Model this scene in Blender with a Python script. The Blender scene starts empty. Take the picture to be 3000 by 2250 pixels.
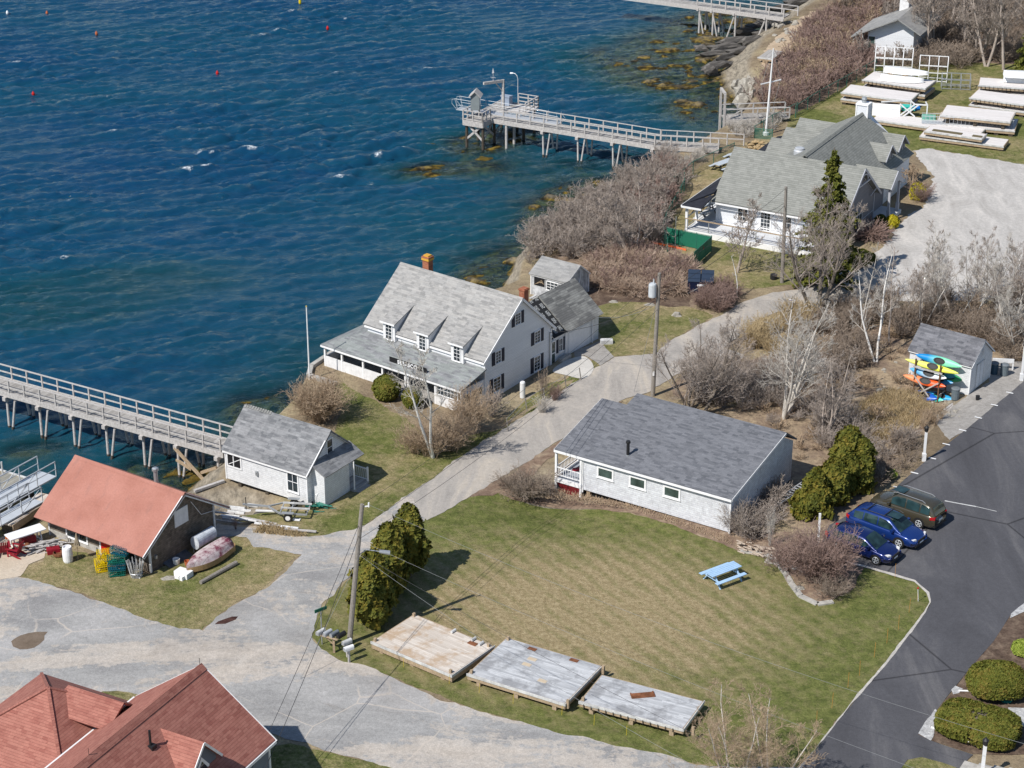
import bpy, math, random
import numpy as np
from mathutils import Vector, Matrix
from mathutils.geometry import tessellate_polygon
R=math.radians; pi=math.pi
random.seed(7); np.random.seed(7)
scene=bpy.context.scene; COL=scene.collection
# ---------------- camera model (the same numbers set the Blender camera) -------------
F=6067.0; PITCH=R(24.5); CH=60.0; cp,sp=math.cos(PITCH),math.sin(PITCH); SEA=-2.3
def G(px,py,z=0.0):
    a=(px-1500)/F; b=(1125-py)/F
    t=(z-CH)/(-sp+b*cp)
    return Vector((a*t,(cp+b*sp)*t,z))
def off(o,ang,x,y=0,z=0):
    a=R(ang); return Vector((o[0]+math.cos(a)*x-math.sin(a)*y,o[1]+math.sin(a)*x+math.cos(a)*y,o[2]+z))
cam=bpy.data.cameras.new('camera'); co=bpy.data.objects.new('camera',cam); COL.objects.link(co)
cam.sensor_width=36; cam.lens=F/3000*36; cam.clip_start=1; cam.clip_end=3000
co.location=(0,0,CH); co.rotation_euler=(pi/2-PITCH,0,0); scene.camera=co
# ---------------- light -----------------
SUN_EL=R(48); SAZ=R(42)   # shadows fall toward +42 deg from +x
w=bpy.data.worlds.new('World'); scene.world=w; w.use_nodes=True
nt=w.node_tree; bg=nt.nodes['Background']; sky=nt.nodes.new('ShaderNodeTexSky'); sky.sky_type='NISHITA'; sky.sun_disc=False
sky.sun_elevation=SUN_EL; sunaz=SAZ+pi; sky.sun_rotation=(pi/2-sunaz)%(2*pi); sky.air_density=1.1; sky.dust_density=0.15; sky.ozone_density=2.0
nt.links.new(sky.outputs[0],bg.inputs[0]); bg.inputs[1].default_value=0.095
sl=bpy.data.lights.new('sun','SUN'); sl.energy=5.0; sl.angle=R(0.55); sl.color=(1,.955,.88)
so=bpy.data.objects.new('sun',sl); COL.objects.link(so)
sd=Vector((math.cos(SAZ)*math.cos(SUN_EL),math.sin(SAZ)*math.cos(SUN_EL),-math.sin(SUN_EL)))
so.rotation_euler=sd.to_track_quat('-Z','Y').to_euler()
scene.view_settings.view_transform='Standard'; scene.view_settings.look='None'; scene.view_settings.gamma=1
scene.view_settings.exposure=0.08
# ---------------- mesh builder ----------------
class MB:
    def __init__(s): s.v=[]; s.f=[]
    def add(s,vs,fs):
        n=len(s.v); s.v.extend([tuple(p) for p in vs]); s.f.extend([tuple(i+n for i in f) for f in fs]); return s
    def box(s,x0,x1,y0,y1,z0,z1):
        return s.add([(x0,y0,z0),(x1,y0,z0),(x1,y1,z0),(x0,y1,z0),(x0,y0,z1),(x1,y0,z1),(x1,y1,z1),(x0,y1,z1)],
          [(0,3,2,1),(4,5,6,7),(0,1,5,4),(1,2,6,5),(2,3,7,6),(3,0,4,7)])
    def obox(s,o,t,n,x0,x1,y0,y1,z0,z1):   # axes t, n, up
        o=Vector(o);t=Vector(t);n=Vector(n);u=Vector((0,0,1))
        vs=[o+t*a+n*b+u*c for c in(z0,z1) for a,b in((x0,y0),(x1,y0),(x1,y1),(x0,y1))]
        fl=t.cross(n).z<0
        fs=[(0,3,2,1),(4,5,6,7),(0,1,5,4),(1,2,6,5),(2,3,7,6),(3,0,4,7)]
        return s.add(vs,[tuple(reversed(f)) for f in fs] if fl else fs)
    def beam(s,p,q,w,h=None):
        h=h or w; p=Vector(p);q=Vector(q);d=(q-p)
        if d.length<1e-6:return s
        d.normalize(); a=Vector((0,0,1)) if abs(d.z)<.95 else Vector((1,0,0))
        t=d.cross(a).normalized(); b=t.cross(d).normalized()
        vs=[c+t*(i*w/2)+b*(j*h/2) for c in(p,q) for i,j in((-1,-1),(1,-1),(1,1),(-1,1))]
        return s.add(vs,[(0,1,2,3),(7,6,5,4),(0,4,5,1),(1,5,6,2),(2,6,7,3),(3,7,4,0)])
    def tube(s,pts,rs,n=6,cap=True):
        pts=[Vector(p) for p in pts]
        if not hasattr(rs,'__len__'): rs=[rs]*len(pts)
        base=len(s.v); t=None
        for i,p in enumerate(pts):
            d=(pts[min(i+1,len(pts)-1)]-pts[max(i-1,0)])
            d=d.normalized() if d.length>1e-9 else Vector((0,0,1))
            if t is None:
                a=Vector((0,0,1)) if abs(d.z)<.9 else Vector((1,0,0)); t=d.cross(a).normalized()
            else:
                t=(t-d*t.dot(d)); t=t.normalized() if t.length>1e-6 else d.orthogonal().normalized()
            b=d.cross(t)
            for k in range(n):
                an=2*pi*k/n; s.v.append(tuple(p+(t*math.cos(an)+b*math.sin(an))*rs[i]))
        for i in range(len(pts)-1):
            for k in range(n):
                k2=(k+1)%n; s.f.append((base+i*n+k,base+i*n+k2,base+(i+1)*n+k2,base+(i+1)*n+k))
        if cap:
            s.f.append(tuple(base+k for k in reversed(range(n)))); e=base+(len(pts)-1)*n; s.f.append(tuple(e+k for k in range(n)))
        return s
    def lathe(s,prof,n=16,c=(0,0,0)):
        base=len(s.v)
        for r,z in prof:
            for k in range(n):
                a=2*pi*k/n; s.v.append((c[0]+r*math.cos(a),c[1]+r*math.sin(a),c[2]+z))
        for i in range(len(prof)-1):
            for k in range(n):
                k2=(k+1)%n; s.f.append((base+i*n+k,base+i*n+k2,base+(i+1)*n+k2,base+(i+1)*n+k))
        s.f.append(tuple(base+k for k in reversed(range(n)))); e=base+(len(prof)-1)*n; s.f.append(tuple(e+k for k in range(n)))
        return s
    def slab(s,pts,t):   # polygon thickened downwards
        n=len(pts); vs=[Vector(p) for p in pts]; nn=(vs[1]-vs[0]).cross(vs[2]-vs[1]).normalized()
        if nn.z<0: vs.reverse(); nn=-nn
        lo=[v-nn*t for v in vs]
        return s.add(vs+lo,[tuple(range(n)),tuple(reversed(range(n,2*n)))]+[(i,i+n,(i+1)%n+n,(i+1)%n) for i in range(n)])
    def prism(s,poly,axis,a,b):  # poly of 2d points; axis 'x': (y,z) extruded in x ; 'y': (x,z) ; 'z': (x,y)
        def m(p,t): return {'x':(t,p[0],p[1]),'y':(p[0],t,p[1]),'z':(p[0],p[1],t)}[axis]
        n=len(poly); vs=[m(p,a) for p in poly]+[m(p,b) for p in poly]
        fs=[tuple(range(n)),tuple(reversed(range(n,2*n)))]+[(i,i+n,(i+1)%n+n,(i+1)%n) for i in range(n)]
        A=sum(poly[i][0]*poly[(i+1)%n][1]-poly[(i+1)%n][0]*poly[i][1] for i in range(n))
        flip=(A>0)==(b>a)
        if axis=='y': flip=not flip
        return s.add(vs,[tuple(reversed(f)) for f in fs] if flip else fs)
    def arr(s,V,Fc):
        n=len(s.v); s.v.extend(map(tuple,V)); s.f.extend([tuple(int(i)+n for i in f) for f in Fc]); return s
def fill_mesh(me,V,Fq,k=None,uv=True):
    """fast numpy mesh: Fq (n,k)"""
    V=np.asarray(V,dtype=np.float32); Fq=np.asarray(Fq,dtype=np.int32); k=Fq.shape[1]
    me.vertices.add(len(V)); me.vertices.foreach_set('co',V.ravel())
    me.loops.add(Fq.size); me.loops.foreach_set('vertex_index',Fq.ravel())
    me.polygons.add(len(Fq)); me.polygons.foreach_set('loop_start',np.arange(0,Fq.size,k,dtype=np.int32))
    try: me.polygons.foreach_set('loop_total',np.full(len(Fq),k,dtype=np.int32))
    except Exception: pass
    me.update(calc_edges=True)
def auto_uv(me):
    n=len(me.polygons)
    if n==0: return
    uvl=me.uv_layers.new(name='UVMap')
    co=np.empty(len(me.vertices)*3,np.float32); me.vertices.foreach_get('co',co); co=co.reshape(-1,3)
    vi=np.empty(len(me.loops),np.int32); me.loops.foreach_get('vertex_index',vi)
    nr=np.empty(n*3,np.float32); me.polygons.foreach_get('normal',nr); nr=nr.reshape(-1,3)
    lt=np.empty(n,np.int32); me.polygons.foreach_get('loop_total',lt)
    N=np.repeat(nr,lt,axis=0); P=co[vi]
    t=np.stack([-N[:,1],N[:,0],np.zeros(len(N))],1); l=np.linalg.norm(t,axis=1); flat=l<.08
    t[flat]=(1,0,0); l[flat]=1; t/=l[:,None]; b=np.cross(N,t); b[flat]=(0,1,0)
    uv=np.stack([(P*t).sum(1),(P*b).sum(1)],1).astype(np.float32)
    uvl.data.foreach_set('uv',uv.ravel())
def mesh_obj(name,mb,mat,parent=None,smooth=False,local=None):
    me=bpy.data.meshes.new(name); me.from_pydata(mb.v,[],mb.f); me.update(); auto_uv(me)
    if smooth: me.polygons.foreach_set('use_smooth',[True]*len(me.polygons))
    if mat: me.materials.append(mat)
    o=bpy.data.objects.new(name,me); COL.objects.link(o)
    if parent: o.parent=parent
    return o
def tag(o,label=None,cat=None,group=None,kind=None):
    if label:o['label']=label
    if cat:o['category']=cat
    if group:o['group']=group
    if kind:o['kind']=kind
    return o
def thing(name,label,cat,loc=(0,0,0),ang=0,group=None):
    o=bpy.data.objects.new(name,None); COL.objects.link(o); o.location=loc; o.rotation_euler=(0,0,R(ang))
    return tag(o,label,cat,group)
def part(name,mb,mat,parent,label=None,smooth=False):
    o=mesh_obj(name,mb,mat,parent,smooth)
    if label:o['label']=label
    return o
def single(name,mb,mat,label,cat,loc=(0,0,0),ang=0,group=None,smooth=False):
    o=mesh_obj(name,mb,mat,None,smooth); o.location=loc; o.rotation_euler=(0,0,R(ang)); return tag(o,label,cat,group)
def copy_tree(o,loc,ang=None,label=None,group=None,scale=None):
    kids={}
    def rec(src,par):
        c=src.copy(); COL.objects.link(c)
        if par is not None: c.parent=par; c.matrix_parent_inverse=src.matrix_parent_inverse
        for ch in src.children: rec(ch,c)
        return c
    r=rec(o,None); r.location=loc
    if ang is not None:r.rotation_euler=(0,0,R(ang))
    if scale is not None:r.scale=(scale,)*3 if not hasattr(scale,'__len__') else scale
    if label:r['label']=label
    if group:r['group']=group
    return r
# ---------------- materials ----------------
class NT:
    def __init__(s,name,rough=.8,spec=.25,metal=0):
        s.m=bpy.data.materials.new(name); s.m.use_nodes=True; s.t=s.m.node_tree; s.b=s.t.nodes['Principled BSDF']
        s.b.inputs['Roughness'].default_value=rough; s.b.inputs['Specular IOR Level'].default_value=spec; s.b.inputs['Metallic'].default_value=metal
    def n(s,ty,**k):
        nd=s.t.nodes.new(ty)
        for a,b in k.items():
            if a.startswith('i_'):
                key=a[2:]; key=int(key) if key.isdigit() else key.replace('_',' ')
                nd.inputs[key].default_value=b
            else: setattr(nd,a,b)
        return nd
    def l(s,a,b): s.t.links.new(a,b)
    def co(s,kind='Object'):
        return s.n('ShaderNodeTexCoord').outputs[kind]
    def pos(s): return s.n('ShaderNodeNewGeometry').outputs['Position']
    def map(s,v,sc=(1,1,1),rot=(0,0,0),loc=(0,0,0)):
        m=s.n('ShaderNodeMapping'); m.inputs['Scale'].default_value=sc; m.inputs['Rotation'].default_value=rot; m.inputs['Location'].default_value=loc; s.l(v,m.inputs[0]); return m.outputs[0]
    def noise(s,v,scale,det=3,rough=.55,dist=0):
        x=s.n('ShaderNodeTexNoise',i_Scale=scale,i_Detail=det,i_Roughness=rough,i_Distortion=dist); s.l(v,x.inputs['Vector']); return x.outputs['Fac']
    def ramp(s,f,stops,interp='LINEAR'):
        r=s.n('ShaderNodeValToRGB'); r.color_ramp.interpolation=interp; e=r.color_ramp.elements
        while len(e)<len(stops): e.new(.5)
        for el,(p,c) in zip(e,stops):
            el.position=p; el.color=(c[0],c[1],c[2],1) if hasattr(c,'__len__') else (c,c,c,1)
        s.l(f,r.inputs[0]); return r.outputs[0]
    def mix(s,f,a,b,bt='MIX'):
        m=s.n('ShaderNodeMix',data_type='RGBA',blend_type=bt)
        for sock,val in((m.inputs[0],f),(m.inputs[6],a),(m.inputs[7],b)):
            if isinstance(val,bpy.types.NodeSocket): s.l(val,sock)
            elif hasattr(val,'__len__'): sock.default_value=(val[0],val[1],val[2],1)
            else: sock.default_value=val
        return m.outputs[2]
    def math(s,op,a,b=None,c=None):
        m=s.n('ShaderNodeMath',operation=op)
        for i,v in enumerate((a,b,c)):
            if v is None: continue
            if isinstance(v,bpy.types.NodeSocket): s.l(v,m.inputs[i])
            else: m.inputs[i].default_value=v
        return m.outputs[0]
    def sep(s,v):
        x=s.n('ShaderNodeSeparateXYZ'); s.l(v,x.inputs[0]); return x.outputs
    def comb(s,x,y,z=0):
        c=s.n('ShaderNodeCombineXYZ')
        for i,v in enumerate((x,y,z)):
            if isinstance(v,bpy.types.NodeSocket): s.l(v,c.inputs[i])
            else: c.inputs[i].default_value=v
        return c.outputs[0]
    def white(s,v):
        x=s.n('ShaderNodeTexWhiteNoise'); s.l(v,x.inputs['Vector']); return x.outputs['Value']
    def bump(s,h,st=.3,d=.02):
        b=s.n('ShaderNodeBump',i_Strength=st,i_Distance=d); s.l(h,b.inputs['Height']); s.l(b.outputs[0],s.b.inputs['Normal']); return b
    def col(s,c):
        if isinstance(c,bpy.types.NodeSocket): s.l(c,s.b.inputs['Base Color'])
        else: s.b.inputs['Base Color'].default_value=(c[0],c[1],c[2],1)
        return s.m
def paint(name,c,var=.12,rough=.6,spec=.3,metal=0,scale=2.5,streak=True):
    t=NT(name,rough,spec,metal); v=t.co()
    n=t.noise(v,scale,4,.6); f=t.ramp(n,[(.3,1-var*1.6),(.6,1),(.8,1+var*.4)])
    if streak:
        n2=t.noise(t.map(v,(9,9,1)),1.6,3); f=t.mix(.5,f,t.ramp(n2,[(.3,1-var*1.3),(.6,1.02)]),'MULTIPLY')
    return t.col(t.mix(1,c,f,'MULTIPLY'))
def flat(name,c,rough=.6,spec=.3,metal=0): return paint(name,c,.06,rough,spec,metal,5,False)
def courses(name,c1,c2,h,w,dark=.55,patch=None,pscale=.6,streak=.0,rough=.9,gap=.12,lo=.75,hi=1.15,stain=None,edgelines=1.0,patchamt=.5):
    """shingles / clapboards in uv metres: rows of height h, tabs of width w"""
    t=NT(name,rough,.2); uv=t.co('UV'); x,y,_=t.sep(uv)
    r=t.math('DIVIDE',y,h); row=t.math('FLOOR',r); fr=t.math('SUBTRACT',r,row)
    ox=t.math('MULTIPLY',t.white(t.comb(row,3.7,0)),5.0) if w else 0
    if w:
        cx=t.math('ADD',t.math('DIVIDE',x,w),ox); ci=t.math('FLOOR',cx); fx=t.math('SUBTRACT',cx,ci)
        rnd=t.white(t.comb(ci,row,1.3))
    else:
        rnd=t.white(t.comb(row,t.math('FLOOR',t.math('DIVIDE',x,3.3)),0))
    colr=t.mix(rnd,c1,c2)
    if patch:
        pn=t.noise(t.map(uv,(pscale,pscale*2.2,1)),1.0,2,.6)
        pr=t.white(t.comb(t.math('FLOOR',t.math('DIVIDE',x,.9)),row,8.1))
        pf=t.ramp(t.math('ADD',t.math('MULTIPLY',pn,.75),t.math('MULTIPLY',pr,.25)),[(.44,0),(.56,1)])
        colr=t.mix(t.math('MULTIPLY',pf,patchamt),colr,patch)
    line=t.ramp(fr,[(0,dark),(gap,1),(1,1)]) if edgelines else None
    if line: colr=t.mix(edgelines,colr,line,'MULTIPLY')
    if w:
        vl=t.ramp(fx,[(0,.8),(.06,1),(1,1)]); colr=t.mix(.8,colr,vl,'MULTIPLY')
    big=t.noise(uv,.7,4,.65); colr=t.mix(.8,colr,t.ramp(big,[(.3,lo),(.7,hi)]),'MULTIPLY')
    if stain:
        sn=t.noise(t.map(uv,(2.2,.35,1)),1.5,4,.7); colr=t.mix(t.ramp(sn,[(.55,0),(.75,.55)]),colr,stain)
    fine=t.noise(uv,14,2); colr=t.mix(.7,colr,t.ramp(fine,[(.25,.82),(.75,1.14)]),'MULTIPLY')
    t.bump(fr,.35,.02); return t.col(colr)
def planks(name,c1,c2,w=.14,axis='y',gap=.1,dark=.35,stain=None,rough=.85,lo=.72):
    t=NT(name,rough,.15); v=t.co(); x,y,z=t.sep(v)
    a,b=(x,y) if axis=='y' else (y,x)       # boards run along axis, are counted across it
    r=t.math('DIVIDE',a,w); i=t.math('FLOOR',r); f=t.math('SUBTRACT',r,i)
    j=t.math('FLOOR',t.math('ADD',t.math('DIVIDE',b,3.1),t.math('MULTIPLY',t.white(t.comb(i,9,0)),6)))
    c=t.mix(t.white(t.comb(i,j,2)),c1,c2)
    st=t.noise(t.comb(t.math('MULTIPLY',a,9.0),t.math('MULTIPLY',b,.8),z),2.0,4,.65)
    c=t.mix(.8,c,t.ramp(st,[(.3,lo),(.7,1.12)]),'MULTIPLY')
    if stain: c=t.mix(t.ramp(t.noise(v,.8,4,.7),[(.48,0),(.62,.7)]),c,stain)
    c=t.mix(.9,c,t.ramp(f,[(0,dark),(gap,1),(1,1)]),'MULTIPLY')
    return t.col(c)
def wood(name,c,var=.3,rough=.85):
    t=NT(name,rough,.15); v=t.co(); n=t.noise(t.map(v,(3,3,3)),2.5,4,.7)
    n2=t.noise(t.map(v,(14,14,2)),1.5,3,.6)
    c2=t.mix(1,c,t.ramp(n,[(.3,1-var),(.7,1+var*.5)]),'MULTIPLY'); c2=t.mix(.6,c2,t.ramp(n2,[(.3,1-var),(.7,1.1)]),'MULTIPLY')
    return t.col(c2)
def glass(name='window_glass',c=(.03,.04,.05),rough=.05):
    t=NT(name,rough,.6); v=t.co(); n=t.noise(v,1.2,2); return t.col(t.mix(1,c,t.ramp(n,[(.35,.5),(.7,1.6)]),'MULTIPLY'))
M={}
M['white']=paint('white_paint',(.74,.74,.75),.10)
M['whitetrim']=flat('white_trim',(.80,.80,.81))
M['offwhite']=paint('aged_white_paint',(.62,.62,.62),.22)
M['clap']=courses('white_clapboard',(.70,.72,.76),(.76,.78,.82),.115,0,dark=.62,gap=.2,lo=.92,hi=1.04)
M['cedarw']=courses('painted_shingle_wall',(.66,.67,.69),(.76,.77,.79),.13,.19,dark=.6,gap=.2,lo=.88,hi=1.05,stain=(.42,.42,.42))
M['cedarworn']=courses('worn_shingle_wall',(.60,.61,.65),(.72,.74,.78),.14,.2,dark=.55,gap=.2,lo=.85,hi=1.05,stain=(.30,.30,.31))
M['cedarbrown']=courses('weathered_brown_shingle_wall',(.115,.095,.078),(.20,.165,.135),.13,.2,dark=.45,gap=.2,lo=.65,hi=1.3,stain=(.24,.22,.2))
M['roof_main']=courses('light_grey_shingle_roof',(.22,.218,.217),(.345,.34,.335),.16,.42,dark=.74,patch=(.41,.395,.38),pscale=2.2,lo=.88,hi=1.08,patchamt=.45)
M['roof_porch']=courses('mid_grey_shingle_roof',(.165,.17,.18),(.275,.28,.29),.15,.42,dark=.72,patch=(.30,.33,.31),lo=.85,hi=1.1)
M['roof_bait']=courses('dark_grey_shingle_roof',(.12,.124,.134),(.21,.215,.225),.16,.42,dark=.7,patch=(.31,.31,.32),pscale=1.1,lo=.85,hi=1.15)
M['roof_gray']=courses('slate_grey_shingle_roof',(.10,.105,.12),(.175,.18,.20),.15,.36,dark=.72,patch=(.20,.205,.225),pscale=2.4,lo=.9,hi=1.08,patchamt=.4)
M['roof_shed']=courses('charcoal_shingle_roof',(.085,.087,.10),(.18,.182,.20),.18,.5,dark=.7,patch=(.215,.215,.235),pscale=1.6)
M['roof_club']=courses('grey_green_shingle_roof',(.20,.205,.19),(.262,.265,.248),.20,.35,dark=.62,gap=.3,patch=(.29,.295,.275),pscale=2,lo=.92,hi=1.06,patchamt=.3)
M['roof_old']=courses('old_curled_shingle_roof',(.22,.22,.21),(.30,.30,.285),.17,.3,dark=.45,gap=.2,patch=(.12,.12,.12),pscale=.5,lo=.8,hi=1.1,patchamt=.8)
M['roof_studio']=courses('worn_grey_shingle_roof',(.24,.24,.24),(.31,.305,.30),.16,.5,dark=.8,patch=(.35,.345,.335),pscale=1)
M['roof_red']=courses('red_shingle_roof',(.26,.095,.076),(.36,.155,.122),.15,.32,dark=.4,gap=.16,patch=(.39,.17,.135),pscale=1.4,lo=.88,hi=1.1)
M['roof_dark']=paint('dark_roofing_membrane',(.028,.03,.04),.2,.8,.2,streak=False)
def _boatroof():
    t=NT('salmon_roll_roofing',.95,.1); v=t.co('UV')
    n=t.noise(v,.5,4,.6); c=t.ramp(n,[(.3,(.33,.145,.112)),(.7,(.42,.20,.16))])
    sp_=t.noise(v,9,3,.7); c=t.mix(.7,c,t.ramp(sp_,[(.3,.84),(.7,1.12)]),'MULTIPLY')
    d=t.noise(t.map(v,(1.2,.4,1)),1.4,4,.7); c=t.mix(t.ramp(d,[(.55,0),(.8,.5)]),c,(.20,.12,.11))
    return t.col(c)
M['roof_boat']=_boatroof()
def _tar():
    t=NT('tar_paper',.8,.2); v=t.co('UV'); x,y,_=t.sep(v)
    n=t.noise(t.map(v,(7,22,1)),1.0,3,.7); row=t.math('FRACT',t.math('DIVIDE',y,.7))
    cl=t.math('FRACT',t.math('DIVIDE',x,.62))
    f=t.math('MULTIPLY',t.math('GREATER_THAN',n,.5),t.math('MULTIPLY',t.math('LESS_THAN',cl,.55),t.math('LESS_THAN',row,.62)))
    return t.col(t.mix(f,(.025,.026,.028),(.42,.43,.43)))
M['tar']=_tar()
M['navy']=flat('dark_blue_shutter_paint',(.012,.018,.04),.5)
M['glass']=glass()
M['glassg']=glass('green_grey_glass',(.05,.075,.07),.08)
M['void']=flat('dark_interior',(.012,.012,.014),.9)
M['deckgrey']=planks('weathered_deck_boards',(.30,.285,.27),(.46,.44,.42),.145,'y')
M['deckgreyx']=planks('weathered_deck_boards_lengthwise',(.30,.285,.27),(.46,.44,.42),.145,'x')
M['floatlight']=planks('pale_float_decking',(.50,.44,.385),(.64,.58,.52),.14,'x',dark=.6,stain=(.40,.27,.16),lo=.85)
M['floatgrey']=planks('grey_float_decking',(.40,.41,.43),(.58,.59,.61),.14,'x',dark=.6,stain=(.20,.20,.21),lo=.7)
M['floatwhite']=planks('bleached_float_decking',(.60,.565,.55),(.67,.64,.625),.14,'x',dark=.86,lo=.92)
M['timber']=wood('grey_weathered_timber',(.50,.475,.46))
M['timberdark']=wood('dark_wet_timber',(.09,.075,.06))
M['timbertan']=wood('tan_timber',(.42,.32,.22))
M['pole']=wood('utility_pole_wood',(.27,.245,.22),.25)
M['concrete']=paint('concrete',(.44,.42,.39),.2,.9,.2,streak=False)
M['metal']=flat('galvanised_metal',(.46,.48,.50),.45,.5,.6)
M['alu']=flat('aluminium',(.50,.52,.55),.5,.4,.2)
M['black']=flat('black_plastic',(.02,.02,.022),.5)
M['rubber']=flat('tyre_rubber',(.018,.018,.018),.8)
M['rust']=paint('rusty_steel',(.22,.09,.045),.4,.8,.2,streak=False)
M['green']=flat('green_privacy_screen',(.012,.14,.085),.7)
M['greenpole']=flat('green_fence_coating',(.03,.16,.12),.5)
M['grey']=flat('grey_plastic',(.16,.18,.20),.5)
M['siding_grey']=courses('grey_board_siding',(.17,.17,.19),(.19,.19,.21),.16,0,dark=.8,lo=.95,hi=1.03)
M['redpaint']=paint('red_paint',(.55,.015,.012),.12,.5,streak=False)
M['crimson']=paint('crimson_paint',(.27,.012,.025),.15,.5,streak=False)
M['skyblue']=paint('pale_blue_paint',(.38,.56,.78),.08,.5,streak=False)
M['brick']=courses('red_brick',(.30,.10,.06),(.40,.17,.10),.08,.22,dark=1.3,gap=.2,edgelines=1.0)
M['deckpaint']=planks('painted_deck_floor',(.52,.53,.55),(.6,.61,.63),.14,'x',dark=.7,lo=.9)
M['bench']=paint('grey_bench_boards',(.50,.55,.60),.1,.7,streak=False)
M['browntimber']=wood('brown_rack_timber',(.16,.09,.05)); M['firewood']=wood('split_firewood',(.46,.38,.31)); M['stake']=flat('orange_stake',(.55,.26,.05)); M['sandpatch']=flat('new_wood_patch',(.55,.45,.33))

M['wire']=flat('dark_cable',(.06,.06,.065),.8,.05)
M['wirelight']=flat('weathered_cable',(.22,.23,.24),.8,.05)
# ================= terrain =================
SH=[(-1200,1560,3),(-600,1520,3),(0,1475,3),(200,1440,3.5),(400,1450,6),(540,1475,8),(640,1440,8),(700,1400,6),(740,1300,4),(820,1225,3),(880,1160,2),(900,1100,1),(925,1060,1),(1000,1012,1),(1100,960,1),
 (1250,900,1.5),(1400,860,2),(1480,840,2.5),(1535,815,2.5),(1548,765,2.5),(1580,700,3),(1640,640,3),(1750,585,3),(1850,535,3),(1950,470,3),(2010,440,3),(2090,395,3),(2150,355,2.5),(2185,325,2.5),(2215,300,2.5),
 (2225,270,2.5),(2232,245,3),(2245,222,5),(2225,195,5),(2225,165,6),(2262,112,6),(2310,72,6),(2370,30,6),(2440,-10,7),(2560,-70,8),(2800,-170,9),(3300,-330,9),(4200,-520,9)]
shp=np.array([tuple(G(a,b,0))[:2]+(w_,) for a,b,w_ in SH])
def shore(X,Y):
    """signed distance to the top of the bank (positive = inland) and the bank width there"""
    best=np.full(X.shape,1e9); W=np.full(X.shape,3.0)
    for i in range(len(shp)-1):
        ax,ay,aw=shp[i]; bx,by,bw=shp[i+1]; dx,dy=bx-ax,by-ay
        t=np.clip(((X-ax)*dx+(Y-ay)*dy)/(dx*dx+dy*dy),0,1)
        d=np.hypot(X-ax-t*dx,Y-ay-t*dy); m=d<best; best=np.where(m,d,best); W=np.where(m,aw+(bw-aw)*t,W)
    # inside test: polygon = shoreline closed on the sea side (up/left)
    poly=[tuple(p[:2]) for p in shp]+[(2000,3000),(-2000,3000),(-2000,shp[0][1])]
    ins=np.zeros(X.shape,bool); n=len(poly)
    for i in range(n):
        x1,y1=poly[i]; x2,y2=poly[(i+1)%n]
        if y1==y2: continue
        c=((y1>Y)!=(y2>Y))&(X<(x2-x1)*(Y-y1)/(y2-y1)+x1); ins^=c
    return np.where(ins,-best,best),W
def vnoise(X,Y,seed,sc):
    rs=np.random.RandomState(seed); g=rs.rand(128,128); x=X/sc; y=Y/sc; xi=np.floor(x).astype(int); yi=np.floor(y).astype(int)
    fx=x-xi; fy=y-yi; fx=fx*fx*(3-2*fx); fy=fy*fy*(3-2*fy)
    a=g[yi%128,xi%128];b=g[yi%128,(xi+1)%128];c=g[(yi+1)%128,xi%128];d=g[(yi+1)%128,(xi+1)%128]
    return (a*(1-fx)+b*fx)*(1-fy)+(c*(1-fx)+d*fx)*fy
def fbm(X,Y,seed,sc,o=4):
    s=0;a=1;t=0
    for k in range(o): s=s+a*vnoise(X,Y,seed+k,sc/2**k);t+=a;a*=.5
    return s/t
# shoals with weed: (px,py at sea level, radius along, radius across, top)
SHO=[(330,835,11,3,1.7),(150,905,8,3,1.7),(1600,500,6,3,1.3),(1500,790,4,2,.05),(1440,815,3,1.5,.1),(1640,600,4,2,.1),(1750,555,4,2,.05),(1900,480,3,2,.1),(1440,405,4.5,2.2,.15),(1400,430,4,2,.2),(1330,490,5,1.6,.15),(1270,500,4,1.3,.15),(1500,395,4,1.5,.5),(1660,565,2,1.5,.2),(1745,630,2,1,.4),(1820,545,2,1.2,.4),(1560,650,2,1,.5),(840,1170,3,1.4,.3),(790,1200,4,2,.25),(730,1170,2.2,1.2,.6),
 (590,1390,3,1.6,.2),(470,1360,3,1.5,.5),(90,1315,2.5,1.2,.45),(1700,480,2,1,.6),(1450,800,2,1,.4),(1500,790,2.5,1.2,.2),(1530,745,3,2,.2),(1390,760,2,1,.6),
 (2060,140,6,3,.05),(1990,170,7,3,.02),(1930,175,7,3,.1),(2010,240,7,2.5,.05),(1950,230,6,2,.1),(1880,165,6,1.5,.4),(2080,90,7,3,.05),(2110,60,6,3,.05),(2060,310,5,2.5,.05),(2100,340,4,2,.2),(1850,150,7,2,.5),(1900,205,6,2,.35),(1960,125,7,2.5,.3),(2040,100,7,3,.2),(2150,40,6,3,.15),(2140,300,3,2,.1)]
DIPS=[((1640,1445),.55,4.2),((2700,1165),.85,2.6),((650,1470),1.0,2.6),((1480,1170),.25,3.5)]
DIPS=[(G(*a),b,c) for a,b,c in DIPS]
def dip(X,Y):
    z=0
    for c,dd,r in DIPS: z=z-dd*np.exp(-((X-c[0])**2+(Y-c[1])**2)/(r*r))
    return z
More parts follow.
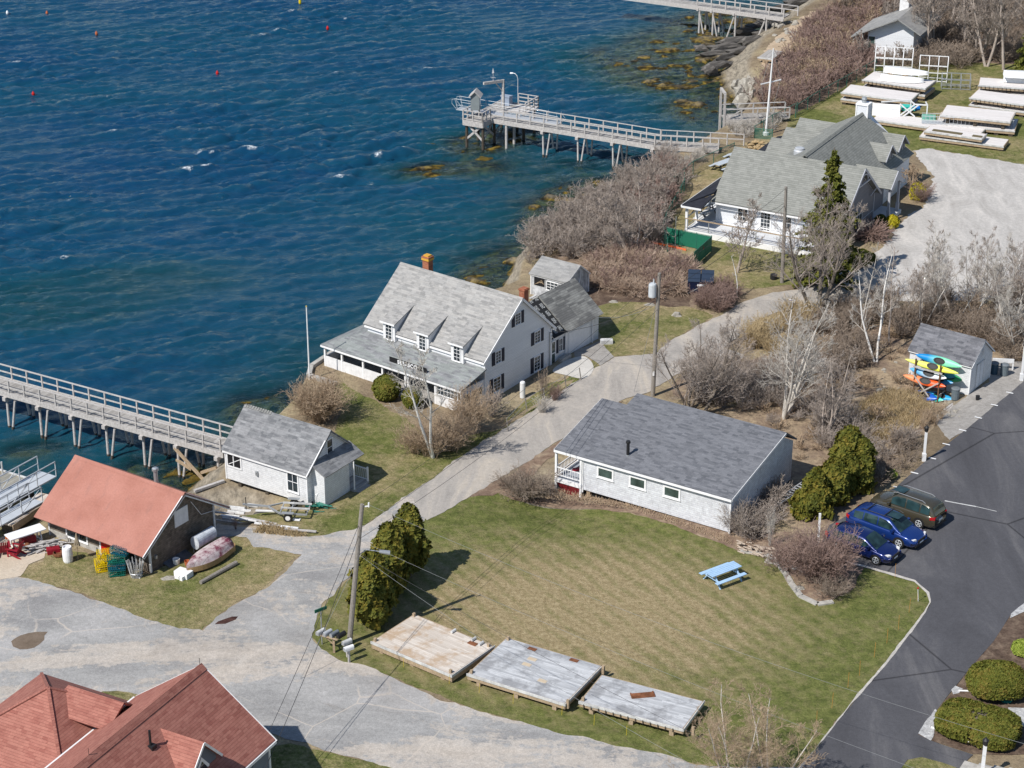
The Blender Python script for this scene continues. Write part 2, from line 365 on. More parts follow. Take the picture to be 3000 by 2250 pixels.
def terrain_h(X,Y):
    d,W=shore(X,Y)
    e=np.clip(-d/W,0,1); e=e*e*(3-2*e)
    z=-2.75*e
    far=np.clip(-d-W,0,None); z=z-4.0*(1-np.exp(-far/9.0))
    lump=fbm(X,Y,11,3.0,4)-.5
    inter=np.clip((-d)/2.5,0,1)
    z=z+lump*inter*1.1
    for px,py,ra,rb,top in SHO:
        c=G(px,py,SEA); a=R(12); ux=(X-c[0])*math.cos(a)+(Y-c[1])*math.sin(a); uy=-(X-c[0])*math.sin(a)+(Y-c[1])*math.cos(a)
        g=np.exp(-(ux/ra)**2-(uy/(rb*1.5))**2); tgt=SEA-top+(fbm(X,Y,31,1.6,3)-.5)*1.1
        z=np.where(d<-.5,z+(np.maximum(tgt,z)-z)*np.clip(g*1.6,0,1),z)
    return z+dip(X,Y)*np.clip(1+d/2.,0,1),d
def axis(lo,hi,step,far_lo,far_hi,n=14):
    a=np.arange(lo,hi+1e-6,step); l=lo-np.geomspace(step*2,lo-far_lo,n)[::-1]; h=hi+np.geomspace(step*2,far_hi-hi,n); return np.concatenate([l,a,h])
def grid_faces(nx,ny):
    i=np.arange(nx*ny).reshape(ny,nx); a=i[:-1,:-1].ravel();b=i[:-1,1:].ravel();c=i[1:,1:].ravel();d=i[1:,:-1].ravel()
    return np.stack([a,b,c,d],1)
def np_obj(name,V,Fq,mat,smooth=True):
    me=bpy.data.meshes.new(name); fill_mesh(me,V,Fq); me.materials.append(mat)
    if smooth: me.polygons.foreach_set('use_smooth',[True]*len(me.polygons))
    o=bpy.data.objects.new(name,me); COL.objects.link(o); return o
gx=axis(-62,66,.4,-900,900); gy=axis(74,262,.4,-100,1600)
X,Y=np.meshgrid(gx,gy); Z,Dd=terrain_h(X,Y)
t=NT('dry_ground',.95,.1); p=t.pos(); x,y,z=t.sep(p)
def mrange(t,v,a,b,c0,d):
    m=t.n('ShaderNodeMapRange',i_1=a,i_2=b,i_3=c0,i_4=d); t.l(v,m.inputs[0]); return m.outputs[0]
rock=t.ramp(t.noise(t.map(p,(1.2,.5,1.5),(0,0,.6)),2.0,5,.75),[(.3,(.10,.09,.075)),(.5,(.26,.225,.175)),(.7,(.40,.35,.28))])
colr=t.ramp(t.noise(p,.12,5,.65),[(.3,(.15,.115,.075)),(.45,(.22,.17,.115)),(.58,(.32,.26,.165)),(.72,(.17,.165,.075))])
colr=t.mix(.85,colr,t.ramp(t.noise(p,1.6,5,.7),[(.25,.6),(.5,1),(.75,1.25)]),'MULTIPLY')
colr=t.mix(.9,colr,t.ramp(t.noise(p,7,3,.6),[(.25,.6),(.5,1),(.8,1.3)]),'MULTIPLY')
colr=t.mix(mrange(t,z,-.45,-.12,1,0),colr,rock)
wet=t.ramp(t.noise(p,1.3,4,.7),[(.38,(.014,.012,.007)),(.5,(.045,.032,.009)),(.62,(.20,.14,.028))])
colr=t.mix(mrange(t,z,SEA+.05,SEA+.55,1,0),colr,wet)
deep=t.ramp(t.noise(p,.35,3,.6),[(.35,(.012,.02,.02)),(.6,(.05,.07,.05)),(.75,(.11,.12,.07))])
kelp=t.ramp(t.noise(p,.9,5,.75),[(.43,(.014,.012,.006)),(.52,(.19,.13,.026)),(.70,(.36,.26,.07))])
colr=t.mix(mrange(t,z,SEA-.25,SEA+.0,1,0),colr,t.mix(mrange(t,z,SEA-1.7,SEA-1.0,1,0),kelp,deep))
t.bump(t.noise(p,3.0,5,.7),.7,.12)
MGROUND=t.col(colr)
terr=np_obj('ground',np.stack([X.ravel(),Y.ravel(),Z.ravel()],1),grid_faces(len(gx),len(gy)),MGROUND); tag(terr,kind='structure')
# ================= water =================
def ocean_tile(N=512,L=72.0,wind=R(108),amp=1.0,seed=3):
    rs=np.random.RandomState(seed); k=np.fft.fftfreq(N,L/N)*2*np.pi; KX,KY=np.meshgrid(k,k); K=np.hypot(KX,KY); K[0,0]=1e-6
    kp=2*np.pi/5.6; th=np.arctan2(KY,KX)-wind
    S=np.exp(-1.25*(kp/K)**2)/K**3.2*(np.abs(np.cos(th))**9+.035)*np.exp(-(K*.075)**2); S[0,0]=0
    A=(rs.randn(N,N)+1j*rs.randn(N,N))*np.sqrt(S); A[0,0]=0
    h=np.real(np.fft.ifft2(A)); s=h.std(); h=h/s*.20*amp; A=A/s*.20*amp
    dx=np.real(np.fft.ifft2(-1j*KX/K*A)); dy=np.real(np.fft.ifft2(-1j*KY/K*A))
    return h,dx,dy,L,N
h,hdx,hdy,L,N=ocean_tile()
wx=axis(-66,40,.26,-900,600,12); wy=axis(92,262,.22,-50,1500,12)
WX,WY=np.meshgrid(wx,wy)
def samp(a,X,Y):
    x=(X/L*N); y=(Y/L*N); xi=np.floor(x).astype(int);yi=np.floor(y).astype(int);fx=x-xi;fy=y-yi
    return (a[yi%N,xi%N]*(1-fx)+a[yi%N,(xi+1)%N]*fx)*(1-fy)+(a[(yi+1)%N,xi%N]*(1-fx)+a[(yi+1)%N,(xi+1)%N]*fx)*fy
zt,dt_=terrain_h(WX,WY); depth=np.clip(SEA-zt,-.5,12)
ang=R(14); RX=WX*math.cos(ang)+WY*math.sin(ang); RY=-WX*math.sin(ang)+WY*math.cos(ang)
att=np.clip(.38+depth*.35,.35,1)*np.clip(.72+(fbm(WX,WY,71,24,3)-.5)*1.6,.35,1.3)
hh=samp(h,WX,WY)*.60+samp(h,RX*1.37+13,RY*1.37)*.36+samp(h,RX*2.9+31,RY*2.9+5)*.13
WZ=SEA+hh*att; ch=1.0
PX=WX+ch*samp(hdx,WX,WY)*att*.75; PY=WY+ch*samp(hdy,WX,WY)*att*.75
water=np_obj('water',np.stack([PX.ravel(),PY.ravel(),WZ.ravel()],1),grid_faces(len(wx),len(wy)),MGROUND)
at=water.data.attributes.new('depth','FLOAT','POINT'); at.data.foreach_set('value',depth.ravel().astype(np.float32))
crest=np.clip((hh*att-.31)/.08,0,.9)*(fbm(WX,WY,91,1.6,3)>.66)
at=water.data.attributes.new('crest','FLOAT','POINT'); at.data.foreach_set('value',crest.ravel().astype(np.float32))
def m_water():
    t=NT('sea_water',.08,.5); t.b.inputs['IOR'].default_value=1.333; p=t.pos()
    a=t.n('ShaderNodeAttribute',attribute_name='depth').outputs['Fac']; cr=t.n('ShaderNodeAttribute',attribute_name='crest').outputs['Fac']
    n=t.noise(t.map(p,(.03,.05,1)),1.0,3,.6)
    body=t.ramp(n,[(.35,(.003,.038,.112)),(.65,(.004,.050,.108))])
    body=t.mix(mrange(t,a,1.0,5.5,.7,0),body,(.010,.075,.082))
    foamn=t.noise(p,5,4,.7); foam=t.math('MULTIPLY',cr,t.ramp(foamn,[(.42,0),(.55,1)]))
    col=t.mix(foam,body,(.75,.78,.8)); t.col(col)
    t.l(t.math('MULTIPLY_ADD',foam,.6,.09),t.b.inputs['Roughness'])
    b1=t.n('ShaderNodeBump',i_Strength=.75,i_Distance=.10); t.l(t.noise(t.map(p,(.8,3.0,1),(0,0,R(-18))),1.5,6,.62,.5),b1.inputs['Height'])
    b2=t.n('ShaderNodeBump',i_Strength=.7,i_Distance=.05); t.l(t.noise(t.map(p,(1,2.6,1),(0,0,R(-20))),5.0,3,.6),b2.inputs['Height']); t.l(b1.outputs[0],b2.inputs['Normal'])
    t.l(b2.outputs[0],t.b.inputs['Normal'])
    # clear shallow water: see the bottom through it
    gl=t.n('ShaderNodeBsdfGlossy',i_Roughness=.08); t.l(b2.outputs[0],gl.inputs['Normal'])
    tr=t.n('ShaderNodeBsdfTransparent'); tr.inputs[0].default_value=(.62,.80,.80,1)
    fr=t.n('ShaderNodeFresnel',i_IOR=1.333); t.l(b2.outputs[0],fr.inputs['Normal'])
    m1=t.n('ShaderNodeMixShader'); t.l(fr.outputs[0],m1.inputs[0]); t.l(tr.outputs[0],m1.inputs[1]); t.l(gl.outputs[0],m1.inputs[2])
    m2=t.n('ShaderNodeMixShader'); ex=t.math('POWER',2.718,t.math('MULTIPLY',a,-.75)); ex=t.math('MULTIPLY',ex,t.math('SUBTRACT',1,foam)); ex=t.math('MINIMUM',ex,.88)
    t.l(ex,m2.inputs[0]); t.l(t.b.outputs[0],m2.inputs[1]); t.l(m1.outputs[0],m2.inputs[2])
    t.l(m2.outputs[0],t.t.nodes['Material Output'].inputs['Surface']); return t.m
water.data.materials[0]=m_water(); tag(water,kind='structure')
# ================= ground sheets =================
def jitter_poly(pts,amp=.18,step=.35,seed=0,z=0):
    rs=random.Random(seed); P_=[G(a,b,0) for a,b in pts]; out=[]; n=len(P_)
    for i in range(n):
        p,q=P_[i],P_[(i+1)%n]; L_=(q-p).length; k=max(1,int(L_/step)); nr=Vector((-(q-p).y,(q-p).x,0)).normalized() if L_>1e-6 else Vector((0,0,0))
        for j in range(k):
            t=j/k; pt=p.lerp(q,t); X_=np.array([[pt.x]]);Y_=np.array([[pt.y]])
            a=(float(vnoise(X_,Y_,seed+5,1.3)[0,0])-.5)*2+(rs.random()-.5)*.9+(float(vnoise(X_,Y_,seed+9,4.0)[0,0])-.5)*1.5
            if amp: pt=pt+nr*a*amp
            out.append(Vector((pt.x,pt.y,z)))
    return out
def sheet(name,pts,z,mat,amp=.18,seed=1,step=.35,smoothc=False):
    if smoothc:  # Chaikin corner rounding in pixel space
        for _ in range(2):
            q=[]
            for i in range(len(pts)):
                a=pts[i];b=pts[(i+1)%len(pts)]; q+= [(a[0]*.75+b[0]*.25,a[1]*.75+b[1]*.25),(a[0]*.25+b[0]*.75,a[1]*.25+b[1]*.75)]
            pts=q
    P_=jitter_poly(pts,amp,step,seed,z); tris=tessellate_polygon([P_])
    mb=MB(); vs=[tuple(p) for p in P_]; fs=[]
    for a,b,c in tris:
        A,B,C=P_[a],P_[b],P_[c]; cr=(B-A).cross(C-A).z
        if abs(cr)<1e-9: continue
        fs.append((a,b,c) if cr>0 else (a,c,b))
    import bmesh; bm=bmesh.new(); bv=[bm.verts.new(v) for v in vs]
    for f in fs:
        try: bm.faces.new([bv[i] for i in f])
        except ValueError: pass
    def near(p): return any(math.hypot(p.x-c[0],p.y-c[1])<r*2.6 for c,dd,r in DIPS)
    for it in range(9):
        es=[e for e in bm.edges if e.calc_length()>.75 and (near(e.verts[0].co) or near(e.verts[1].co) or near((e.verts[0].co+e.verts[1].co)/2) or e.calc_length()>12)]
        if not es: break
        bmesh.ops.subdivide_edges(bm,edges=es,cuts=1); bmesh.ops.triangulate(bm,faces=[f for f in bm.faces if len(f.verts)>3])
    for v in bm.verts: v.co.z+=float(dip(v.co.x,v.co.y))
    bmesh.ops.recalc_face_normals(bm,faces=bm.faces)
    me=bpy.data.meshes.new(name); bm.to_mesh(me); bm.free()
    if me.polygons and sum(p_.normal.z for p_ in me.polygons)<0: me.flip_normals()
    me.materials.append(mat); o=bpy.data.objects.new(name,me); COL.objects.link(o); tag(o,kind='structure'); return o
def m_grass(name,stripes=False,tan=.5,seed=0):
    t=NT(name,.95,.1); p=t.pos(); pl=t.map(p,loc=(seed*7.3,seed*3.1,0))
    green=t.ramp(t.noise(pl,1.1,4,.6),[(.3,(.08,.095,.027)),(.5,(.128,.145,.043)),(.7,(.185,.19,.065))])
    tanc=t.ramp(t.noise(pl,1.7,4,.6),[(.3,(.27,.21,.115)),(.6,(.38,.30,.18))])
    f=t.noise(pl,.16,4,.6); f2=t.noise(t.map(pl,(1,1,1)),1.3,5,.75); f3=t.noise(pl,5,4,.7)
    s=t.math('ADD',t.math('MULTIPLY',f,.9),t.math('ADD',t.math('MULTIPLY',f2,.55),t.math('MULTIPLY',f3,.45)))
    if stripes:
        st=t.noise(t.map(pl,(.9,.10,1),(0,0,R(-34))),1.0,3,.6); s=t.math('ADD',s,t.math('MULTIPLY',t.math('SUBTRACT',st,.5),.95))
    k=t.ramp(t.math('SUBTRACT',s,tan),[(.28,0),(.62,1)])
    c=t.mix(k,green,tanc)
    c=t.mix(.9,c,t.ramp(t.noise(pl,9,3,.65),[(.25,.62),(.5,1),(.75,1.35)]),'MULTIPLY')
    c=t.mix(.7,c,t.ramp(t.noise(pl,2.6,4,.7),[(.3,.72),(.7,1.2)]),'MULTIPLY')
    t.bump(t.noise(pl,9,4,.75),.9,.09); return t,c
t,c=m_grass('lawn_grass',True,.42,0)
# the middle of the big lawn is drier: distances from its centre in world metres
cc=G(1700,1800); pp=t.pos(); d_=t.n('ShaderNodeVectorMath',operation='DISTANCE'); t.l(t.map(pp,(.72,1,1)),d_.inputs[0]); d_.inputs[1].default_value=(cc.x*.72,cc.y,0)
dry=mrange(t,d_.outputs['Value'],3,11,1,0); sn=t.noise(pp,.45,5,.7); sn2=t.noise(pp,2.2,4,.75)
rowv=t.map(pp,(1,1,1),(0,0,R(-32))); rx,ry,_=t.sep(rowv); wob=t.math('MULTIPLY',t.noise(pp,.35,3),.9)
st=t.math('SINE',t.math('MULTIPLY',t.math('ADD',rx,wob),6.3)); st=t.math('MULTIPLY_ADD',st,.5,.5)
k_=t.math('ADD',t.math('ADD',t.math('MULTIPLY',dry,.33),t.math('MULTIPLY',sn,.66)),t.math('ADD',t.math('MULTIPLY',sn2,.50),t.math('MULTIPLY',t.math('MULTIPLY',st,t.math('MULTIPLY_ADD',dry,.8,.2)),.27)))
dk=t.ramp(k_,[(.58,0),(1.0,1)])
gr=t.ramp(t.noise(pp,1.4,4,.7),[(.3,(.075,.09,.026)),(.5,(.125,.14,.042)),(.7,(.185,.19,.065))])
tanl=t.ramp(t.noise(pp,3.4,5,.75),[(.3,(.20,.155,.08)),(.5,(.31,.245,.14)),(.7,(.44,.36,.22))])
gr=t.mix(.8,gr,t.ramp(t.noise(pp,6,4,.75),[(.3,.62),(.5,1),(.7,1.4)]),'MULTIPLY')
MLAWN=t.col(t.mix(dk,gr,tanl))
t,c=m_grass('verge_grass',False,.46,2); MVERGE=t.col(c)
t,c=m_grass('yard_grass',False,.60,4); MYARD=t.col(c)
t,c=m_grass('club_grass',False,.53,6); MCLUB=t.col(c)
t,c=m_grass('dry_grass',False,.36,8); MDRY=t.col(c)
def m_mix(name,stops,sc=.25,streak=None,fine=(.8,1.15),bump=.3,extra=None):
    t=NT(name,.92,.15); p=t.pos(); v=t.map(p,streak[0],(0,0,streak[1])) if streak else p
    n=t.noise(v,sc,6,.68,.6 if streak is None else 1.2); c=t.ramp(n,stops)
    c=t.mix(.8,c,t.ramp(t.noise(p,3.5,5,.7),[(.25,fine[0]),(.75,fine[1])]),'MULTIPLY')
    c=t.mix(.7,c,t.ramp(t.noise(p,16,2,.6),[(.25,.8),(.75,1.2)]),'MULTIPLY')
    if extra: c=extra(t,p,c)
    t.bump(t.noise(p,8,4,.7),bump,.03); return t.col(c)
def cracks(t,p,c):
    v=t.n('ShaderNodeTexVoronoi',feature='DISTANCE_TO_EDGE',i_Scale=.22); dn=t.n('ShaderNodeTexNoise',i_Scale=.8,i_Detail=4); t.l(p,dn.inputs['Vector'])
    t.l(t.mix(.35,p,dn.outputs['Color'],'ADD'),v.inputs['Vector'])
    k=t.ramp(v.outputs['Distance'],[(0,1),(.012,0)]); k=t.math('MULTIPLY',k,t.ramp(t.noise(p,.15,2),[(.45,0),(.55,.8)]))
    c=t.mix(k,c,(.52,.46,.40))
    f=t.noise(p,.10,3,.6); return t.mix(t.ramp(f,[(.55,0),(.75,.35)]),c,(.20,.17,.15))
def m_street():
    t=NT('patched_asphalt_and_sand',.92,.15); p=t.pos(); q=t.map(p,(.5,1.15,1),(0,0,R(30)))
    n=t.noise(q,.17,9,.66,.7); n2=t.noise(p,1.3,6,.75); k=t.math('ADD',t.math('MULTIPLY',n,.72),t.math('MULTIPLY',n2,.28))
    asp=t.ramp(t.noise(q,.35,6,.65,.4),[(.35,(.25,.245,.245)),(.5,(.32,.315,.31)),(.65,(.39,.38,.375))]); snd=t.ramp(t.noise(p,.7,5,.7),[(.3,(.40,.355,.31)),(.7,(.52,.47,.42))])
    c=t.mix(t.ramp(k,[(.50,0),(.52,.7),(.60,1)]),asp,snd)
    c=t.mix(t.ramp(t.noise(q,.22,5,.7,1.0),[(.60,0),(.72,.55)]),c,(.19,.165,.145))
    c=t.mix(.85,c,t.ramp(t.noise(p,4,5,.75),[(.25,.74),(.75,1.2)]),'MULTIPLY'); c=t.mix(.7,c,t.ramp(t.noise(p,16,2,.6),[(.25,.8),(.75,1.2)]),'MULTIPLY')
    c=cracks(t,p,c); t.bump(t.noise(p,8,4,.7),.3,.03); return t.col(c)
MSTREET=m_street()
MLANE=m_mix('worn_gravelly_asphalt_lane',[(.35,(.30,.28,.26)),(.5,(.38,.35,.32)),(.62,(.47,.42,.36)),(.75,(.34,.33,.31))],.3,((1.0,.35,1),R(-35)))
MGRAVEL=m_mix('pale_gravel_lot',[(.3,(.36,.34,.32)),(.5,(.45,.43,.41)),(.7,(.55,.52,.49))],.35,((1.4,.5,1),R(-38)),(.78,1.2))
def dmarks(t,p,c):
    v=t.n('ShaderNodeTexVoronoi',feature='DISTANCE_TO_EDGE',i_Scale=.075); t.l(p,v.inputs['Vector'])
    return t.mix(t.ramp(v.outputs['Distance'],[(0,.8),(.006,0)]),c,(.015,.015,.017))
MDRIVE=m_mix('dark_paved_drive',[(.32,(.068,.068,.076)),(.52,(.088,.088,.098)),(.7,(.135,.132,.138))],.25,((1.2,.22,1),R(-33)),(.88,1.12),.15,extra=dmarks)
MMULCH=m_mix('bark_mulch_bed',[(.3,(.06,.04,.03)),(.5,(.115,.08,.06)),(.7,(.20,.15,.11))],1.2,None,(.5,1.5),.8)
MBEDS=m_mix('dry_soil_bed',[(.3,(.14,.095,.07)),(.5,(.22,.155,.115)),(.7,(.34,.27,.19))],.9,None,(.6,1.35),.8)
MLITTER=m_mix('leaf_litter_and_dead_grass',[(.3,(.13,.095,.075)),(.45,(.21,.155,.115)),(.6,(.34,.265,.18)),(.75,(.24,.18,.13))],.35,None,(.5,1.4),.9)
MSAND=m_mix('beach_sand',[(.3,(.38,.29,.20)),(.6,(.50,.39,.28)),(.8,(.42,.34,.27))],.5,None,(.75,1.2),.5)
MCONC=m_mix('pale_concrete_pad',[(.3,(.46,.44,.41)),(.7,(.58,.56,.53))],.6,None,(.9,1.08),.1)
MWGRAV=m_mix('white_gravel',[(.3,(.28,.28,.29)),(.7,(.60,.60,.60))],6,None,(.5,1.35),.9)
MPAD=m_mix('grey_gravel_pad',[(.3,(.25,.235,.22)),(.7,(.37,.35,.33))],1.2,None,(.7,1.25),.6)
MEDGE=m_mix('granite_edging',[(.3,(.36,.34,.32)),(.7,(.55,.52,.48))],1.2,None,(.8,1.2),.3)
# ---------- sheets laid on the ground (px outlines of the real edges, at ground level) ----------
street=[(-700,1700),(0,1680),(69,1690),(174,1719),(253,1748),(344,1784),(427,1813),(524,1845),(600,1850),(687,1775),(760,1733),(800,1697),(860,1645),(885,1625),(825,1612),(790,1606),(745,1603),(722,1572),(629,1572),(632,1505),(733,1544),(863,1566),(905,1572),
 (960,1566),(1037,1553),(1113,1508),(1200,1447),(1260,1480),(1243,1526),(1180,1570),(1090,1640),(1008,1710),(945,1770),(922,1815),(912,1866),(936,1906),(1008,1938),(1131,1978),(1298,2047),(1463,2101),(1625,2142),(1910,2207),(2040,2240),(2350,2250),(2500,2420),(1250,2600),(1150,2250),(950,2197),(760,2130),(580,2165),(500,2250),(-100,2600),(-700,2500)]
lane=[(1200,1447),(1315,1367),(1470,1257),(1592,1180),(1697,1107),(1758,1072),(1800,1046),(1860,1038),(1920,1036),(1965,1000),(2040,955),(2100,930),(2181,884),(2263,856),(2385,843),(2440,800),(2560,760),(2600,870),(2480,880),(2400,885),(2330,895),(2230,935),(2160,985),(2120,1020),(2180,1040),(2160,1070),(2100,1078),(2010,1085),(1950,1120),(1903,1152),(1825,1172),(1683,1263),(1500,1375),(1374,1452),(1250,1525)]
lot=[(2385,843),(2440,800),(2560,760),(2600,705),(2650,640),(2700,605),(2725,560),(2745,520),(2700,470),(2670,442),(2720,436),(2800,448),(2900,466),(3010,484),(3700,600),(3700,880),(3010,860),(2850,885),(2700,885),(2600,880),(2480,880),(2400,885)]
drive=[(2340,2262),(2397,2189),(2468,2098),(2518,2037),(2594,1950),(2670,1852),(2712,1795),(2728,1766),(2721,1737),(2681,1701),(2616,1682),(2536,1659),(2440,1640),(2400,1600),(2430,1540),(2520,1490),(2623,1430),(2710,1354),(2779,1300),(2824,1263),(2958,1153),(3000,1116),(3500,800),(3800,1200),(3000,1773),(2960,1802),(2909,1881),(2822,1983),(2793,2019),(2742,2084),(2718,2110),(2690,2153),(2728,2171),(2780,2190),(2850,2212),(2800,2262),(2760,2238),(2700,2222),(2660,2228),(2634,2262),(2500,2500),(2200,2500)]
lawn=[(1243,1526),(1374,1452),(1440,1430),(1500,1448),(1610,1468),(1750,1476),(1850,1496),(2000,1546),(2150,1606),(2170,1616),(2260,1626),(2310,1674),(2325,1704),(2352,1744),(2400,1768),(2440,1758),(2495,1728),(2510,1690),(2536,1659),(2616,1682),(2681,1701),(2721,1737),(2728,1766),(2712,1795),(2670,1852),(2594,1950),(2518,2037),(2468,2098),(2397,2189),(2340,2262),(2040,2240),(1910,2207),(1625,2142),(1463,2101),(1298,2047),(1131,1978),(1008,1938),(936,1906),(914,1866),(922,1815),(945,1770),(1008,1710),(1090,1640),(1180,1570)]
bait_yard=[(760,1525),(700,1512),(690,1480),(800,1490),(905,1500),(935,1400),(960,1330),(985,1255),(1000,1180),(960,1150),(1000,1120),(1130,1190),(1290,1290),(1470,1255),(1592,1178),(1697,1105),(1758,1070),(1770,1060),(1720,1075),(1660,1070),(1700,1107),(1592,1182),(1470,1259),(1315,1369),(1200,1450),(1113,1510),(1037,1555),(960,1566),(905,1570),(863,1563)]
boat_yard=[(-200,1690),(69,1690),(174,1719),(253,1748),(344,1784),(427,1813),(524,1845),(600,1850),(687,1775),(760,1733),(800,1697),(860,1645),(885,1625),(825,1612),(790,1606),(745,1603),(722,1572),(629,1572),(560,1600),(440,1680),(300,1640),(150,1580),(100,1590),(120,1640),(60,1660)]
garden=[(1762,1000),(1758,960),(1740,900),(1800,885),(1900,882),(1960,898),(2040,905),(2090,925),(1965,1000),(1920,1036),(1860,1040),(1800,1044),(1765,1020)]
garage_side=[(1752,1045),(1700,1080),(1590,1160),(1540,1190),(1470,1240),(1500,1200),(1560,1155),(1610,1120),(1700,1110),(1752,1075),(1790,1050)]
club_yard=[(2030,830),(2000,790),(2035,760),(2050,720),(2060,680),(2200,700),(2330,745),(2420,790),(2400,830),(2300,835),(2200,848),(2090,838)]
club_side=[(1965,690),(1970,640),(1990,560),(2040,500),(2110,450),(2180,420),(2300,390),(2330,420),(2100,600),(2060,700),(2010,760)]
upper=[(2300,420),(2310,345),(2420,290),(2560,205),(2600,175),(3010,190),(3500,200),(3600,560),(3010,484),(2900,466),(2800,448),(2720,436),(2670,442),(2640,420),(2610,470),(2500,480)]
sheet('lawn',lawn,.010,MLAWN,.14,1)
sheet('bait_house_lawn',bait_yard,.010,MYARD,.16,2)
sheet('boathouse_grass',boat_yard,.010,MVERGE,.22,3)
sheet('garden_lawn',garden,.010,MCLUB,.18,4)
sheet('roadside_verge',garage_side,.012,MYARD,.12,5)
sheet('club_lawn',club_yard,.010,MCLUB,.18,6)
sheet('club_side_lawn',club_side,.010,MDRY,.18,7)
sheet('float_yard_lawn',upper,.010,MYARD,.15,8)
sheet('gravel_lot',lot,.020,MGRAVEL,.3,9)
sheet('lane',lane,.028,MLANE,.14,10)
sheet('street',street,.020,MSTREET,.16,11)
sheet('driveway',drive,.036,MDRIVE,.02,12,smoothc=False)
sheet('driveway_edging',[(2340,2262),(2397,2189),(2468,2098),(2518,2037),(2594,1950),(2670,1852),(2712,1795),(2728,1766),(2721,1737),(2681,1701),(2616,1682),(2536,1659),(2440,1636),(2440,1641),(2534,1664),(2614,1687),(2677,1706),(2715,1739),(2722,1766),(2706,1794),(2664,1852),(2588,1950),(2512,2037),(2462,2098),(2391,2189),(2332,2262)],.044,MEDGE,.05,13)
# beds, litter, pads
sheet('soil_bed',[(1440,1430),(1500,1448),(1610,1468),(1750,1476),(1850,1496),(2000,1546),(2150,1606),(2170,1616),(2260,1626),(2200,1560),(2140,1550),(1900,1480),(1700,1415),(1620,1400),(1560,1400),(1450,1410)],.016,MBEDS,.15,14)
sheet('shrub_bed',[(2170,1616),(2260,1626),(2310,1674),(2325,1704),(2352,1744),(2400,1768),(2440,1758),(2495,1728),(2510,1690),(2536,1659),(2440,1640),(2400,1600),(2330,1560),(2200,1560),(2150,1600)],.022,MBEDS,.12,15)
sheet('woodland_floor',[(1940,1140),(2010,1090),(2110,1080),(2165,1068),(2330,1000),(2420,960),(2560,930),(2680,930),(2900,890),(3100,880),(3400,900),(3300,1000),(3000,1090),(2900,1060),(2800,1100),(2720,1180),(2740,1230),(2660,1330),(2560,1420),(2420,1560),(2330,1560),(2290,1480),(2290,1300),(2100,1200)],.008,MLITTER,.3,16)
sheet('dry_meadow',[(2460,1290),(2520,1180),(2600,1140),(2690,1150),(2740,1190),(2720,1220),(2640,1290),(2560,1300)],.014,m_mix('straw_meadow',[(.3,(.30,.23,.14)),(.6,(.44,.35,.22)),(.8,(.28,.24,.13))],.6,None,(.65,1.3),.9),.35,17)
sheet('mossy_clearing',[(2010,1100),(2110,1085),(2200,1085),(2220,1150),(2170,1200),(2060,1170)],.013,MDRY,.35,18)
sheet('brush_floor',[(1560,790),(1700,700),(1850,560),(1960,490),(1990,560),(1970,640),(1965,690),(2000,760),(2030,830),(2090,838),(2040,905),(1900,882),(1740,900),(1740,860)],.008,MLITTER,.3,19)
sheet('bark_mulch',[(1690,880),(1740,840),(1850,850),(1990,830),(2040,860),(2020,900),(1960,898),(1880,884),(1800,885),(1745,900)],.016,MMULCH,.25,20)
sheet('lane_dirt_edge',[(1380,1450),(1500,1378),(1683,1266),(1825,1175),(1790,1200),(1700,1275),(1560,1380),(1440,1440)],.024,MBEDS,.2,21)
sheet('hill_brush_floor',[(2310,345),(2240,300),(2260,210),(2330,100),(2440,20),(2600,-60),(3600,-60),(3500,200),(3010,190),(2600,172),(2420,285)],.007,m_mix('red_brown_brush_floor',[(.3,(.12,.085,.07)),(.5,(.20,.145,.115)),(.7,(.29,.21,.15))],.4,None,(.6,1.3),.9),.3,22)
sheet('beach',[(2228,195),(2232,165),(2268,114),(2315,74),(2372,34),(2400,30),(2380,75),(2345,110),(2330,150),(2305,190),(2262,210)],.010,MSAND,.3,23)
sheet('patio',[(1645,1062),(1682,1048),(1712,1042),(1736,1062),(1741,1085),(1722,1108),(1700,1112),(1650,1098),(1610,1090)],.042,MCONC,.02,24,smoothc=True)
sheet('garage_apron',[(1680,1032),(1757,1000),(1800,1046),(1758,1072),(1745,1060),(1712,1042),(1685,1046)],.034,MPAD,.06,25)
sheet('shed_pad',[(2838,1152),(2898,1120),(2905,1060),(3000,1060),(3000,1116),(2958,1153),(2824,1263),(2779,1290),(2740,1230),(2760,1190)],.026,MPAD,.12,26)
sheet('garden_bed',[(2960,1802),(2909,1881),(2822,1983),(2793,2019),(2742,2084),(2718,2110),(2690,2153),(2728,2171),(2850,2212),(3100,2212),(3300,1900),(3100,1740)],.030,MMULCH,.06,27)
sheet('white_gravel_strip',[(2745,2080),(2718,2108),(2692,2150),(2728,2172),(2736,2150),(2735,2120),(2752,2092),(2742,2080)],.046,MWGRAV,.08,28)
sheet('white_gravel_corner',[(2785,2022),(2800,2010),(2822,2020),(2810,2034),(2790,2036)],.046,MWGRAV,.06,29)
sheet('white_gravel_path',[(2952,2075),(3100,2075),(3100,2160),(2990,2130)],.046,MWGRAV,.08,30)
sheet('white_gravel_edge',[(3000,1773),(2962,1800),(2958,1812),(3010,1790),(3100,1720),(3050,1740)],.050,MWGRAV,.05,31)
sheet('dark_puddle',[(35,1880),(60,1862),(110,1850),(140,1852),(130,1875),(100,1898),(60,1903),(38,1895)],.026,m_mix('damp_dirt',[(.3,(.12,.09,.065)),(.7,(.20,.155,.12))],.8,None,(.85,1.15),.1),.2,32)
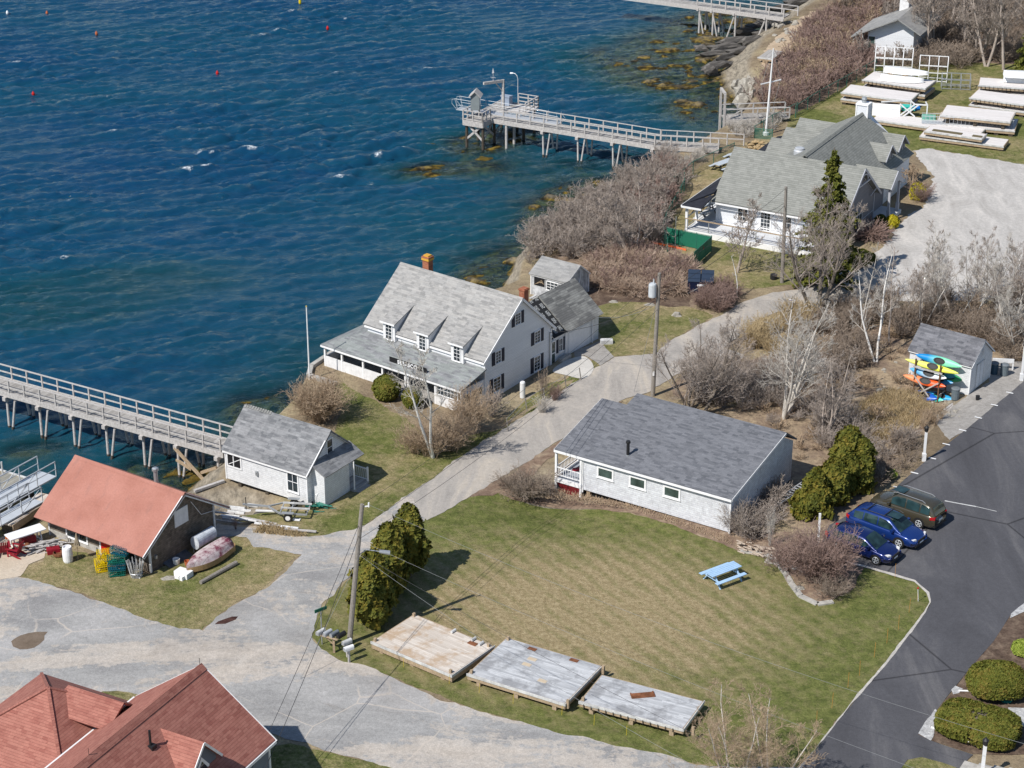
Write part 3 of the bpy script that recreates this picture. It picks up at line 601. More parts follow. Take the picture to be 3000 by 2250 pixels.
sheet('rust_stain',[(631,1830),(640,1822),(680,1807),(697,1807),(690,1816),(660,1828)],.026,m_mix('rust_brown_debris',[(.3,(.04,.02,.018)),(.7,(.10,.05,.04))],3,None,(.6,1.3),.5),.04,33)
sheet('boathouse_slabs',[(0,1575),(60,1560),(110,1580),(140,1600),(130,1635),(85,1655),(60,1690),(0,1700),(-100,1680),(-100,1580)],.030,m_mix('tan_concrete_slabs',[(.3,(.46,.38,.29)),(.6,(.54,.46,.37)),(.75,(.30,.27,.22))],.5,None,(.85,1.1),.2),.1,34)
sheet('boathouse_slipway',[(440,1690),(560,1600),(629,1572),(640,1500),(760,1548),(700,1600),(560,1640)],.024,MPAD,.1,35) if False else None
sheet('corner_lawn',[(786,2190),(850,2180),(950,2205),(1150,2255),(1200,2400),(700,2500),(786,2250)],.026,MYARD,.15,36)
sheet('courtyard_grass',[(225,2060),(300,2030),(420,2035),(430,2060),(350,2110),(240,2080)],.026,MVERGE,.2,37)
sheet('median_lawn',[(2634,2262),(2660,2228),(2700,2220),(2760,2236),(2815,2256),(2780,2420),(2560,2420)],.044,MYARD,.03,38)
sheet('shore_rubble',[(640,1560),(700,1520),(860,1566),(905,1574),(740,1545)],.018,m_mix('sandy_rubble',[(.3,(.30,.24,.17)),(.7,(.48,.40,.30))],1.5,None,(.6,1.3),.7),.15,39)
# parking stripes
mbp=MB()
for a in [(2772,1303),(2731,1344),(2679,1387),(2628,1429),(2820,1262),(2866,1225),(2913,1188),(2958,1152)]:
    p=G(*a,.0); d=off((0,0,0),-30,1,0); n=off((0,0,0),60,1,0)
    mbp.obox((p.x,p.y,.044),(d.x,d.y,0),(n.x,n.y,0),-.25,.25,-.06,.06,0,.004)
tag(mesh_obj('parking_marks',mbp,M['whitetrim']),kind='structure')
mbp=MB()
pts=[(2768,1467),(2810,1475),(2860,1484),(2920,1498),(3000,1530)]
for i in range(len(pts)-1):
    a,b=G(*pts[i],.044),G(*pts[i+1],.044); 
    if i<3: mbp.beam(a,b,.11 if i<2 else .05,.004)
tag(mesh_obj('faded_line',mbp,M['offwhite']),kind='structure')
# ================= building helpers =================
def cfl(mb,o,face,a,b,y0,y1,z0,z1):
    """box on a wall. face 'f': y=o plane facing -y, a..b along x ; 'r': x=o plane facing +x, a..b along y; 'l','b' likewise"""
    if face=='f': return mb.box(a,b,o-y1,o-y0,z0,z1)
    if face=='b': return mb.box(a,b,o+y0,o+y1,z0,z1)
    if face=='r': return mb.box(o+y0,o+y1,a,b,z0,z1)
    if face=='l': return mb.box(o-y1,o-y0,a,b,z0,z1)
def window(P_,o,face,a,b,z0,z1,nx=1,ny=2,fw=.08,frame='whitetrim',pane='glass',shut=None,mw=.03,label=None,name='window'):
    f=MB(); d=.05
    cfl(f,o,face,a-fw,b+fw,0,d,z0-fw,z0); cfl(f,o,face,a-fw,b+fw,0,d,z1,z1+fw); cfl(f,o,face,a-fw,a,0,d,z0,z1); cfl(f,o,face,b,b+fw,0,d,z0,z1)
    cfl(f,o,face,a-fw-.03,b+fw+.03,d,d+.03,z0-fw-.02,z0-fw+.03)
    for i in range(1,nx): x=a+(b-a)*i/nx; cfl(f,o,face,x-mw/2,x+mw/2,.012,d-.008,z0,z1)
    for i in range(1,ny): z=z0+(z1-z0)*i/ny; cfl(f,o,face,a,b,.012,d-.012,z-mw/2,z+mw/2)
    w=part(name,f,M[frame],P_,label); g=MB(); cfl(g,o,face,a,b,.002,.010,z0,z1); part('pane',g,M[pane],w)
    if shut:
        sw,m=shut
        for x0,x1 in((a-fw-sw-.01,a-fw-.01),(b+fw+.01,b+fw+sw+.01)):
            s=MB(); cfl(s,o,face,x0,x1,0,.04,z0-fw,z1+fw)
            for k in range(9):
                z=z0+(z1-z0)*(k+.5)/9; cfl(s,o,face,x0+.04,x1-.04,.04,.05,z-.03,z+.02)
            part('shutter',s,M[m],w)
    return w
def gable_box(L0,L1,W0,W1,zb,ze0,ze1,yr,zr):
    """walls as a prism with gable profile running along x"""
    return MB().prism([(W0,zb),(W1,zb),(W1,ze1),(yr,zr),(W0,ze0)],'x',L0,L1)
def gable_roof(x0,x1,ys,zs,yr,zr,yb,zb,t=.12):
    m=MB(); m.slab([(x0,ys,zs),(x1,ys,zs),(x1,yr,zr),(x0,yr,zr)],t); m.slab([(x0,yr,zr),(x1,yr,zr),(x1,yb,zb),(x0,yb,zb)],t)
    return m
def ridge_cap(x0,x1,y,z,w=.16):
    m=MB(); m.prism([(y-w,z-.10),(y,z+.035),(y+w,z-.10),(y,z-.01)],'x',x0,x1); return m
# ================= bait house =================
def bait():
    T=thing('bait_house','small white shingled house with dark grey roof at the long pier root','shed',G(902,1482),-33)
    W=part('wall',gable_box(-6.5,0,0,4.6,.12,2.24,2.24,2.33,4.18),M['cedarw'],T)
    # opened window hole at the left end (dark void with posts)
    h=MB(); cfl(h,0,'f',-6.32,-5.25,.002,.012,1.12,2.12); part('open_window',h,M['void'],T)
    h=MB(); cfl(h,0,'f',-6.4,-6.3,.0,.05,1.05,2.2); cfl(h,0,'f',-5.27,-5.17,0,.05,1.05,2.2); cfl(h,0,'f',-6.3,-5.27,0,.05,2.1,2.2); cfl(h,0,'f',-6.3,-5.27,0,.05,1.03,1.12); cfl(h,0,'f',-5.86,-5.8,0,.05,1.12,2.1)
    h.beam((-6.25,-.02,1.2),(-5.3,-.02,1.75),.04); part('window_frame',h,M['whitetrim'],T)
    window(T,0,'f',-1.48,-.72,.72,2.0,2,2,.09)
    window(T,0,'r',2.1,2.62,2.55,3.6,1,2,.07)
    ry=M['roof_bait']
    r=part('roof',gable_roof(-6.68,.22,-.2,2.16,2.33,4.30,4.86,2.16),ry,T); part('ridge_cap',ridge_cap(-6.68,.22,2.33,4.30),M['roof_bait'],r)
    tr=MB(); tr.box(-6.6,.14,-.17,-.03,2.0,2.14); tr.box(-.03,.04,-.03,.06,.1,2.1); tr.box(-6.54,-6.46,-.04,.05,.1,2.1)
    for a,b in(((.16,-.2,2.10),(.16,2.33,4.2)),((.16,2.33,4.2),(.16,4.86,2.08))): tr.beam(a,b,.06,.14)
    part('trim',tr,M['whitetrim'],T)
    # lean-to entry
    e=MB(); e.add([(0.0,.5,-.2),(.98,.5,-.2),(.98,.5,2.05),(0,.5,2.6),(0.0,3.0,-.2),(.98,3.0,-.2),(.98,3.0,2.05),(0,3.0,2.6)],[(0,1,2,3),(7,6,5,4),(1,5,6,2),(0,3,7,4),(0,4,5,1),(3,2,6,7)])
    part('entry_wall',e,M['cedarw'],T)
    er=MB(); er.slab([(0.0,.38,2.74),(0.0,4.35,2.74),(1.18,4.35,2.12),(1.18,.38,2.12)],.09); part('entry_roof',er,ry,T)
    p=MB(); p.box(.0,1.35,3.0,4.55,.02,.16); part('porch_floor',p,M['deckgrey'],T)
    s=MB(); s.box(1.35,1.65,3.1,4.3,-.1,.06); s.box(0,.98,3.01,4.5,-.15,.02); part('step',s,M['deckgrey'],T)
    rl=MB(); rl.box(1.24,1.34,4.42,4.52,.16,1.15); rl.box(.05,1.3,4.44,4.5,.98,1.05); rl.box(.05,1.3,4.45,4.49,.25,.30)
    for k in range(7): x=.12+k*.16; rl.box(x,x+.03,4.455,4.485,.3,.98)
    rl.box(1.26,1.32,3.06,3.12,.16,2.1) ; part('railing',rl,M['whitetrim'],T)
    for x,y in((-5.6,.3),(-3.4,.3),(-5.6,4.2),(-3.4,4.2),(-1.2,.3)):
        q=MB(); q.box(x-.13,x+.13,y-.13,y+.13,-2.2,.12); part('foundation_post',q,M['timberdark'],T)
    q=MB(); q.box(-6.45,-.1,.25,4.4,-.02,.11); part('floor_beam',q,M['timberdark'],T)
    q=MB(); cfl(q,0,'f',-4.0,-3.86,.03,.14,1.05,1.35); q.box(-3.98,-3.88,-.16,-.1,1.2,1.3); part('wall_lamp',q,M['metal'],T)
    ro=MB()
    for i in range(11): ro.prism([(2.15,4.24),(2.35,4.39),(2.5,4.25)],'x',-6.6+i*.2,-6.47+i*.2)
    part('loose_ridge_shingle',ro,M['roof_old'],r)
bait()
# ================= boathouse =================
def boathouse():
    T=thing('boathouse','brown shingled boathouse with salmon roof and red door by the yellow and green lobster traps','boathouse',G(443,1677),-34)
    part('wall',gable_box(-8.2,0,0,5.6,-1.2,1.85,2.05,2.95,3.86),M['cedarbrown'],T)
    f=MB(); f.box(-8.22,-3.95,-.03,.06,-1.2,.42); part('foundation',f,M['concrete'],T)
    r=part('roof',gable_roof(-8.6,.3,-.8,1.46,2.95,4.02,6.7,1.46,.10),M['roof_boat'],T); part('ridge_cap',ridge_cap(-8.6,.3,2.95,4.02,.2),M['roof_boat'],r)
    t=MB()
    for a,b in(((.27,-.8,1.38),(.27,2.95,3.93)),((.27,2.95,3.93),(.27,6.7,1.38))): t.beam(a,b,.06,.2)
    t.box(-.06,.05,-.05,.06,-.3,1.8); t.box(-.02,.06,5.5,5.62,-.3,2.0)
    part('trim',t,M['white'],T); part('corner_board',MB().box(-8.26,-8.16,-.05,.06,-.2,1.8),M['white'],T)
    t=MB(); t.box(-7.3,-.9,-.12,-.02,1.30,1.42); t.box(-4.02,-3.9,-.07,.05,-.1,1.35); t.box(-3.12,-3.02,-.07,.05,-.1,1.35); part('fascia',t,M['whitetrim'],T)
    d=MB(); cfl(d,0,'f',-3.9,-3.12,.0,.05,-.15,1.3); dd=part('door',d,M['redpaint'],T)
    d=MB(); cfl(d,0,'f',-3.22,-3.18,.05,.1,.45,.52); part('handle',d,M['black'],dd)
    window(T,0,'f',-6.7,-5.1,.42,1.28,2,1,.10); window(T,0,'f',-1.9,-1.2,.3,1.1,1,1,.07)
    q=MB(); cfl(q,0,'r',2.2,3.35,.0,.05,1.95,3.0); part('loft_hatch',q,M['white'],T)
    q=MB(); q.box(.02,.12,.35,.5,.75,.95); part('electric_meter',q,M['metal'],T)
    q=MB(); q.tube([(.28,5.9,1.7),(.1,4.4,1.9),(.1,3.6,3.1)],.02,5); part('cable',q,M['white'],T)
    st=MB(); st.lathe([(.13,0),(.13,.8),(.2,.8),(.2,.95),(.12,1.0)],10,(-3.6,4.6,2.9)); part('stove_pipe',st,M['metal'],T)
boathouse()
# ================= main house =================
def main_house():
    T=thing('main_house','large white clapboard house with three dormers, black shutters, long front porch and tarpaper patched ell','house',G(1614,1068),-38)
    fw,be=-7.54,0.0
    x0=-10.9
    zr=6.3; yr=-3.55
    part('wall',gable_box(x0+.25,0,fw,be,-1.2,2.95,2.95,yr,6.12),M['clap'],T)
    r=part('roof',gable_roof(x0,.22,fw-.22,2.92,yr,zr,be+.30,2.82,.12),M['roof_main'],T); part('ridge_cap',ridge_cap(x0,.22,yr,zr),M['roof_main'],r)
    t=MB()
    for a,b in(((.2,fw-.24,2.84),(.2,yr,6.21)),((.2,yr,6.21),(.2,.32,2.72))): t.beam(a,b,.05,.17)
    t.box(x0+.1,.1,fw-.2,fw-.02,2.68,2.80); t.box(-.02,.05,fw-.04,fw+.1,-1,2.9); t.box(-.02,.05,-.12,.04,-1,2.8)
    for a,b in((-7.7,-6.0),(-4.7,-2.9),(-1.7,-.3)): t.box(a,b,fw-.03,fw-.005,2.42,2.60)
    part('trim',t,M['whitetrim'],T)
    # dormers
    sl=(zr-2.95)/(yr-fw)
    for xd in(-8.95,-5.85,-2.75):
        a,b=xd,xd+1.1; zt=3.72; dpt=1.95; ztip=2.95+sl*dpt
        w=MB(); w.prism([(fw-.27,2.32),(fw-.27,zt-.05),(fw+dpt,ztip-.06),(fw+dpt,2.5)],'x',a,b); dm=part('dormer',w,M['white'],T)
        rr=MB(); rr.slab([(a-.12,fw-.45,zt-.03),(b+.12,fw-.45,zt-.03),(b+.12,fw+dpt+.25,ztip+.10),(a-.12,fw+dpt+.25,ztip+.10)],.07); part('dormer_roof',rr,M['roof_main'],dm)
        tt=MB(); tt.box(a-.12,b+.12,fw-.48,fw-.45,zt-.14,zt-.02); part('dormer_fascia',tt,M['whitetrim'],dm)
        window(T,fw-.27,'f',a+.28,b-.28,2.42,3.50,2,4,.06,mw=.022)
    # gable windows with shutters
    window(T,0,'r',-4.15,-3.6,4.42,5.22,2,4,.06,shut=(.33,'navy'),mw=.018)
    window(T,0,'r',-1.93,-1.33,2.28,3.13,2,4,.06,shut=(.34,'navy'),mw=.018)
    window(T,0,'r',-6.42,-5.82,2.48,3.33,2,4,.06,shut=(.34,'navy'),mw=.018) if False else window(T,0,'r',-6.35,-5.8,2.28,3.13,2,4,.06,shut=(.34,'navy'),mw=.018)
    window(T,0,'r',-6.6,-5.85,.2,1.2,2,4,.06,shut=(.34,'navy'),mw=.018)
    window(T,0,'r',-1.98,-1.33,.15,1.2,2,4,.06,shut=(.34,'navy'),mw=.018)
    # porch
    py=fw-2.72; px0=-12.75
    pr=MB(); pr.slab([(px0,py,1.68),(.15,py,1.68),(.15,fw+.02,2.36),(x0+.3,fw+.02,2.36),(x0+.3,fw+.6,2.36)][:4],.10)
    pr.slab([(px0,py,1.68),(x0+.3,fw+.02,2.36),(x0+.3,-1.2,2.36),(px0,-1.2,1.70)],.10)
    part('porch_roof',pr,M['roof_porch'],T)
    q=MB(); q.box(px0+.02,.12,py-.03,py+.03,1.50,1.62); q.box(px0-.02,px0+.04,py,-1.2,1.50,1.62); part('porch_fascia',q,M['whitetrim'],T)
    q=MB(); q.box(px0+.25,-.02,py+.25,fw,-.1,.12); q.box(px0+.25,x0+.3,fw,-1.3,-.1,.12); part('porch_floor',q,M['deckgrey'],T)
    part('porch_wall',MB().box(px0+.18,-7.1,py+.18,py+.28,-.6,.78).box(px0+.18,px0+.28,py+.28,-1.3,-.6,.78),M['white'],T); part('porch_wall',MB().box(-2.3,-.1,py+.18,py+.28,-.6,.78).box(-.1,0,py+.18,fw,-1.0,1.55),M['white'],T)
    for x in(px0+.23,-10.9,-8.9,-7.1,-5.0,-4.75,-2.3):
        q=MB(); q.box(x-.07,x+.07,py+.16,py+.3,-.1,1.56); part('porch_post',q,M['whitetrim'],T)
    for y in(-5.5,-3.2,-1.4):
        q=MB(); q.box(px0+.16,px0+.3,y-.07,y+.07,.1,1.56); part('porch_post',q,M['whitetrim'],T)
    window(T,fw,'f',-9.9,-7.9,.35,1.35,3,1,.07); window(T,py+.18,'f',-2.1,-.3,.8,1.5,6,2,.05,mw=.025,name='screen')
    q=MB(); cfl(q,0,'r',py+.5,fw-.35,.01,.05,.35,1.15); w_=part('side_window',q,M['glass'],T)
    q=MB(); cfl(q,0,'r',-9.2,-9.1,.01,.06,.3,1.2); cfl(q,0,'r',-9.85,-7.85,.01,.06,1.15,1.22); part('side_window_frame',q,M['whitetrim'],T)
    q=MB(); q.box(-7.0,-4.9,py-.5,py+.25,-.08,.05); q.box(-6.8,-5.0,py-1.1,py-.5,-.08,-.01);part('porch_step',q,M['concrete'],T)
    # name board on the porch roof
    sb=MB(); ys=py+.55; zs=1.68+.55*.25
    sb.box(-6.7,-3.35,ys-.04,ys,zs+.02,zs+.38); b=part('sign_board',sb,M['void'],T)
    sb=MB()
    for x in(-6.5,-5.0,-3.6): sb.beam((x,ys,zs+.3),(x,ys+.35,zs+.1),.03)
    part('sign_bracket',sb,M['metal'],b)
    cu=bpy.data.curves.new('sign_letters','FONT'); cu.body='SEBASCO'; cu.size=.40; cu.extrude=.012; cu.offset=.012; cu.align_x='CENTER'; cu.space_character=1.1
    to=bpy.data.objects.new('tmp',cu); COL.objects.link(to); dg=bpy.context.evaluated_depsgraph_get(); me=bpy.data.meshes.new_from_object(to.evaluated_get(dg)); bpy.data.objects.remove(to)
    me.materials.clear(); me.materials.append(M['whitetrim']); lo=bpy.data.objects.new('sign_lettering',me); COL.objects.link(lo); lo.parent=b; lo.location=(-5.05,ys-.055,zs+.06); lo.rotation_euler=(pi/2,0,0)
    # chimneys
    q=MB(); q.box(-9.3,-8.75,-3.0,-2.5,4.9,6.95); q.box(-9.35,-8.7,-3.05,-2.45,6.85,6.98); ch=part('chimney',q,M['brick'],r)
    q=MB(); q.box(-9.25,-8.8,-2.95,-2.55,6.98,7.08); q.box(-9.36,-8.69,-3.06,-2.44,6.7,6.86); part('chimney_cap',q,flat('ochre_chimney_cap',(.62,.34,.05)),ch)
    q=MB(); q.box(-.75,-.3,-2.75,-2.25,5.0,6.55); q.box(-.80,-.25,-2.8,-2.2,6.4,6.5); part('chimney',q,M['brick'],r)
    # ell (tarpaper roof) and garage wing behind
    q=MB().prism([(-.10-.0,-1),( -.10,2.05),(-2.55,3.95),(-4.9,2.05),(-4.9,-1)],'y',.0,5.9)
    # x profile prism in (x,z)
    E_=thing_child('ell',T)
    part('wall',q,M['white'],T)
    er=MB(); er.slab([(.12,.0,2.0),(.12,1.75,2.0),(-2.45,1.75,4.02),(-2.45,.0,4.02)],.08); er.slab([(-2.45,0,4.02),(-2.45,1.75,4.02),(-5.1,1.75,2.0),(-5.1,0,2.0)],.08); part('tarpaper_roof',er,M['tar'],T)
    gr=MB(); gr.slab([(.20,1.7,2.02),(.20,6.1,2.02),(-2.45,6.1,4.14),(-2.45,1.7,4.14)],.12); gr.slab([(-2.45,1.7,4.14),(-2.45,6.1,4.14),(-5.1,6.1,2.02),(-5.1,1.7,2.02)],.12); part('garage_roof',gr,M['roof_old'],T)
    q=MB(); cfl(q,-.1,'r',2.25,4.75,.0,.03,.0,1.65); part('garage_door',q,M['whitetrim'],T)
    q=MB(); cfl(q,-.1,'r',.15,.55,.0,.04,.0,1.6); dd=part('door',q,M['glassg'],T); q=MB(); cfl(q,-.1,'r',.08,.15,0,.06,0,1.68); cfl(q,-.1,'r',.55,.62,0,.06,0,1.68); cfl(q,-.1,'r',.08,.62,0,.06,1.6,1.7); cfl(q,-.1,'r',.15,.55,.04,.05,.7,.78); part('door_frame',q,M['whitetrim'],dd)
    window(T,-.1,'r',1.05,1.45,.62,1.55,2,2,.05,shut=(.24,'navy'),mw=.02)
    q=MB(); q.box(.1,.45,.75,1.85,.0,.28); part('planter',q,M['concrete'],T)
    q=MB(); q.box(-.05,.02,1.72,1.80,0,1.9); q.box(-.05,.02,5.0,5.08,0,1.95); part('corner_board',q,M['whitetrim'],T)
    q=MB(); q.tube([(.1,-.1,2.3),(.14,.1,2.0),(.1,-.05,1.8),(.12,.1,1.6)],.03,5); q.tube([(.05,-.25,2.6),(.05,-.25,0)],.03,5); part('service_cable',q,M['metal'],T)
def thing_child(*a): return None
main_house()
# concrete sea wall and terrace left of the house
q=MB()
def wallseg(mb,a,b,z0,z1,w=.3):
    A=G(*a,0);B=G(*b,0); mb.beam((A.x,A.y,(z0+z1)/2),(B.x,B.y,(z0+z1)/2),w,z1-z0)
for a,b in(((905,1105),(912,1078)),((912,1078),(985,1030)),((985,1030),(1100,965)),((905,1105),(985,1130))): wallseg(q,a,b,-2.4,.25,.35)
single('sea_wall',q,M['concrete'],'pale concrete sea wall holding the terrace at the water end of the white house','wall')
q=MB()
a=G(600+1390/3.687,1100,0)
# ================= studio shed =================
def studio():
    o=G(1690,873); T=thing('studio_shed','weathered white shed with a ragged open window at the water edge behind the tarpapered ell','shed',o,-35)
    part('wall',gable_box(-3.35,0,-1.35,1.65,-.7,1.75,1.55,.35,2.5),paint('peeling_white_paint',(.56,.57,.59),.35,.9,.2),T)
    part('roof',gable_roof(-3.5,.08,-1.5,1.72,.35,2.62,1.75,1.52,.08),M['roof_studio'],T)
    t=MB(); t.box(-3.42,.04,-1.45,-1.37,1.6,1.7); t.box(-3.38,-3.3,-1.39,-1.33,-.5,1.65); t.box(-.06,.03,-1.39,-1.3,-.5,1.65); t.box(-.05,.03,1.58,1.68,-.5,1.5)
    for a,b in(((.07,-1.5,1.66),(.07,.35,2.55)),((.07,.35,2.55),(.07,1.75,1.46))): t.beam(a,b,.04,.1)
    part('trim',t,M['whitetrim'],T)
    w=MB(); cfl(w,-1.35,'f',-3.05,-2.1,.005,.02,.85,1.5); h=part('window',w,M['void'],T); q=MB()
    for i in range(4): q.beam((-3.0+.2*i,-1.38,.9+.12*i),(-2.3+.05*i,-1.38,1.4-.1*i),.08,.03)
    part('torn_cladding',q,M['timbertan'],h)
    window(T,-1.35,'f',-1.85,-.85,.75,1.4,3,3,.05,mw=.03)
    q=MB(); cfl(q,-1.35,'f',-.45,-.08,.005,.02,.2,1.45); part('door',q,M['whitetrim'],T)
    q=MB(); q.box(-.75,-.65,-1.5,-1.36,1.15,1.35); part('wall_lamp',q,M['black'],T)
    q=MB(); q.tube([(.05,.4,2.3),(.06,.35,1.6),(.08,.1,1.0)],.025,5); part('cable',q,M['whitetrim'],T)
    q=MB()
    for x,y in((-3.2,-1.2),(-.2,-1.2),(-.2,1.5),(-3.2,1.5)): q.box(x-.12,x+.12,y-.12,y+.12,-1.6,-.6)
    part('foundation_post',q,M['concrete'],T)
    q=MB(); q.box(-3.4,-.3,-2.2,-1.5,-.05,.06); 
    st=MB()
    for i in range(9): st.box(-2.9+i*.3,-2.68+i*.3,-2.3,-1.45,.06,.1)
    single('board_walk',st,M['offwhite'],'row of white boards lying in front of the weathered shed','boardwalk',o,-35)
studio()
# ================= gray roofed cottage =================
def cottage():
    T=thing('cottage','long white shingled cottage with low slate grey roof and red lattice porch','cottage',G(2137,1563),-33)
    zb=.08; s=(3.95-2.5)/6.75
    w=MB().prism([(0,zb),(6.75,zb),(6.75,3.9),(0,2.46)],'x',-10.35,0); part('wall',w,M['cedarworn'],T)
    r=MB(); r.slab([(-10.5,-.22,2.46),(.16,-.22,2.46),(.16,6.95,2.46+s*7.17),(-10.5,6.95,2.46+s*7.17)],.10)
    r.slab([(-12.35,-.2,2.463),(-10.5,-.2,2.463),(-10.5,5.6,2.463+s*5.8),(-12.35,5.6,2.463+s*5.8)],.10)
    r.slab([(-10.5,6.95,2.46+s*7.17),(.16,6.95,2.46+s*7.17),(.16,8.6,2.9),(-10.5,8.6,2.9)],.10)
    rf=part('roof',r,M['roof_gray'],T)
    w=MB().prism([(6.76,zb),(8.4,zb),(8.4,2.8),(6.76,3.7)],'x',-10.35,-.02); part('rear_wall',w,M['cedarworn'],T)
    t=MB(); t.box(-12.35,.14,-.26,-.2,2.26,2.40); t.beam((.17,-.2,2.38),(.17,6.9,2.38+s*7.1),.04,.15); t.beam((-12.36,-.2,2.38),(-12.36,5.6,2.38+s*5.8),.04,.12); t.box(-.05,.04,-.05,.06,-.15,2.3); t.box(-10.42,-10.3,-.05,.06,-.1,2.3); part('trim',t,M['whitetrim'],T)
    for a in(-9.28,-6.98,-4.58): window(T,0,'f',a+.08,a+1.05,1.36,1.92,1,1,.12,pane='glassg')
    q=MB(); q.lathe([(.10,0),(.10,.85),(.15,.86),(.15,.93),(.13,1.0)],12,(-7.75,1.05,2.72)); sp_=part('stove_pipe',q,M['black'],T); q=MB(); q.lathe([(.13,0),(.12,.12)],12,(-7.75,1.05,2.66)); part('flashing',q,M['metal'],sp_)
    # porch
    q=MB(); q.box(-12.3,-10.35,-.1,5.4,.28,.42); part('porch_floor',q,planks('blue_grey_porch_floor',(.33,.36,.41),(.40,.43,.48),.12,'y'),T)
    q=MB(); q.box(-12.33,-10.4,-.16,-.1,.16,.46); q.box(-12.36,-12.3,-.1,5.4,.16,.46)
    for x,y in((-12.27,-.05),(-12.27,2.7),(-12.27,5.35),(-10.45,-.05)): q.box(x-.07,x+.07,y-.07,y+.07,-.75 if y<0 else -.3,2.35)
    part('porch_frame',q,M['whitetrim'],T)
    rl=MB()
    for z in(.62,1.15): rl.box(-12.2,-10.5,-.1,-.05,z,z+.05); rl.box(-12.3,-12.25,0,5.3,z,z+.05)
    for k in range(10): rl.box(-12.08+k*.17,-12.05+k*.17,-.09,-.06,.65,1.15)
    for k in range(31): rl.box(-12.29,-12.26,.1+k*.17,.13+k*.17,.65,1.15)
    part('railing',rl,M['whitetrim'],T)
    la=MB(); lm=paint('dark_red_lattice',(.20,.02,.025),.15,streak=False)
    for k in range(26):
        x=-12.2+k*.085
        for sgn in(1,-1):
            a=(x,-.10-.004*sgn,-.62 if sgn>0 else .14); b=(x+.76,-.10-.004*sgn,.14 if sgn>0 else -.62)
            xe=min(b[0],-10.5); f=(xe-a[0])/(b[0]-a[0])
            if f>.05: la.beam(a,(xe,a[1],a[2]+(b[2]-a[2])*f),.012,.035)
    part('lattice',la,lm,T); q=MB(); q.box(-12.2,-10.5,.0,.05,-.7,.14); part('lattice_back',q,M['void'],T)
    for x in(-10.0,-7.2):
        q=MB(); q.box(x-.12,x+.12,.1,.34,-.5,.1); part('foundation_post',q,M['timbertan'],T)
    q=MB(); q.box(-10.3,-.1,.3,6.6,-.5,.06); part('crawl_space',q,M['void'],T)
    q=MB(); q.beam((-11.9,1.3,.46),(-11.3,1.6,.62),.3,.12); q.box(-11.6,-11.2,2.2,2.6,.43,.75); part('red_porch_bundle',q,M['crimson'],T)
cottage()
# ================= kayak shed =================
def kshed():
    T=thing('kayak_shed','small pale shed with charcoal roof and kayaks racked along its side, beside the driveway','shed',G(2838,1152),-37)
    part('wall',gable_box(-4.65,0,0,3.3,-1.0,2.14,2.14,1.65,3.36),M['cedarw'],T)
    r=part('roof',gable_roof(-4.8,.15,-.16,2.04,1.65,3.48,3.46,2.04,.09),M['roof_shed'],T); part('ridge_cap',ridge_cap(-4.8,.15,1.65,3.48),M['roof_shed'],r)
    t=MB(); t.box(-.04,.03,-.03,.06,0,2.05); t.box(-.02,.03,3.24,3.33,0,2.0); t.box(-4.7,.1,-.14,-.02,1.94,2.0); t.beam((.14,-.16,1.98),(.14,1.65,3.4),.03,.1); t.beam((.14,1.65,3.4),(.14,3.46,1.98),.03,.1); part('trim',t,M['whitetrim'],T)
    q=MB(); cfl(q,0,'r',.95,2.0,.0,.04,.05,1.8); d=part('door',q,M['clap'],T); q=MB(); cfl(q,0,'r',1.46,1.49,.04,.06,.05,1.8); cfl(q,0,'r',.9,.95,0,.05,.02,1.86); cfl(q,0,'r',2.0,2.05,0,.05,.02,1.86); cfl(q,0,'r',.9,2.05,0,.05,1.8,1.86); part('door_frame',q,M['offwhite'],d)
    q=MB(); cfl(q,0,'r',1.55,1.8,0,.03,2.3,2.75); part('gable_vent',q,M['offwhite'],T)
kshed()
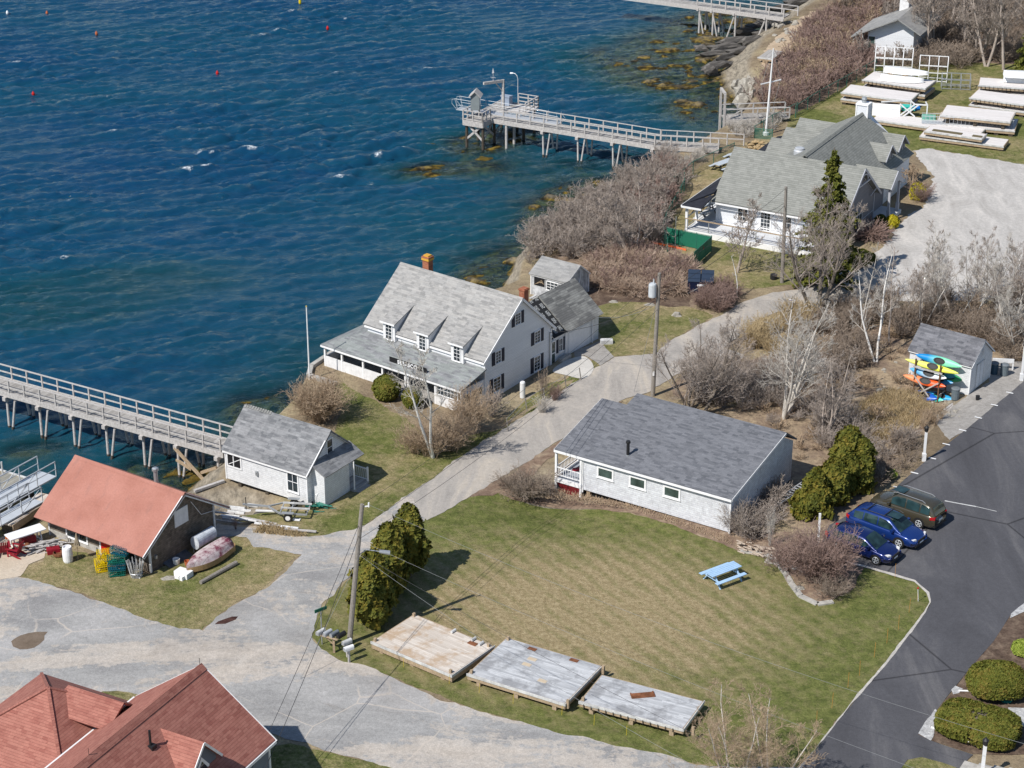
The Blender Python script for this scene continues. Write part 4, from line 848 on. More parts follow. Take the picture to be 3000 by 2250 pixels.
# ================= clubhouse =================
def club():
    T=thing('clubhouse','sprawling grey green roofed clubhouse with gabled dormers and a long white deck','clubhouse',G(2555,637,.3),-29)
    RC=M['roof_club']; fy=-7.9
    part('wall',gable_box(-10.8,0,fy,0,-.3,2.35,2.35,-4.1,5.35),M['clap'],T)
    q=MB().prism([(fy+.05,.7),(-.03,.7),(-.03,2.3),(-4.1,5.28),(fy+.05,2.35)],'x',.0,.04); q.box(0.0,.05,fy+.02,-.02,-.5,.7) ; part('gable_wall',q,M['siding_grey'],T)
    rf=part('roof',gable_roof(-11.1,.55,fy-.65,2.22,-4.1,5.65,.32,2.25,.12),RC,T); part('ridge_cap',ridge_cap(-11.1,.55,-4.1,5.65),RC,rf)
    lg=flat('pale_grey_trim',(.40,.41,.45))
    t=MB(); t.beam((.54,fy-.65,2.12),(.54,-4.1,5.55),.06,.2); t.beam((.54,-4.1,5.55),(.54,.32,2.14),.06,.2); t.box(0,.08,-.1,.02,-.3,2.2); t.box(0.03,.08,fy,-0,.68,.74)
    t.beam((.5,-5.5,4.35),(.5,-2.7,4.3),.08,.12); t.beam((.1,-1.2,2.3),(.5,-.9,3.0),.08); t.beam((.1,-6.8,2.3),(.5,-6.5,3.0),.08)
    for k in range(8):
        a=pi*k/8;b=pi*(k+1)/8; t.beam((.5,-4.1-.9*math.cos(a),4.35+.75*math.sin(a)),(.5,-4.1-.9*math.cos(b),4.35+.75*math.sin(b)),.05,.1)
    part('bargeboard',t,lg,T)
    window(T,.04,'r',-4.9,-2.9,.0,1.35,4,2,.09,frame='alu',mw=.05)
    # front wall doors and windows
    window(T,fy,'f',-8.9,-8.1,.75,1.75,2,3,.08); window(T,fy,'f',-6.85,-6.05,.25,1.85,3,5,.12,name='glazed_door'); window(T,fy,'f',-4.9,-4.2,.75,1.7,2,2,.10); window(T,fy,'f',-2.6,-1.9,.75,1.7,2,2,.10)
    t=MB(); t.box(-11.1,.5,fy-.68,fy-.62,2.0,2.14); t.box(-10.9,-10.75,fy-.03,fy,.1,2.1); t.box(-10.8,0,fy-.04,fy,.35,.45); part('fascia',t,M['whitetrim'],T)
    # hall
    hx0,hx1,rx=-10.4,-.35,-4.75; y1=9.35; ye=11.2
    q=MB().prism([(hx0+.3,-.3),(hx0+.3,2.7),(rx,5.6),(hx1-.3,2.3),(hx1-.3,-.3)],'y',-2,ye-.3); part('hall_wall',q,M['clap'],T)
    h=MB(); h.slab([(hx1,-3.9,2.4),(hx1,ye,2.4),(rx,y1,5.95),(rx,-4.1,5.95)],.12); h.slab([(hx1,ye,2.4),(hx0,ye,2.6),(rx,y1,5.95)],.12); h.slab([(hx0,ye,2.6),(hx0,-3.9,2.6),(rx,-4.1,5.95),(rx,y1,5.95)],.12)
    hr=part('hall_roof',h,RC,T)
    q=MB(); q.prism([(rx-.2,5.86),(rx,6.04),(rx+.2,5.86),(rx,5.93)],'y',-4.3,y1); part('ridge_cap',q,RC,hr)
    # left gabled dormers: ridges along x
    for i,yc in enumerate((3.7,7.1,10.3)):
        hw=1.55; zt=4.35; zl=3.25
        q=MB().prism([(yc-hw,2.4),(yc+hw,2.4),(yc+hw,zl-.1),(yc,zt-.12),(yc-hw,zl-.1)],'x',-10.55,-6.0); d=part('dormer',q,M['clap'],T)
        r_=MB(); xr=rx-(5.95-zt)*(rx-hx0)/(5.95-2.6)*1.0; r_.slab([(-10.9,yc-hw-.1,zl-.05),(xr-1.0,yc-hw-.1,zl-.05),(xr+.3,yc,zt),(-10.9,yc,zt)],.1); r_.slab([(-10.9,yc,zt),(xr+.3,yc,zt),(xr-1.0,yc+hw+.1,zl-.05),(-10.9,yc+hw+.1,zl-.05)],.1); part('dormer_roof',r_,RC,d)
    q=MB(); q.slab([(-10.4,.3,2.75),(-10.4,11,2.75),(-13.2,11,2.05),(-13.2,.3,2.05)],.15); q.slab([(-11.2,.3,2.9),(-5.2,.3,2.9),(-5.2,2.2,3.0),(-11.2,2.2,3.0)],.1); part('low_dark_roof',q,M['roof_dark'],T)
    q=MB(); q.box(-13.0,-10.4,.5,10.8,-.5,1.95); part('sun_room_wall',q,M['clap'],T)
    # right dormers
    for yc in(6.35,9.55):
        hw=1.15; zt=4.45; zl=3.5; xf=-1.15
        q=MB().prism([(yc-hw,2.3),(yc+hw,2.3),(yc+hw,zl-.05),(yc,zt-.1),(yc-hw,zl-.05)],'x',-3.6,xf); d=part('dormer',q,M['clap'],T)
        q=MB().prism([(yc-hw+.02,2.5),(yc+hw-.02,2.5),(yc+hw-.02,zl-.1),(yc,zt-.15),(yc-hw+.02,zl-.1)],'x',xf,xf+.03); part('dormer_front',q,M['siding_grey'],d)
        q=MB(); q.slab([(xf+.35,yc-hw-.25,zl-.2),(-3.9,yc-hw-.25,zl-.2),(-3.9,yc,zt),(xf+.35,yc,zt)],.09); q.slab([(xf+.35,yc,zt),(-3.9,yc,zt),(-3.9,yc+hw+.25,zl-.2),(xf+.35,yc+hw+.25,zl-.2)],.09); part('dormer_roof',q,RC,d)
        q=MB(); q.beam((xf+.36,yc-hw-.25,zl-.24),(xf+.36,yc,zt-.05),.05,.14); q.beam((xf+.36,yc,zt-.05),(xf+.36,yc+hw+.25,zl-.24),.05,.14); q.box(xf,xf+.06,yc-hw,yc-hw+.12,2.5,zl-.15); q.box(xf,xf+.06,yc+hw-.12,yc+hw,2.5,zl-.15); q.box(xf,xf+.06,yc-hw,yc+hw,2.42,2.52); part('dormer_trim',q,lg,d)
        f=MB(); f.box(xf+.03,xf+.07,yc-.5,yc+.5,2.75,2.83); f.box(xf+.03,xf+.07,yc-.5,yc+.5,3.62,3.7); f.box(xf+.03,xf+.07,yc-.5,yc-.42,2.83,3.62); f.box(xf+.03,xf+.07,yc+.42,yc+.5,2.83,3.62); f.box(xf+.03,xf+.06,yc-.02,yc+.02,2.83,3.62)
        ww=part('dormer_window',f,M['alu'],d); f=MB(); f.box(xf+.031,xf+.035,yc-.42,yc+.42,2.83,3.62); part('pane',f,M['glass'],ww)
    # entry porch on the right
    yc=1.45; hw=1.55; zt=3.95; zl=2.75; xe=1.45
    q=MB(); q.slab([(xe,yc-hw,zl),(-3.2,yc-hw,zl),(-3.2,yc,zt),(xe,yc,zt)],.1); q.slab([(xe,yc,zt),(-3.2,yc,zt),(-3.2,yc+hw,zl),(xe,yc+hw,zl)],.1); part('porch_roof',q,RC,T)
    arch=[(yc-hw,zl-.02)]+[(yc-hw*.82+hw*1.64*k/10,zl-.25+.55*math.sin(pi*k/10)) for k in range(11)]+[(yc+hw,zl-.02),(yc,zt-.02)]
    q=MB(); n=len(arch); q.prism(arch,'x',xe-.02,xe+.08); part('porch_arch',q,lg,T)
    for y in(yc-1.15,yc+1.15):
        q=MB(); q.box(1.18,1.36,y-.09,y+.09,.05,2.7); q.box(1.14,1.40,y-.13,y+.13,.05,.75); q.box(1.16,1.38,y-.11,y+.11,.75,.82); part('porch_post',q,lg,T)
    q=MB(); q.box(-.4,1.5,yc-1.5,yc+1.6,-.35,.05); part('porch_floor',q,M['deckpaint'],T)
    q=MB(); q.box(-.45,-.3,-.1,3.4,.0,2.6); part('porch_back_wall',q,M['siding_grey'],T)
    # deck with rails along the front
    q=MB(); q.box(-12.4,.3,-10.7,fy,.02,.16); dk=part('deck_floor',q,M['deckpaint'],T)
    q=MB(); q.box(-12.45,.35,-10.76,-10.70,-.32,.18); q.box(-12.46,-12.4,-10.7,2.0,-.32,.18); part('deck_skirt',q,M['whitetrim'],T)
    q=MB(); q.box(-13.0,-10.8,fy,.5,.02,.16); part('side_deck_floor',q,M['deckpaint'],T)
    rr=MB(); rr.box(-12.45,.3,-10.74,-10.6,1.12,1.18); rt=part('deck_rail',rr,M['timbertan'],T); rr=MB(); rr.box(-12.45,.3,-10.70,-10.66,.35,.39); rr.box(-12.45,-12.40,-10.7,1.0,1.12,1.18); rr.box(-12.44,-12.41,-10.7,1.0,.35,.39)
    for k in range(7): x=-12.42+k*2.1; rr.box(x-.03,x+.03,-10.71,-10.65,.1,1.12)
    part('rail_wires',rr,M['metal'],rt)
    for x in(-12.3,-9.6,-7.0,-4.4,-2.0):
        q=MB(); q.box(x-.14,x+.14,-10.5,-10.2,-1.0,0); part('deck_pier',q,M['concrete'],T)
    for x,y in((-12.35,-10.6),(-12.35,-8.6),(-12.35,-6.0),(-12.35,-3.5)):
        q=MB(); q.box(x-.1,x+.1,y-.1,y+.1,.1,2.35 if y>-11 else 2.3); part('deck_post',q,M['whitetrim'],T)
    q=MB(); q.slab([(-12.7,-11.0,2.35),(-11.0,-8.3,2.9),(-11.0,-3.4,3.4),(-12.7,-2.9,2.35)],.14); q.slab([(-12.7,-11.0,2.35),(-10.9,-11.0+.0,2.30),(-10.9,-8.4,2.75)],.1); part('deck_awning_roof',q,M['roof_dark'],T)
    q=MB(); q.box(-12.75,-12.65,-11.0,-2.9,2.18,2.34); q.box(-12.7,-10.9,-11.05,-10.97,2.14,2.3); part('awning_fascia',q,M['whitetrim'],T)
    # chimney box and fan
    q=MB(); q.box(-5.3,-4.3,9.3,10.2,4.8,6.7); c=part('chimney_box',q,M['clap'],hr); q=MB(); q.box(-5.38,-4.22,9.22,10.28,6.62,6.76)
    for x in(-5.36,-4.32):
        for y in(9.24,10.2): q.box(x,x+.1,y,y+.1,4.9,6.66)
    part('chimney_trim',q,M['whitetrim'],c); q=MB(); q.lathe([(.22,0),(.18,.3),(.26,.32),(.2,.5),(.05,.55)],12,(-4.8,9.75,6.76)); part('chimney_pot',q,M['metal'],c)
    q=MB(); q.box(-7.05,-6.35,-.70,.0,3.0,4.5); q.lathe([(.36,0),(.50,.1),(.50,.45),(.40,.55),(.40,.68),(.30,.72)],18,(-6.7,-.35,4.5)); part('roof_fan',q,M['alu'],rf)
club()
# ================= red roofed house, bottom left =================
def redhouse():
    o=G(591,1947,6.0); o=Vector((o.x,o.y,0)); T=thing('red_roof_house','red shingle roofed grey house with a pyramid roofed wing at the street corner','house',o,-27.6)
    q=MB().prism([(-4.0,0),(-4.0,3.0),(0,5.8),(3.85,2.95),(3.85,0)],'y',-16,-.25); part('wall',q,paint('grey_blue_wall',(.17,.20,.25),.08,streak=False),T)
    RR=M['roof_red']; s=.75
    q=MB(); q.slab([(4.1,-16,2.95),(4.1,0,2.95),(0,0,6.0),(0,-16,6.0)],.14); q.slab([(0,-16,6.0),(0,0,6.0),(-4.2,0,2.95),(-4.2,-16,2.95)],.14); r=part('roof',q,RR,T)
    q=MB(); q.prism([(-.3,5.83),(0,6.10),(.3,5.83),(0,5.95)],'y',-16,0); part('ridge_cap',q,RR,r)
    q=MB(); q.beam((0,.02,5.9),(4.12,.02,2.85),.05,.18); q.beam((0,.02,5.9),(-4.2,.02,2.85),.05,.18); q.box(4.08,4.16,-16,0,2.76,2.92); q.box(-4.3,-4.2,-16,-.1,2.8,2.94); q.box(3.8,3.9,-.32,-.2,0,2.8); part('trim',q,M['whitetrim'],T)
    [part('lightning_rod',MB().tube([(0,y,5.95),(0,y,6.45)],.015,4),M['black'],r) for y in(-.15,-8.7)]
    # dormer facing right
    yc=-4.6; hw=1.15; zt=5.35; zl=4.1; xf=3.1
    q=MB().prism([(yc-hw,2.9),(yc+hw,2.9),(yc+hw,zl-.05),(yc,zt-.1),(yc-hw,zl-.05)],'x',.6,xf); d=part('dormer',q,paint('slate_dormer_wall',(.13,.15,.19),.06,streak=False),T)
    q=MB(); q.slab([(xf+.25,yc-hw-.15,zl-.2),(.3,yc-hw-.15,zl-.2),(.3,yc,zt),(xf+.25,yc,zt)],.1); q.slab([(xf+.25,yc,zt),(.3,yc,zt),(.3,yc+hw+.15,zl-.2),(xf+.25,yc+hw+.15,zl-.2)],.1); part('dormer_roof',q,RR,d)
    q=MB(); q.beam((xf+.26,yc-hw-.15,zl-.26),(xf+.26,yc,zt-.06),.04,.12); q.beam((xf+.26,yc,zt-.06),(xf+.26,yc+hw+.15,zl-.26),.04,.12); part('dormer_trim',q,M['whitetrim'],d)
    q=MB().prism([(yc-.55,3.0),(yc+.55,3.0),(yc+.55,3.75),(yc,4.45),(yc-.55,3.75)],'x',xf,xf+.04); w=part('window',q,M['whitetrim'],d); q=MB().prism([(yc-.40,3.05),(yc+.40,3.05),(yc+.40,3.68),(yc,4.22),(yc-.40,3.68)],'x',xf+.04,xf+.05); part('pane',q,M['glass'],w)
    q=MB(); q.box(1.0,1.35,-5.9,-5.55,4.95,5.2); q.tube([(1.15,-5.75,5.0),(1.15,-5.75,6.0)],.06,8); part('roof_vent',q,M['black'],r)
    # pyramid roofed wing
    ax,ay,az=-6.9,-3.3,4.5; hx=3.9; zl=2.0
    q=MB(); c=[(ax-hx,ay-hx),(ax+hx,ay-hx),(ax+hx,ay+hx),(ax-hx,ay+hx)]
    for i in range(4): a=c[i];b=c[(i+1)%4]; q.slab([(a[0],a[1],zl),(b[0],b[1],zl),(ax,ay,az)],.12)
    part('wing_roof',q,RR,T); q=MB(); q.box(ax-hx+.3,ax+hx-.3,ay-hx+.3,ay+hx-.3,0,zl-.05); part('wing_wall',q,M['white'],T)
    q=MB()
    for a in c: q.beam((a[0],a[1],zl+.02),(ax,ay,az+.03),.16,.05)
    part('hip_cap',q,RR,T)
    q=MB(); q.slab([(-7.0,-1.2,3.4),(-3,-1.2,3.4),(-3,-2.4,4.3),(-6.4,-2.4,4.3)],.1); q.slab([(-6.4,-2.4,4.3),(-3,-2.4,4.3),(-3,-3.8,3.5),(-6.8,-3.8,3.5)],.1); part('link_roof',q,RR,T)
    # front gable porch piece at the picture's bottom edge
    window(T,ay-hx+.3,'f',ax-3.0,ax-1.6,.9,1.7,2,1,.1); window(T,ay-hx+.3,'f',ax-1.0,ax+.4,.9,1.7,2,1,.1)
redhouse()
# ================= white house top right =================
def whitehouse():
    T=thing('white_house','white house with grey roof and square white chimney among the bare trees','house',G(2672,172),-26)
    part('wall',MB().prism([(-5.0,-.3),(-5.0,2.35),(-1.6,4.2),(.0,3.2),(.0,-.3)],'y',-.0,7),M['clap'],T)
    q=MB(); q.slab([(-6.6,-1.0,1.9),(-6.6,7.2,1.9),(-1.6,7.2,4.35),(-1.6,-1.0,4.35)],.12); q.slab([(-1.6,-1.0,4.35),(-1.6,7.2,4.35),(1.0,7.2,2.9),(1.0,-1.0,2.9)],.12); r=part('roof',q,M['roof_studio'],T)
    q=MB(); q.box(-3.3,-2.3,5.5,6.5,3.3,5.4); q.box(-3.36,-2.24,5.44,6.56,5.3,5.45); part('chimney',q,M['white'],r)
    window(T,-5.0,'l',1,2.5,.6,1.9,2,1,.08); 
    q=MB(); q.box(-6.3,-5.0,-.6,6,-.4,.3); part('deck',q,M['timber'],T); window(T,0,'f',-4.9,-4.2,.3,1.9,1,1,.06,pane='glassg')
    q=MB(); q.box(-6.4,-6.3,-.8,-.7,.2,2.0); q.box(-6.4,-6.3,2.7,2.8,.2,2.0); part('porch_post',q,M['offwhite'],T)
whitehouse()
# ================= piers =================
def hang(a,b): return math.degrees(math.atan2(b[1]-a[1],b[0]-a[0]))
def railing(mb,p,q,z0,h=1.05,sp=1.3,pw=.10,mid=1,top=.13):
    p=Vector(p);q=Vector(q);L_=(q-p).length;n=max(1,round(L_/sp))
    for i in range(n+1):
        c=p.lerp(q,i/n); mb.beam((c.x,c.y,z0),(c.x,c.y,z0+h-.02),pw)
    mb.beam((p.x,p.y,z0+h),(q.x,q.y,z0+h),top,.05)
    for k in range(mid): z=z0+h*(k+1)/(mid+1)+.05; mb.beam((p.x,p.y,z),(q.x,q.y,z),.04,.10)
def bent(T,x,W,zt,zb,brace=True,wet=True,sp=.75):
    b=MB(); b.box(x-.14,x+.14,-.25,W+.25,zt-.28,zt-.02); bp=part('bent_cap',b,M['timber'],T)
    for y,s in((.05,-1),(W-.05,1)):
        for (x0,x1) in ((x,x),(x+.05,x+sp)):
            m=MB(); zt2=zt-.2; m.tube([(x1,y+s*.0,zt2),(x0+(.35 if x1!=x else .28) if brace else x0,y+s*.35,zb)],[.085,.095],8); pl=part('pile',m,M['timber'],bp)
            m=MB(); f=.62; xa=x1+(((x0+(.35 if x1!=x else .28)) if brace else x0)-x1)*f; m.tube([(xa,y+s*.35*f,zt2+(zb-zt2)*f),((x0+(.35 if x1!=x else .28)) if brace else x0,y+s*.35,zb)],[.10,.105],8); part('wet_foot',m,M['timberdark'],pl)
            if not brace: break
# ---- long pier, left
def pier_left():
    z=.30; A=G(-60,1128,z);B=G(655,1328,z); T=thing('pier','long timber pier on V shaped pile bents leading off to the left','pier',(A.x,A.y,z),hang(A,B)); L_=(B-A).length; W=1.75
    d=MB(); d.box(-14,L_,0,W,-.10,0); part('deck',d,M['deckgrey'].copy() if False else M['deckgreyx2'],T)
    d=MB(); d.box(-14,L_,-.08,0,-.32,.06); d.box(-14,L_,W,W+.08,-.32,.06); part('stringer',d,M['timber'],T)
    for y in(-.04,W+.04):
        r=MB(); railing(r,(-14,y,0),(L_-.2,y,0),-.15,1.15,1.42,.10,1); part('railing',r,M['timber'],T)
    for px in(16,112,210,307,416,517): 
        t=(G(px,1145+px*.28,z)-A).length; bent(T,t,W,-.30,-3.6)
    bent(T,L_-.5,W,-.30,-3.0,False)
    q=MB(); q.beam((L_-3.9,-.2,-.5),(L_-1.2,-.6,-2.1),.16); q.beam((L_-3.9,-.1,-1.4),(L_-2.6,-.2,-1.75),.16); q.beam((L_-1.7,-.3,-1.7),(L_-.4,-.3,-1.0),.18); part('fallen_brace',q,M['timbertan'],T)
def _planks2(): return planks('pier_deck_boards',(.27,.255,.24),(.44,.42,.40),.15,'y',dark=.28,gap=.14)
M['deckgreyx2']=_planks2()
pier_left()
# ---- middle pier with T head
def pier_mid():
    z=.45; A=G(1437,348,z);B=G(1919,427,z);C=G(2105,437,z); a=hang(A,B); T=thing('pier','timber pier with an angled end and a railed head carrying a kiosk','pier',(A.x,A.y,z),a)
    L_=(B-A).length; W=1.75
    Bl=Vector((L_,0,0)); cd=C-B; an=R(a); Cl=Bl+Vector((cd.x*math.cos(an)+cd.y*math.sin(an),-cd.x*math.sin(an)+cd.y*math.cos(an),0)); dr=(Cl-Bl).normalized(); nr=Vector((-dr.y,dr.x,0)); Bt=Vector((L_-.25,W,0)); Ct=Cl+nr*W
    d=MB(); d.box(-.1,L_,0,W,-.10,0); d.slab([tuple(Bl),tuple(Cl),tuple(Ct),tuple(Bt)],.1); part('deck',d,M['deckgreyx2'],T)
    d=MB(); d.box(0,L_,-.08,0,-.38,.05); d.beam(Bl+Vector((0,-.04,-.17)),Cl+Vector((0,-.04,-.17)),.08,.42); part('stringer',d,M['timber'],T)
    r=MB(); railing(r,(0,-.04,0),(L_,-.04,0),-.25,1.25,1.42,.11,1); railing(r,Bl,Cl,-.25,1.25,1.5,.11,1); part('railing',r,M['timber'],T)
    r=MB(); railing(r,(2.2,W+.04,0),(L_-.2,W+.04,0),-.1,1.1,1.5,.10,1); railing(r,Bt,Ct+dr*2.2,-.1,1.1,1.5,.10,1); part('railing',r,M['timber'],T)
    for px in(1590,1692,1795,1912):
        p=G(px,348+(px-1437)*.164,z); bent(T,(p-A).length,W,-.34,-3.9)
    m=MB(); 
    for y in(.1,W-.1):
        for x in(1.7,): 
            m=MB(); m.tube([(x,y,-.2),(x,y,-3.9)],.14,8); part('pile',m,M['timber'],T)
    # T head
    hd=MB(); hd.box(-2.1,.05,-1.55,5.9,-.14,-.02); part('head_deck',hd,M['deckgreyx2'],T)
    hd=MB(); hd.box(-2.2,-2.1,-1.6,6,-.5,.02); hd.box(-2.1,.05,-1.65,-1.55,-.5,.02); hd.box(0,.1,-1.6,0,-.5,.02); part('head_beam',hd,M['timber'],T)
    rr=MB(); railing(rr,(-2.12,-1.58,0),(0,-1.58,0),-.35,1.35,1.0,.12,2); railing(rr,(0,-1.58,0),(0,-.1,0),-.35,1.35,.8,.12,2); railing(rr,(-2.12,-1.58,0),(-2.12,.1,0),-.1,1.1,.8,.1,1); part('head_railing',rr,M['timber'],T)
    rr=MB(); railing(rr,(-.1,5.85,0),(2.1,5.85,0),-.2,1.2,1.0,.1,2); railing(rr,(2.1,5.85,0),(2.1,3.2,0),-.2,1.2,1.0,.1,2); rr.box(0,2.2,3.2,5.9,-.14,-.02); part('head_railing',rr,M['timber'],T)
    for x in(-1.9,-.1,1.8):
        for y in(-1.3,.9,3.4,5.6):
            if x>1 and y<3: continue
            m=MB(); m.tube([(x,y,-.15),(x,y,-4.2)],.15,8); p=part('pile',m,M['timberdark'],T)
    m=MB()
    for x0,x1,y0,y1 in((-1.9,-.1,-1.35,-1.35),(-.1,-1.9,-1.35,-1.35),(-.1,-.1,-1.3,.9),(-.1,-.1,.9,-1.3),(-.1,-.1,3.4,.9),(-1.9,-1.9,-1.3,.9),(-1.9,-1.9,3.4,.9)): m.beam((x0,y0,-.3),(x1,y1,-1.9),.08,.2)
    part('cross_brace',m,M['timber'],T)
    a2=R(a)
    def W_(x,y,zz): return (A.x+math.cos(a2)*x-math.sin(a2)*y,A.y+math.sin(a2)*x+math.cos(a2)*y,z+zz)
    # kiosk
    K=thing('kiosk','small grey kiosk with a gable roof at the end of the middle pier','kiosk',W_(-1.75,.2,0),a+20)
    q=MB()
    for x in(-.35,.35):
        for y in(-.3,.3): q.beam((x,y,-.05),(x,y,.7),.1)
    part('leg',q,M['timber'],K)
    q=MB().prism([(-.42,.65),(.42,.65),(.42,2.1),(0,2.45),(-.42,2.1)],'y',-.4,.4); part('cabinet',q,paint('grey_kiosk_paint',(.22,.25,.26),.1),K)
    q=MB(); q.slab([(-.62,-.6,1.98),(-.62,.75,1.98),(0,.75,2.58),(0,-.6,2.58)],.07); q.slab([(0,-.6,2.58),(0,.75,2.58),(.62,.75,1.98),(.62,-.6,1.98)],.07); part('roof',q,M['timber'],K)
    q=MB(); q.box(.425,.44,-.25,.28,1.1,1.9); part('notice_panel',q,M['whitetrim'],K)
    # gallows hoist
    K=thing('pier_hoist','timber gallows hoist beside the kiosk at the end of the middle pier','hoist',W_(-.75,1.9,0),a)
    q=MB(); q.beam((.55,1.0,-.1),(.55,1.0,3.1),.22); part('post',q,M['timber'],K); q=MB(); q.beam((.6,1.1,3.0),(-.5,-1.0,3.1),.2,.26); part('arm',q,M['timber'],K); q=MB(); q.beam((.55,1,1.9),(.1,.3,2.9),.1); part('brace',q,M['timber'],K)
    q=MB(); q.tube([(0,0,3.1),(0,0,4.0)],.025,5); q.box(-.3,.3,-.015,.015,3.5,3.53); q.box(-.015,.015,-.3,.3,3.5,3.53); q.slab([(0,-.015,4.5),(.13,0,4.0),(-.13,0,3.9)],.02); part('weather_vane',q,M['alu'],K)
    # lamp
    K=thing('pier_lamp','slim curved lamp post on the head of the middle pier','lamp post',W_(-.15,5.8,0),a)
    q=MB(); q.tube([(0,0,-.1),(0,0,2.4),(-.08,0,2.75),(-.3,0,2.95),(-.55,0,2.98)],.04,6); part('pole',q,M['alu'],K); q=MB(); q.tube([(-.5,0,2.98),(-.85,0,2.93)],[.06,.09],8); part('lamp_head',q,M['whitetrim'],K)
    # aluminium gangway lying on the head
    K=thing('gangway','white tubular gangway lying over the pier head past the kiosk','gangway',W_(-4.4,.95,.05),a+2)
    q=MB(); q.box(0,11.0,0,1.0,-.06,0); part('walkway',q,M['alu'],K)
    for y in(0,1.0):
        q=MB(); pts=[(.0,y,.1),(-.45,y,.55),(-.42,y,.95),(-.1,y,1.05),(3,y,1.0),(7,y,.95),(11.0,y,.75),(11.4,y,.3),(11,y,0)]; q.tube(pts,.022,6); q.tube([(0,y,.45),(11,y,.4)],.016,5)
        for k in range(9): x=.1+k*1.35; q.tube([(x,y,0),(x,y,1.0)],.016,5)
        q.tube([(.2,y,.05),(-.1,y,1.0)],.025,5); part('hand_rail',q,M['alu'],K)
    # box on the head
    q=MB(); q.box(-.45,.45,-.35,.35,0,.85); q.prism([(-.4,.85),(.4,.85),(.4,.92),(-.4,1.02)],'x',-.5,.5); single('utility_box',q,paint('blue_grey_box',(.30,.36,.46),.1),'blue grey utility box at the foot of the pier lamp','utility box',W_(-.9,4.9,-.02),a)
pier_mid()
# ---- far pier, top
def pier_far():
    z=.9; A=G(2043,18,z);B=G(2296,52,z); T=thing('pier','far timber pier reaching the rocky beach at the top of the picture','pier',(A.x,A.y,z),hang(A,B)); L_=(B-A).length; W=1.9
    d=MB(); d.box(-12,L_,0,W,-.1,0); part('deck',d,M['deckgreyx2'],T); d=MB(); d.box(-12,L_,-.1,0,-.42,.05); part('stringer',d,M['timber'],T)
    for y in(-.04,W+.04): r=MB(); railing(r,(0,y,0),(L_+.9*(y>0),y,0),-.1,1.1,1.9,.13,1,.16); part('railing',r,M['timber'],T)
    for x in(.1,1.8,4.6,8.4): 
        b=MB(); b.box(x-.12,x+.12,-.2,W+.2,-.5,-.2); c=part('bent_cap',b,M['timber'],T)
        for y,s in((.05,-1),(W-.05,1)):
            m=MB(); m.tube([(x+.2,y,-.3),(x+.2,y,-3.9)],.12,8); part('pile',m,M['timber'],c)
            m=MB(); m.tube([(x+.1,y,-.35),(x-.9 if x>3 else x+.9,y+s*.1,-3.6 if x<7 else -3.1)],.09,6); part('brace',m,M['timber'],c)
pier_far()
def pier_ramp():
    z=.45; A=G(2124,352,z);B=G(2312,345,z); T=thing('landing_stage','short railed landing stage with a tall gallows frame between the two shore fences','landing stage',(A.x,A.y,z),hang(A,B)); L_=(B-A).length; W=1.7
    d=MB(); d.box(0,L_,0,W,-.1,0); part('deck',d,M['deckgreyx2'],T); d=MB(); d.box(0,L_*.55,-.1,0,-.5,.05); part('stringer',d,M['timber'],T)
    for y in(-.04,W+.04): r=MB(); railing(r,(0,y,0),(L_,y,0),0,1.05,1.5,.12,1,.16); part('railing',r,M['timber'],T)
    q=MB()
    for y in(-.05,W+.05): q.beam((-.1,y,-3.2),(-.1,y,2.6),.2)
    q.beam((-.1,-.1,2.65),(-.1,W+.1,2.65),.22,.2); part('gallows',q,M['timber'],T)
    q=MB(); q.beam((.1,-.05,.0),(1.6,-.05,1.0),.06,.12); q.beam((.1,-.05,-.4),(2.9,-.05,-1.6),.1,.18); part('brace',q,M['timber'],T)
    for x in(.8,2.6):
        q=MB(); q.tube([(x,.1,-.1),(x,.1,-3)],.12,8); part('pile',q,M['timberdark'],T)
pier_ramp()
q=MB(); q.tube([(0,0,-2.2),(0,0,1.5)],[.16,.17],10); q.lathe([(.18,1.45),(.2,1.5),(.17,1.72),(.06,1.8)],10); single('mooring_pile',q,M['timber'],'lone pile standing in the shallows behind the boathouse roof','pile',G(371,1462,-1.2))
# ================= float docks =================
def floatdock(label,FL,FR,depth,z,th=.42,mat='floatlight',group=None,slots=False,posts=(),blocks=True,edge=None,base=0.0,cat='float dock'):
    A=G(*FL,z);B=G(*FR,z); a=hang(A,B); L_=(B-A).length
    T=thing('float_dock',label,cat,(A.x,A.y,base),a,group); h=z-base
    d=MB(); d.box(0,L_,0,depth,h-.07,h); part('decking',d,M[mat],T)
    d=MB(); d.box(-.03,L_+.03,-.06,0,h-th,h-.01); d.box(-.03,L_+.03,depth,depth+.06,h-th,h-.01); d.box(-.06,0,-.06,depth+.06,h-th,h-.01); d.box(L_,L_+.06,-.06,depth+.06,h-th,h-.01); part('side_board',d,edge or M['timbertan'],T)
    d=MB(); d.box(-.08,L_+.08,-.10,-.06,h-.13,h+.03); d.box(L_+.06,L_+.10,-.1,depth+.1,h-.13,h+.03); part('rub_rail',d,M['offwhite'],T)
    if slots:
        n=int(L_/.42)
        for k in range(n):
            s=MB(); x=.2+k*(L_-.3)/n; s.box(x,x+.05,-.12,-.10,h-.30,h-.08)
            part('fender_slat',s,M['timberdark'],T)
    for(x,y) in posts:
        p=MB(); p.box(x-.07,x+.07,y-.07,y+.07,h-.3,h+.20); part('corner_post',p,M['timbertan'],T)
    if blocks:
        for x in(.6,L_/2,L_-.6):
            p=MB(); p.box(x-.12,x+.12,-.02,depth,0,max(.05,h-th)); part('timber_block',p,M['timbertan'],T)
    return T,A,a,L_
